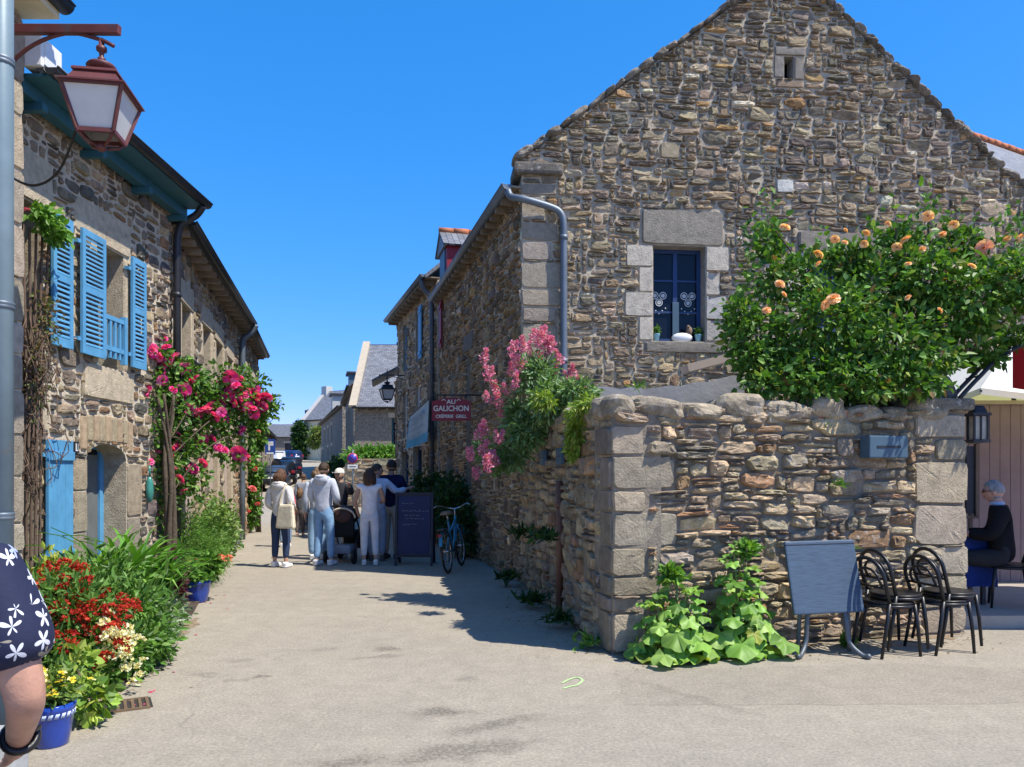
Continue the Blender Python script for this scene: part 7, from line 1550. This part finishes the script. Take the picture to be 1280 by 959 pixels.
# man at the left edge in a flowered shirt: only his arm is in the picture
FLOR = M('navy_flowered_cotton', None, .8, var=.08, bump=.25, bscale=60)
def floral(m):
    nt = m.node_tree; b = nt.nodes['Principled BSDF']; tc = nn(nt, 'ShaderNodeTexCoord'); 
    nz = nn(nt, 'ShaderNodeTexNoise', Scale=5.0, Detail=2.0); nt.links.new(tc.outputs['Object'], nz.inputs['Vector'])
    v = nn(nt, 'ShaderNodeTexVoronoi', Scale=19.0); v.inputs['Randomness'].default_value = .75; nt.links.new(tc.outputs['Object'], v.inputs['Vector'])
    # five petalled flowers: angle round each cell centre bends the radius
    sub = nn(nt, 'ShaderNodeVectorMath', operation='SUBTRACT'); sc2 = nn(nt, 'ShaderNodeVectorMath', operation='SCALE'); sc2.inputs['Scale'].default_value = 1.0
    nt.links.new(tc.outputs['Object'], sub.inputs[0]); nt.links.new(v.outputs['Position'], sub.inputs[1])
    sp = nn(nt, 'ShaderNodeSeparateXYZ'); nt.links.new(sub.outputs[0], sp.inputs[0])
    ad = nn(nt, 'ShaderNodeMath', operation='ADD'); nt.links.new(sp.outputs[0], ad.inputs[0]); nt.links.new(sp.outputs[1], ad.inputs[1])
    at = nn(nt, 'ShaderNodeMath', operation='ARCTAN2'); nt.links.new(sp.outputs[2], at.inputs[0]); nt.links.new(ad.outputs[0], at.inputs[1])
    sc = nn(nt, 'ShaderNodeSeparateColor'); nt.links.new(v.outputs['Color'], sc.inputs[0])
    m1 = nn(nt, 'ShaderNodeMath', operation='MULTIPLY_ADD'); m1.inputs[1].default_value = 5.0; nt.links.new(at.outputs[0], m1.inputs[0])
    m0 = nn(nt, 'ShaderNodeMath', operation='MULTIPLY'); m0.inputs[1].default_value = 6.28; nt.links.new(sc.outputs[1], m0.inputs[0]); nt.links.new(m0.outputs[0], m1.inputs[2])
    cs = nn(nt, 'ShaderNodeMath', operation='COSINE'); nt.links.new(m1.outputs[0], cs.inputs[0])
    r1 = nn(nt, 'ShaderNodeMath', operation='MULTIPLY_ADD'); r1.inputs[1].default_value = .20; r1.inputs[2].default_value = .30; nt.links.new(cs.outputs[0], r1.inputs[0])
    lt = nn(nt, 'ShaderNodeMath', operation='LESS_THAN'); nt.links.new(v.outputs['Distance'], lt.inputs[0]); nt.links.new(r1.outputs[0], lt.inputs[1])
    g2 = nn(nt, 'ShaderNodeMath', operation='GREATER_THAN'); g2.inputs[1].default_value = .12; nt.links.new(sc.outputs[0], g2.inputs[0])
    kk = nn(nt, 'ShaderNodeMath', operation='MULTIPLY'); nt.links.new(lt.outputs[0], kk.inputs[0]); nt.links.new(g2.outputs[0], kk.inputs[1])
    fc_ = ramp(nt, sc.outputs[2], [(.0, (.62, .64, .70)), (.6, (.66, .66, .70)), (.7, (.30, .36, .58)), (.85, (.28, .25, .20))])
    nt.links.new(mixc(nt, 'MIX', kk.outputs[0], (.010, .014, .045), fc_), b.inputs['Base Color'])
floral(FLOR)
pm = person('person at the left edge in a navy shirt printed with white flowers, bare forearm', 0, 0, 1.74, dict(shR=(.115, 0, .80), elR=(.165, -.015, .625), wrR=(.10, .10, .535)), (.02, .02, .06), (.05, .06, .09), skin=(.46, .25, .175), hair=(.06, .05, .045), sleeve='short', top_mat=FLOR, build=1.10, loose=1.15, group=None, sub=3)
pm.location = (-1.445, 1.80, -.035); pm.rotation_euler = (0, 0, R(8)); pm['group'] = 'people in the foreground'
mb = MB(); wr = Vector((.106, .092, .542)) * 1.74; ax = (Vector((.10, .10, .535)) - Vector((.165, -.015, .625))).normalized(); s1 = ax.orthogonal().normalized(); s2 = ax.cross(s1); mb.tube([wr + (s1 * math.cos(t) + s2 * math.sin(t)) * .038 for t in [2 * math.pi * k / 20 for k in range(20)]], .011, 6, closed=True); mb.box(wr + Vector((.03, .0, .022)), (.035, .03, .014), bev=.005)
wt = mb.build('watch', BLACKPL); wt.location = pm.location; wt.rotation_euler = pm.rotation_euler; tag(wt, 'black wristwatch on the arm of the person in the flowered shirt', 'watch')
# terrace diners
SIT = dict(pel=(0, 0, .31), spi=(0, .01, .41), che=(0, .02, .525), nb=(0, .02, .605), nk=(0, .03, .645), hd=(0, .045, .69), shR=(.105, .01, .59), shL=(-.105, .01, .59), elR=(.13, .06, .44), wrR=(.08, .20, .45), elL=(-.13, .06, .44), wrL=(-.08, .20, .45), hiR=(.05, .02, .30), hiL=(-.05, .02, .30), knR=(.06, .26, .30), knL=(-.06, .26, .30), anR=(.06, .25, .05), anL=(-.06, .25, .05))
dm = person('grey haired man in a black jacket and glasses sitting at the terrace table', 0, 0, 1.76, SIT, (.012, .012, .014), (.03, .03, .035), skin=(.55, .30, .22), hair=(.30, .295, .285), shoes=(.03, .03, .03), glasses=True, headturn=-4, group='diners on the terrace', build=1.12)
dm.location = (5.36, 8.3, .13); dm.rotation_euler = (0, 0, R(62))
mb = MB(); q = Vector(dm.location); mb.lathe(q + Vector((-.05, .02, 1.10)), [(.075, 0), (.072, .035), (.066, .045)], 18, 0, (.45, .52, .62)); cl = mb.build('shirt_collar', CLOTH); cl.parent = dm; cl.matrix_parent_inverse = Matrix.LocRotScale(dm.location, dm.rotation_euler, None).inverted()
dw = person('diner in a white shirt almost hidden behind the gate pillar', 0, 0, 1.66, SIT, (.80, .80, .80), (.1, .1, .12), hair=(.1, .06, .04), shoes=(.1, .1, .1), group='diners on the terrace'); dw.location = (4.86, 9.35, .13); dw.rotation_euler = (0, 0, R(195))
tc_ = dup(ch, (5.42, 8.28, .13), R(62 + 180), 'black bistro chair under the seated grey haired man on the terrace', 'chairs on the terrace'); dup(ch, (4.86, 9.42, .13), R(15), 'black bistro chair behind the diner in white on the terrace', 'chairs on the terrace'); dup(ch, (5.9, 7.95, .13), R(205), 'black bistro chair at the right edge of the terrace', 'chairs on the terrace')
o = thing('terrace_table', 'terrace table draped in a dark blue cloth beside the gate pillar', 'table', (4.95, 8.72, .13)); mb = MB(); mb.box((4.95, 8.72, .86), (.68, .68, .03)); mb.build('tabletop', WOOD, o); mb = MB()
for sx in (-1, 1):
    for sy in (-1, 1): mb = MB(); mb.bar((4.95 + sx * .28, 8.72 + sy * .28, .13), (4.95 + sx * .28, 8.72 + sy * .28, .845), .04, .04, up=(0, 1, 0)); mb.build('leg', DARKMET, o)
o = thing('blue_tablecloth', 'dark blue cloth hanging off the terrace table', 'tablecloth', (4.95, 8.72, .88)); mb = MB(); n = 64; vs = []
for j, (z, f_) in enumerate(((.885, .0), (.885, .98), (.87, 1.0), (.7, 1.03), (.5, 1.05), (.34, 1.06))):
    for i in range(n):
        t = 2 * math.pi * i / n; c_, s_ = math.cos(t), math.sin(t); k = 1 / max(abs(c_), abs(s_)); rr_ = .35 * k * f_ * (1 + (.045 * math.sin(t * 13) * (j - 2) / 3 if j > 2 else 0)); vs.append((4.95 + c_ * rr_, 8.72 + s_ * rr_, z))
mb.add(vs, [(j * n + i, j * n + (i + 1) % n, (j + 1) * n + (i + 1) % n, (j + 1) * n + i) for j in range(5) for i in range(n)], 0, (.014, .032, .15), True); mb.build('cloth', CLOTH, o)
q = Vector((5.05, 8.6, .886)); mb = MB(); mb.lathe(q, [(.035, 0), (.036, .16), (.014, .21), (.013, .27), (.016, .275), (.015, .285)], 14); tag(mb.build('wine_bottle', glass_mat('bottle_glass', (.01, .03, .012)), loc=q), 'dark wine bottle standing on the terrace table', 'bottle')

# ------------------------------------------------------------------ camera, sky, sun
cam = bpy.data.cameras.new('camera'); co = bpy.data.objects.new('camera', cam); COL.objects.link(co); co.location = (0, 0, EYE); co.rotation_euler = (R(90), 0, 0)
cam.sensor_width = 36; cam.lens = F / 1280 * 36; cam.shift_y = (HOR - 479.5) / 1280; cam.clip_end = 2000; cam.clip_start = .05; scene.camera = co
SUNV = Vector((.905, -.425, 0)).normalized(); EL = R(59.5)
sv = Vector((SUNV.x * math.cos(EL), SUNV.y * math.cos(EL), math.sin(EL)))
sl = bpy.data.lights.new('sun', 'SUN'); sl.energy = 5.0; sl.angle = R(.55); sl.color = (1.0, .94, .84); so = bpy.data.objects.new('sun', sl); COL.objects.link(so); so.location = (20, -10, 30); so.rotation_euler = sv.to_track_quat('Z', 'Y').to_euler()
wd_ = bpy.data.worlds.new('World'); scene.world = wd_; wd_.use_nodes = True; nt = wd_.node_tree; bg = nt.nodes['Background']
sk = nt.nodes.new('ShaderNodeTexSky'); sk.sky_type = 'NISHITA'; sk.sun_disc = False; sk.sun_elevation = EL; sk.sun_rotation = math.atan2(SUNV.x, SUNV.y); sk.altitude = 0; sk.air_density = .7; sk.dust_density = .3; sk.ozone_density = 2.0
hs = nt.nodes.new('ShaderNodeHueSaturation'); hs.inputs['Saturation'].default_value = 1.25; hs.inputs['Value'].default_value = 2.2
nt.links.new(sk.outputs[0], hs.inputs['Color']); sp_ = nt.nodes.new('ShaderNodeSeparateColor'); cb_ = nt.nodes.new('ShaderNodeCombineColor'); nt.links.new(hs.outputs[0], sp_.inputs[0])
for k_, (e_, a_) in enumerate(((1.13, .393), (.60, 1.275), (.60, 2.17))):       # colour grade of the sky texture: flatter, deeper blue
    pw = nt.nodes.new('ShaderNodeMath'); pw.operation = 'POWER'; pw.inputs[1].default_value = e_; ml = nt.nodes.new('ShaderNodeMath'); ml.operation = 'MULTIPLY'; ml.inputs[1].default_value = a_
    nt.links.new(sp_.outputs[k_], pw.inputs[0]); nt.links.new(pw.outputs[0], ml.inputs[0]); nt.links.new(ml.outputs[0], cb_.inputs[k_])
nt.links.new(cb_.outputs[0], bg.inputs[0]); bg.inputs[1].default_value = .10
scene.view_settings.view_transform = 'Standard'; scene.view_settings.look = 'None'; scene.view_settings.gamma = 1; scene.view_settings.exposure = .54
scene.render.engine = 'CYCLES'; scene.cycles.use_denoising = True; scene.cycles.max_bounces = 6; scene.cycles.diffuse_bounces = 3
